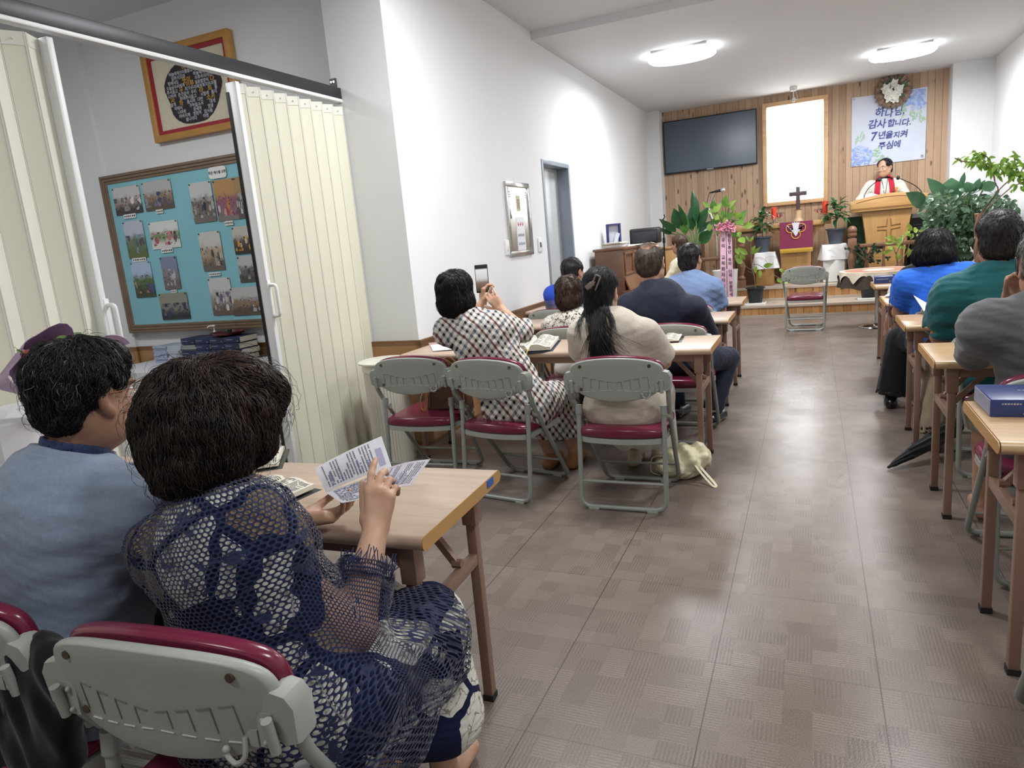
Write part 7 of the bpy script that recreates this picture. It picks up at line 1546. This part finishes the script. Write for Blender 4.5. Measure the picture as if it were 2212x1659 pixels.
Yt = 11.05; c = PY(1872, 560, Yt); t = thing('small_bonsai', 'small dark leafed bonsai on the platform beside the right newel post', 'potted plant', (c.x, 11.2, Z2)); pot(t, .09, .11, .12, NW)
ms, ml = MB(), MB(); r_ = random.Random(4); top = Vector((0, 0, PY(1872, 552, 11.2).z-Z2)); ms.tube(sm_curve([(0, 0, .1), (.03, 0, top.z*.5), (0, 0, top.z)], 4), .012, 6)
for k in range(26):
    a = r_.uniform(0, 2*pi); R_2 = r_.uniform(.08, .3); e = Vector((cos(a)*R_2, sin(a)*R_2*.6, top.z+r_.uniform(-.12, .16))); ms.tube([top*.8, (top*.8+e)/2+Vector((0, 0, .03)), e], .004, 5)
    for j in range(11): d = Vector((r_.gauss(0, 1), r_.gauss(0, 1), r_.gauss(.2, .7))).normalized(); leaf(ml, e, d, d.orthogonal(), .055, .03, .3, .2, 3)
ms.build('branches', BARK, t); ml.build('foliage', leafmat('bonsai_leaf', '223f2f', '3c5c46', .35), t)
# big right hand plants
K3 = lambda x, y: (1950+x*.12057, 320+y*.12057); Yr = 10.75; c = PY(*K3(1000, 1300), Yr)
t = thing('rubber_plant', 'large oval leafed rubber plant at the right of the pulpit', 'potted plant', (c.x+.1, Yr, Z1)); pot(t, .13, .17, .3, POTB)
ms, ml = MB(), MB(); hub = PY(*K3(900, 1000), Yr); ms.tube(sm_curve([(c.x+.1, Yr, Z1+.28), PY(*K3(950, 1250), Yr), hub, PY(*K3(1000, 820), Yr)], 5), .013, 7)
for (a, b, wd, dy) in (((870, 960), (870, 535), 320, 0), ((770, 950), (440, 540), 180, -.1), ((430, 1060), (60, 800), 210, -.35), ((1020, 720), (1110, 430), 70, .05), ((1150, 800), (1155, 605), 200, .1), ((1220, 800), (1210, 620), 130, .15), ((1270, 790), (1385, 540), 90, .1), ((1370, 760), (1475, 570), 70, .12), ((1420, 740), (1680, 630), 150, .05), ((800, 980), (440, 930), 130, -.05), ((700, 1000), (640, 1150), 160, -.1), ((880, 930), (1010, 700), 150, .1)):
    A, B = PY(*K3(*a), Yr+dy), PY(*K3(*b), Yr+dy*1.3); wv = wd*.12057/FPX*Yr*1.1; leaf2(ml, A, B, wv, jit(.3), .06, .12, 9, .9); ms.tube(sm_curve([hub+Vector((0, 0, -.1)), (hub+A)/2, A], 4), .006, 5)
ml.build('leaves', LRUB, t, world=True); ms.build('stems', STEM, t, world=True)
Yw_ = 10.15; c = PY(2085, 600, Yw_); t = thing('weeping_shrub', 'dense weeping small leafed shrub behind the person in teal', 'potted plant', (c.x, Yw_, 0)); pot(t, .17, .22, .4, POTB)
ms, ml = MB(), MB(); r_ = random.Random(12)
for k in range(16): x = c.x+r_.uniform(-.13, .13); ms.tube(sm_curve([(x, Yw_+r_.uniform(-.1, .1), .35), (x+r_.uniform(-.05, .05), Yw_, .9), (x+r_.uniform(-.25, .25), Yw_+r_.uniform(-.2, .2), 1.35+r_.uniform(-.1, .2))], 5), .008, 5)
for k in range(330):
    px_, py_ = r_.uniform(2005, 2200), r_.triangular(418, 575, 470)
    if py_ > 520 and px_ < 2040: continue
    if py_ > 545 and not 2045 < px_ < 2100: continue
    e = PY(px_, py_, Yw_+r_.uniform(-.3, .3)); e.x = min(e.x, 2.2)
    for j in range(7): d = Vector((r_.gauss(0, 1), r_.gauss(0, 1), r_.gauss(-.5, .6))).normalized(); leaf(ml, e+Vector((r_.gauss(0, .035), r_.gauss(0, .035), r_.gauss(0, .035))), d, Vector((r_.gauss(0, .6), -1, .6)), .085, .05, .5, .2, 3)
    if k % 3 == 0: ms.tube(sm_curve([(c.x, Yw_, 1.2), (Vector((c.x, Yw_, 1.45))+e)/2+Vector((0, 0, .06)), e], 3), .003, 4)
ml.build('foliage', leafmat('shrub_leaf', '39563f', '678668', .28, 9), t, world=True); ms.build('stems', mat('cane_green', '4d6a3f', .6), t, world=True)
Ym = 9.75; c = PY(2112, 620, Ym); t = thing('money_tree', 'small tree with a brown trunk and thin sprigs rising against the right wall', 'potted plant', (c.x, Ym, 0)); pot(t, .17, .21, .42, POTB)
K4 = lambda x, y: PY(1950+x*.12057, 320+y*.12057, Ym); m = MB(); 
for ph in (0, 2.1, 4.2): m.tube([(c.x+.028*cos(ph+z*9)-.02*(z-.4), Ym+.028*sin(ph+z*9), z) for z in [.38+.05*i for i in range(18)]], .025, 8)
m.build('braided_trunk', mat('trunk_bark', '8b6a55', .8, var=.15, vs=18), t, world=True)
ms, ml = MB(), MB(); b0_ = Vector((c.x-.02, Ym, 1.2))
def sprig(pts, n, L, sp):
    P = [b0_]+[K4(*p) for p in pts]; C_ = sm_curve(P, 8); ms.tube(C_, .0065, 5); m0 = int(len(C_)*.5)
    for k in range(n):
        q = C_[r_.randrange(m0, len(C_))]+Vector((r_.gauss(0, sp), r_.gauss(0, sp), r_.gauss(0, sp))); d = Vector((r_.gauss(.2, .8), r_.gauss(0, .5), r_.gauss(-.4, .5))).normalized(); leaf(ml, q, d, (r_.gauss(0, .5), -1, .7), L*r_.uniform(.7, 1.3), L*.48, .5, .2, 4)
sprig([(1690, 790), (1655, 620), (1610, 410), (1390, 260), (1100, 240), (930, 180)], 14, .08, .015)
sprig([(1690, 790), (1655, 620), (1610, 410), (1470, 300), (1300, 130), (1200, 100)], 26, .085, .02)
sprig([(1690, 790), (1655, 620), (1610, 410), (1580, 260), (1500, 150), (1400, 90)], 24, .085, .02)
sprig([(1690, 790), (1655, 620), (1620, 400), (1720, 340), (1850, 300), (1990, 420)], 46, .095, .035)
sprig([(1720, 760), (1930, 560), (2050, 430), (2010, 230), (1980, 130)], 26, .08, .03); sprig([(1720, 760), (1930, 560), (2100, 440), (2170, 320)], 30, .08, .04)
sprig([(1900, 740), (2060, 650), (2200, 590), (2300, 560)], 20, .08, .03)
ml.build('leaves', leafmat('bright_sprig_leaf', '4c7a2f', '92b53f', .35, 10), t, world=True); ms.build('sprigs', BARK, t, world=True)
# ------------------------------------------------------------------ round table before the platform
c = PZ(1884, 706); zt = .70; Rr = .40; tc = PY(1897, 583, c.y)
t = thing('round_table', 'small round table on a metal pedestal in front of the platform', 'table', (tc.x, c.y, 0)); zt = tc.z
MB().lathe([(.19, 0), (.2, .006), (.19, .018), (.05, .03), (.03, .05), (.03, zt-.03)], 36).build('pedestal', CHROME, t); MB().lathe([(0, zt-.03), (Rr-.01, zt-.03), (Rr, zt-.02), (Rr, zt-.004), (0, zt-.004)], 48).build('tabletop', BEECH, t)
def skirtcloth(R, z, drop, scal, nsc, amp, th, hole=False):
    m = MB(); n = 144; lev = [0, .3, .6, .85, .97, 1.0, 1.02, 1.03]; vs = []
    for l in lev: vs += [(R*l*cos(2*pi*k/n), R*l*sin(2*pi*k/n), z) for k in range(n)]
    for f in (.25, .5, .75, 1.):
        for k in range(n):
            a = 2*pi*k/n; dd = drop*(1-scal*abs(sin(a*nsc/2))**1.5)*f; o = 1.03+amp*f*(1+sin(a*nsc))*.5; vs.append((R*o*cos(a), R*o*sin(a), z-dd))
    N = len(lev)+4; fs = [(i*n+k, i*n+(k+1) % n, (i+1)*n+(k+1) % n, (i+1)*n+k) for i in range(1, N-1) for k in range(n)]+[tuple(range(n, 2*n))]
    return m.add(vs, fs)
o = skirtcloth(Rr, zt, .20, .12, 9, .10, .002).build('brown_cloth', mat('dark_brown_cloth', '3f352c', .85, var=.2, vs=12), None); o.location = (tc.x, c.y, 0); tag(o, 'dark brown under cloth hanging over the round table', 'tablecloth')
g = G('scalloped_lace'); x, y, z = g.xyz(g.co()); rr_ = g.m('SQRT', g.m('ADD', g.m('MULTIPLY', x, x), g.m('MULTIPLY', y, y))); rr_ = g.m('ADD', rr_, g.m('MULTIPLY', g.m('SUBTRACT', g.noise(g.co(), 9, 2), .5), .06))
a_ = g.m('MULTIPLY', g.m('GREATER_THAN', rr_, .17), g.m('LESS_THAN', rr_, .37)); g.col(g.mix(a_, lin('d3c7b2'), lin('a9745a'))); g.p(rough=.8); reg(g)
o = skirtcloth(Rr+.006, zt+.004, .13, .72, 11, .06, .002).build('lace_cloth', g.mat, None); o.location = (tc.x, c.y, 0); tag(o, 'cream scalloped cloth with a terracotta ring on the round table', 'tablecloth')
# ------------------------------------------------------------------ sound desk and boxes at the right
a, b = PY(1968, 462, 11.95), PY(2040, 452, 11.95); t = thing('sound_desk', 'grey sound desk with black rack gear right of the pulpit', 'desk', ((a.x+b.x)/2+.15, 12.0, Z2))
x0, x1 = a.x, a.x+.75; zt = a.z
MB().box(((x0+x1)/2, 12.03, zt-.03), (x1-x0, .42, .06)).build('mixer_top', mat('mixer_grey', 'a9aaae', .4), t, world=True, bev=.005)
MB().box(((x0+x1)/2, 12.03, (Z2+zt-.06)/2), (x1-x0, .40, zt-.06-Z2)).build('rack', BLACK, t, world=True)
m = MB()
for r in range(5):
    for k in range(26): m.box((x0+.03+(x1-x0-.06)*k/25, 11.826, zt-.16-r*.04), (.008, .006, .008))
m.build('rack_buttons', mat('pale_buttons', 'a9b0bf', .4), t, world=True)
o = thing('loudspeaker', 'black loudspeaker behind the weeping shrub by the right wall', 'loudspeaker', (2.06, 11.7, Z2)); hz = PY(2185, 413, 11.5).z-Z2; MB().box((-.02, .05, hz-.2), (.34, .28, .4)).build('cabinet', BLACK, o, bev=.01); MB().tube([(-.02, .05, 0), (-.02, .05, hz-.4)], .02, 8).build('pole', BLACK, o); MB().lathe([(.16, 0), (.16, .012), (.03, .04)], 16, (-.02, .05, 0)).build('base', BLACK, o)
c = PY(2096, 560, 10.55); o = thing('white_cabinet', 'white low cabinet behind the brown trunk at the right', 'cabinet', (c.x+.06, 11.35, Z2)); hz = PY(2096, 505, 11.35).z-Z2; MB().box((0, 0, hz/2), (.42, .3, hz)).build('cabinet_body', WHITE, o, bev=.004); MB().box((0, -.154, hz/2), (.005, .004, hz-.06)).build('door_gap', INK, o); MB().box((.04, -.16, hz*.6), (.012, .012, .1)).build('handle', CHROME, o)
c = PY(1850, 495, 11.95); o = thing('green_amplifier', 'dark green box standing left behind the pulpit', 'box', (c.x+.06, 12.1, Z2)); hz = PY(1850, 468, 12.0).z-Z2; MB().box((0, 0, hz/2), (.36, .3, hz)).build('box_body', mat('dark_green_cloth', '2f4a33', .8), o, bev=.01)
# ------------------------------------------------------------------ things on the tables
def dashes(m, fn, rows, n, seed, fill=.82, h=.45, off=.0006, u0=.08, u1=.92, v0=.08, v1=.93):
    r = random.Random(seed)
    for i in range(rows):
        v = v0+(v1-v0)*(i+.5)/rows; u = u0; e = u1 if r.random() < .8 else u0+(u1-u0)*r.uniform(.3, .8); hh = (v1-v0)/rows*h*.5
        while u < e:
            w_ = (u1-u0)/n*r.uniform(.6, 1.5)
            if r.random() < fill:
                q = [Vector(fn(a, b)) for a, b in ((u, v-hh), (min(e, u+w_*.75), v-hh), (min(e, u+w_*.75), v+hh), (u, v+hh))]; nn = (q[1]-q[0]).cross(q[3]-q[0])
                if nn.z < 0: nn = -nn
                nn = nn.normalized()*off; m.add([p+nn for p in q], [(0, 1, 2, 3)])
            u += w_
WPAP = mat('white_paper', 'e9e9ee', .7); PBLK = mat('printed_black', '3c3c46', .8); PBLU = mat('printed_blue', '7f8fd0', .8)
def open_book(name, label, s0, s1, wl, wr_, T=.018, case=None, z=TZ, rows=16, pic=False, lift=.012, capt=None):
    """spine from s0 (far) to s1 (near), pages wl to the left and wr_ to the right"""
    s0, s1 = Vector(s0), Vector(s1); ax = (s1-s0); L = ax.length; d = ax.normalized(); r = Vector((d.y, -d.x, 0))*-1; c = (s0+s1)/2
    if r.x < 0: r = -r
    t = thing(name, label, 'book', (c.x, c.y, z))
    zb = z+.004
    if case:
        m = MB(); m.prism([(-wl-.016, -.014), (wr_+.016, -.014), (wr_+.016, L+.014), (-wl-.016, L+.014)], .006, (s0.x, s0.y, z+.0005), r, d); m.build('cover', case, t, world=True, bev=.002)
        zb = z+.007
    def pg(sd, wd):
        def f(u, v):
            x = sd*wd*u; hz = T*(1-.35*u)*min(1, (u*7)**.7)+lift*sin(pi*min(1, u*1.3))*.6
            q = s0+d*(L*v)+r*x; return Vector((q.x, q.y, zb+hz))
        return f
    for sd, wd, nm in ((-1, wl, 'left_pages'), (1, wr_, 'right_pages')):
        f = pg(sd, wd); m = MB(); m.grid(f, 14, 4); n_ = 14; N = len(m.v); e = [f(i/14, 0) for i in range(15)]; e2 = [f(i/14, 1) for i in range(15)]
        for E in (e, e2): m.add(E+[Vector((p.x, p.y, zb)) for p in E], [(i, i+1, 15+i+1, 15+i) for i in range(14)])
        E = [f(1, v/4) for v in range(5)]; m.add(E+[Vector((p.x, p.y, zb)) for p in E], [(i, i+1, 5+i+1, 5+i) for i in range(4)])
        po = m.build(nm, PAGE, t, world=True, ang=60); m = MB()
        for c0, c1 in ((.1, .5), (.54, .94)): dashes(m, f, rows, 11, rnd.randrange(999), .9, .5, .0006, c0, c1, .06, .94 if not (pic and sd > 0) else .64)
        m.build('printed_text', PBLK, po, world=True)
        if pic and sd > 0:
            m = MB(); m.grid(lambda u, v: f(.08+.42*u, .66+.3*v)+Vector((0, 0, .0006)), 4, 3); m.build('lilac_box', mat('print_lilac', 'b5aed0', .8), po, world=True)
            m = MB(); m.grid(lambda u, v: f(.52+.42*u, .66+.3*v)+Vector((0, 0, .0006)), 4, 3); m.build('printed_picture', mat('print_landscape', '7d7658', .7, var=.6, vs=60), po, world=True)
    return t
CASE = mat('black_leather_case', '17171a', .45)
open_book('open_bible', 'open bible in a black zip case on the table before the navy lace cardigan', PZ(620, 1036, TZ+.02), PZ(524, 1076, TZ+.02), .11, .115, .02, CASE, pic=True, rows=18)
open_book('open_bible', 'open book with a dark cover near the far edge of the nearest table', PZ(608, 994, TZ), PZ(545, 1003, TZ), .12, .09, .016, mat('dark_olive_cover', '35352c', .5), rows=14)
a, b = PZ(1163, 731, TZ+.02), PZ(1140, 754, TZ+.02); ob = open_book('open_bible', 'open bible in a dark blue case on the table beside the checked dress', a, b, .13, .135, .03, mat('dark_blue_case', '1d2338', .5), rows=16, lift=.02)
m = MB()
for k in (-.012, .012): m.tube(sm_curve([b+Vector((k, .0, .0)), b+Vector((k*1.5-.006, -.03, -.004)), b+Vector((k*2-.012, -.055, -.022)), b+Vector((k*2.5-.012, -.06, -.05))], 4), .0035, 6, flat=.4)
m.build('gold_ribbon', GOLD, ob, world=True)
open_book('open_notebook', 'open notebook lying right of the cream shirt', PZ(1437, 728, TZ), PZ(1428, 741, TZ), .09, .10, .012, BLACK, rows=12)
def sheet(name, label, pts, m_, z0=.001, rows=0, zs=None, cat='paper'):
    P = [PZ(x, y, TZ) for x, y in pts]; c = sum(P, Vector())/4; t = thing(name, label, cat, (c.x, c.y, TZ)); zs = zs or (0, 0, 0, 0)
    f = lambda u, v: (P[0]*(1-u)+P[1]*u)*(1-v)+(P[3]*(1-u)+P[2]*u)*v+Vector((0, 0, z0+(zs[0]*(1-u)+zs[1]*u)*(1-v)+(zs[3]*(1-u)+zs[2]*u)*v))
    MB().grid(f, 6, 6, .0008).build('sheet', m_, t, world=True)
    if rows: m = MB(); dashes(m, f, rows, 12, 5); m.build('printed_text', PBLK, t, world=True)
    return t
sheet('paper_sheet', 'white printed sheet on the table between the two people nearest the camera', ((290, 1048), (345, 1045), (355, 1095), (300, 1110)), WPAP, .002, 12)
sheet('paper_sheet', 'white papers at the wall end of the table before the checked dress', ((930, 748), (975, 745), (985, 757), (935, 760)), WPAP, .004, 4, (.004, .012, .004, .0)); sheet('leaflet', 'coloured leaflet under the white papers at the wall end of the table', ((925, 741), (965, 738), (970, 748), (930, 752)), mat('leaflet_print', 'b79a92', .6, var=.3, vs=60), .001)
t = sheet('paper_sheet', 'bent white sheet standing up on the table before the teal polo shirt', ((1972, 668), (2010, 660), (2030, 684), (2006, 688)), WPAP, .001, 0, (.09, .03, .0, .0))
c = PZ(2030, 676, TZ); t = thing('booklet', 'small white card with a drawn circle leaning beside the bent sheet', 'card', (c.x+.03, c.y+.02, TZ)); MB().box((0, 0, .07), (.13, .004, .14), (.35, .15, .1)).build('card', WPAP, t); MB().tube([(.004+.034*cos(a), -.004, .07+.034*sin(a)) for a in [2*pi*k/16 for k in range(16)]], .0015, 5, True).build('drawn_circle', INK, t)
p0, p1 = PZ(300, 1045, TZ), PZ(322, 1036, TZ); t = thing('highlighter', 'bright green highlighter pen on the nearest table', 'pen', (p0.x, p0.y, TZ)); MB().tube([p0+Vector((0, 0, .012)), p1+Vector((0, 0, .012))], .008, 8).build('barrel', mat('fluorescent_green', 'a6d63a', .4), t, world=True); MB().tube([p1+Vector((0, 0, .012)), p1+(p1-p0)*.4+Vector((0, 0, .012))], .0085, 8).build('cap', BLACK, t, world=True)
c = PZ(305, 1032, TZ); t = thing('pencil_case', 'dark navy pencil case on the nearest table', 'case', (c.x-.02, c.y+.03, TZ)); MB().box((0, 0, .02), (.17, .07, .04), (0, 0, .4)).build('pouch', HYM, t, bev=.015, seg=3); MB().tube([(-.07, -.03, .041), (.07, .03, .041)], .003, 6).build('zip', SILV, t)
c = PZ(285, 1015, TZ); t = thing('booklet', 'yellow striped booklet near the far edge of the nearest table', 'booklet', (c.x, c.y, TZ)); MB().box((0, 0, .003), (.13, .09, .006), (0, 0, .1)).build('cover', mat('yellow_cover', 'cfc46a', .5, var=.2, vs=30), t); MB().box((0, -.0, .003), (.1305, .0895, .003), (0, 0, .1)).build('pages', PAGE, t)
# held bulletin
BU = thing('bulletin', 'folded white printed bulletin held up over the nearest table', 'paper', PY(780, 1060, 1.3))
Q = lambda x, y, Y: PY(x, y, Y)
A = (Q(680, 1012, 1.40), Q(824, 942.5, 1.43), Q(846, 1008, 1.34), Q(704, 1064, 1.30)); B_ = (A[3], A[2], Q(812, 1068, 1.235), Q(738, 1087, 1.24)); C_ = (Q(843, 1009, 1.33), Q(930, 992, 1.26), Q(886, 1049, 1.20), Q(811, 1069, 1.23))
def quad(P, bow=0.): 
    nn = (P[1]-P[0]).cross(P[3]-P[0]).normalized()
    return lambda u, v: (P[0]*(1-u)+P[1]*u)*(1-v)+(P[3]*(1-u)+P[2]*u)*v+nn*(bow*sin(pi*u))
for nm, P, bow, m_ in (('left_leaf', A, -.004, WPAP), ('middle_leaf', B_, .003, WPAP), ('right_leaf', C_, -.004, mat('paper_reverse_tint', 'd8d3dc', .7))):
    f = quad(P, bow); po = MB().grid(f, 12, 8, .0005).build(nm, m_, BU, world=True)
    g1 = lambda u, v, f=f: f(1-v, u) if nm != 'middle_leaf' else f(u, v)
    m, mb2 = MB(), MB()
    def shifted(u, v, P=P, f=f, nm=nm): 
        n_ = (P[1]-P[0]).cross(P[3]-P[0]).normalized(); n_ = n_ if n_.dot(Vector((0, 0, CAMZ))-P[0]) > 0 else -n_; return (f(u, v) if nm == 'middle_leaf' else f(v, 1-u))+n_*.0012
    dashes(m, shifted, 17 if nm != 'middle_leaf' else 10, 16, 3, .9, .38, 0., .1, .92, .08, .82 if nm == 'left_leaf' else .94); dashes(mb2, shifted, 5, 14, 8, .7, .14, 0., .12, .6, .1, .8)
    m.build('printed_text', mat('printed_grey', '6d6d7c', .8), po, world=True); mb2.build('blue_text', PBLU, po, world=True)
    if nm == 'left_leaf': MB().grid(lambda u, v: shifted(.12+.55*u, .86+.085*v), 4, 2).build('lilac_heading', mat('print_lilac', 'b5aed0', .8), po, world=True)
# blue boxed book, bibles, cap
NB = mat('blue_book_box', '2c3b6e', .35)
a, b = PZ(2120, 905, TZ), PZ(2205, 905, TZ); t = thing('boxed_book', 'large blue boxed book at the right edge, on the table with the tan corner', 'book', ((a.x+b.x)/2+.105, a.y+.13, TZ), rad(1)); Lx = .26
hb = .055; MB().box((0, 0, hb/2), (Lx, .21, hb)).build('box_sleeve', NB, t, bev=.003); MB().box((-Lx/2-.0005, 0, hb/2), (.002, .20, hb-.008)).build('page_edge', mat('grey_page_edge', '8d8fa3', .6), t)
m = MB()
for x_, z_, n_, w2_ in ((-.1, .041, 7, .0055), (-.045, .011, 13, .005)):
    for k in range(n_): m.box((x_+k*w2_*1.35, -.1056, z_), (w2_, .0008, .0055 if k % 3 else .004))
for k in range(5): m.box((-.03+k*.011, .02, hb+.0003), (.008, .006, .0006))
m.build('silver_lettering', SILV, t, smooth=False)
a, b = PZ(1890, 614, TZ), PZ(1930, 611, TZ); t = thing('bible', 'blue bible on the front right table beside the round table', 'book', ((a.x+b.x)/2, a.y+.11, TZ), rad(-2)); w_ = (b-a).length
MB().box((0, 0, .031), (w_, .16, .062)).build('cover', NB, t, bev=.004); MB().box((0, .003, .031), (w_+.001, .15, .046)).build('page_block', PAGE, t); m = MB()
for k in range(18): m.box((-w_*.36+k*w_*.034, -.0806, .038), (w_*.022, .0008, .007))
for k in range(4): m.box((w_*.28+k*w_*.03, -.0806, .018), (w_*.02, .0008, .006))
m.build('silver_lettering', SILV, t, smooth=False)
c = PZ(1940, 640, TZ); t = thing('white_hat', 'white hat lying on the table before the bright blue T-shirt', 'hat', (c.x+.03, c.y+.08, TZ)); m = MB()
m.lathe([(.095, 0), (.095, .03), (.08, .075), (.045, .1), (0, .108)], 24); m.build('crown', mat('white_cotton', 'd9d8d3', .8), t); MB().plate([(.1*cos(a), -.055+.105*sin(a)) for a in [2*pi*k/24 for k in range(24)]], lambda u, v, tt: (u-.02, v-.05, .008+tt+.02*(1-(u/.1)**2)), .004).build('brim', mat('white_cotton', 'd9d8d3', .8), t)
# ------------------------------------------------------------------ bags, umbrella, coat
c = PZ(950, 905, .43); t = thing('handbag', 'brown monogram handbag with tan straps on the burgundy seat by the waste bin', 'handbag', (-2.00, 3.56, .428), rad(10)); BRN = mat('brown_canvas_leather', '5a3a28', .55, var=.2, vs=40)
MB().plate([(-.13, 0), (.13, 0), (.125, .1), (.105, .19), (-.105, .19), (-.125, .1)], lambda u, v, tt: (u, tt*(1-.45*(v/.19)), v), .13, rnd=.8).build('bag_body', BRN, t, bev=.004)
m = MB()
for s_ in (-1, 1): m.tube(sm_curve([(-.06, s_*.03, .17), (-.05, s_*.035, .26), (0, s_*.04, .30), (.05, s_*.035, .26), (.06, s_*.03, .17)], 5), .006, 8)
m.tube(sm_curve([(-.125, -.05, .15), (-.155, -.08, .08), (-.15, -.1, .02), (-.13, -.1, .01), (-.12, -.08, .08), (-.11, -.06, .15)], 5), .008, 6, flat=.4); m.build('straps', mat('tan_leather', 'a06f3e', .5), t); m = MB()
for x in (-.11, .11): m.tube([(x, -.066, .02), (x*.95, -.05, .17)], .003, 6)
m.build('piping', mat('tan_leather', 'a06f3e', .5), t)
c = PZ(1492, 1005, .02); t = thing('pouch_bag', 'cream soft pouch bag with a wrist strap lying on the floor by the table leg', 'bag', (-.66, 3.74, 0)); f = Field(V3(-.22, -.2, -.02), V3(.25, .22, .24), .006); f.ell((0, 0, .085), (.13, .09, .085), .02); f.ell((-.04, -.02, .06), (.10, .09, .06), .05); f.ell((.06, .05, .12), (.09, .06, .06), .05); f.ripple(lambda x, y, z: .012*np.sin(x*60+y*30+z*25)*(z > .05)+.007*n3((x, y, z), 45, 6)); f.half((0, 0, .002), (0, 0, -1), (-.3, -.3, -.1), (.3, .3, .01)); V, Qd = f.mesh(); CRB = fabric('cream_nylon', 'd6cfae', .6, .03, 600, (1, 1, 1), .1, .8); np_mesh('pouch', V, Qd, CRB, t)
m = MB().tube(sm_curve([(.04, -.05, .14), (.09, -.09, .08), (.17, -.15, .012), (.19, -.14, .01), (.12, -.07, .06), (.05, -.04, .13)], 6), .008, 6, flat=.35); m.tube(sm_curve([(-.1, -.02, .12), (-.16, -.05, .12), (-.17, -.06, .04), (-.12, -.06, .02)], 5), .006, 6, flat=.5); m.build('wrist_strap', CRB, t)
a, b = PZ(1918, 1010, .012), PY(2072, 915, 4.32); t = thing('umbrella', 'long folded black umbrella leaning across the floor under the right tables', 'umbrella', a); UB = fabric('black_umbrella_nylon', '16181c', .6); d = b-a; L = d.length; u_ = d.normalized(); s_ = u_.orthogonal().normalized(); w2 = u_.cross(s_); m = MB(); n = 16; vs = []
pr = [(0, .006), (.04, .008), (.06, .012), (.1, .016), (.3, .028), (.6, .042), (.9, .05), (1., .03)]
for t_, r in pr: vs += [a+d*t_+(s_*cos(2*pi*k/n+t_*2.)+w2*sin(2*pi*k/n+t_*2.))*r*(1+(.12 if k % 2 else -.1)) for k in range(n)]
m.add(vs, [(i*n+k, i*n+(k+1) % n, (i+1)*n+(k+1) % n, (i+1)*n+k) for i in range(len(pr)-1) for k in range(n)]+[tuple(range(n))[::-1], tuple(range((len(pr)-1)*n, len(pr)*n))]); m.build('canopy', UB, t, world=True, ang=20); MB().tube(sm_curve([b, b+u_*.1, b+u_*.18, b+u_*.22+Vector((0, 0, -.04)), b+u_*.18+Vector((0, 0, -.08))], 5), .011, 8).build('handle', BLACK, t, world=True); MB().tube([a-u_*.0, a+u_*.05], .005, 8).build('tip', BLACK, t, world=True)
# phone in the raised hand
c = PY(1041, 602, 3.735); t = thing('smartphone', 'black smartphone held up by the person in the checked dress', 'phone', c); R = Matrix.Rotation(rad(20), 3, 'Z') @ Matrix.Rotation(rad(-6), 3, 'X'); MB().box(c, (.078, .009, .165), R).build('phone_body', BLACK, t, world=True, bev=.004); g = G('phone_screen'); gx = g.xyz(g.co('Generated')); g.col(g.ramp(gx[2], [(.0, lin('3a3030')), (.35, lin('7d6a5c')), (.5, lin('c7c6c6')), (.85, lin('dadada')), (.9, lin('2a2a2c'))])); g.p(rough=.1); g.t.links.new(g.b.inputs['Base Color'].links[0].from_socket, g.b.inputs['Emission Color']); g.b.inputs['Emission Strength'].default_value = .35; reg(g); MB().box(c+R @ Vector((0, -.005, 0)), (.07, .001, .15), R).build('phone_screen', g.mat, t, world=True)
# black coat over the corner chair
ca, cb, cc_, cd = [PY(x, y, .722) for x, y in ((-60, 1335), (118, 1368), (135, 1640), (-60, 1640))]
f = Field(V3(-1.75, .55, .05), V3(-.95, 1.05, .95), .008)
for u in [i/10 for i in range(11)]: p_ = ca*(1-u)+cb*u; q_ = cd*(1-u)+cc_*u; f.cap(p_-Vector((0, 0, .04+.02*u*u)), q_, .032, .04, .03)
f.ripple(lambda x, y, z: .008*n3((x*1.6, y, z*.7), 30, 8)); V, Qd = f.mesh(); o = np_mesh('black_coat', V-np.array((-1.25, .75, 0), np.float32), Qd, fabric('black_coat_cloth', '121316', .9)); o.location = (-1.25, .75, 0); tag(o, 'black coat bunched on the chair at the bottom left corner', 'coat')
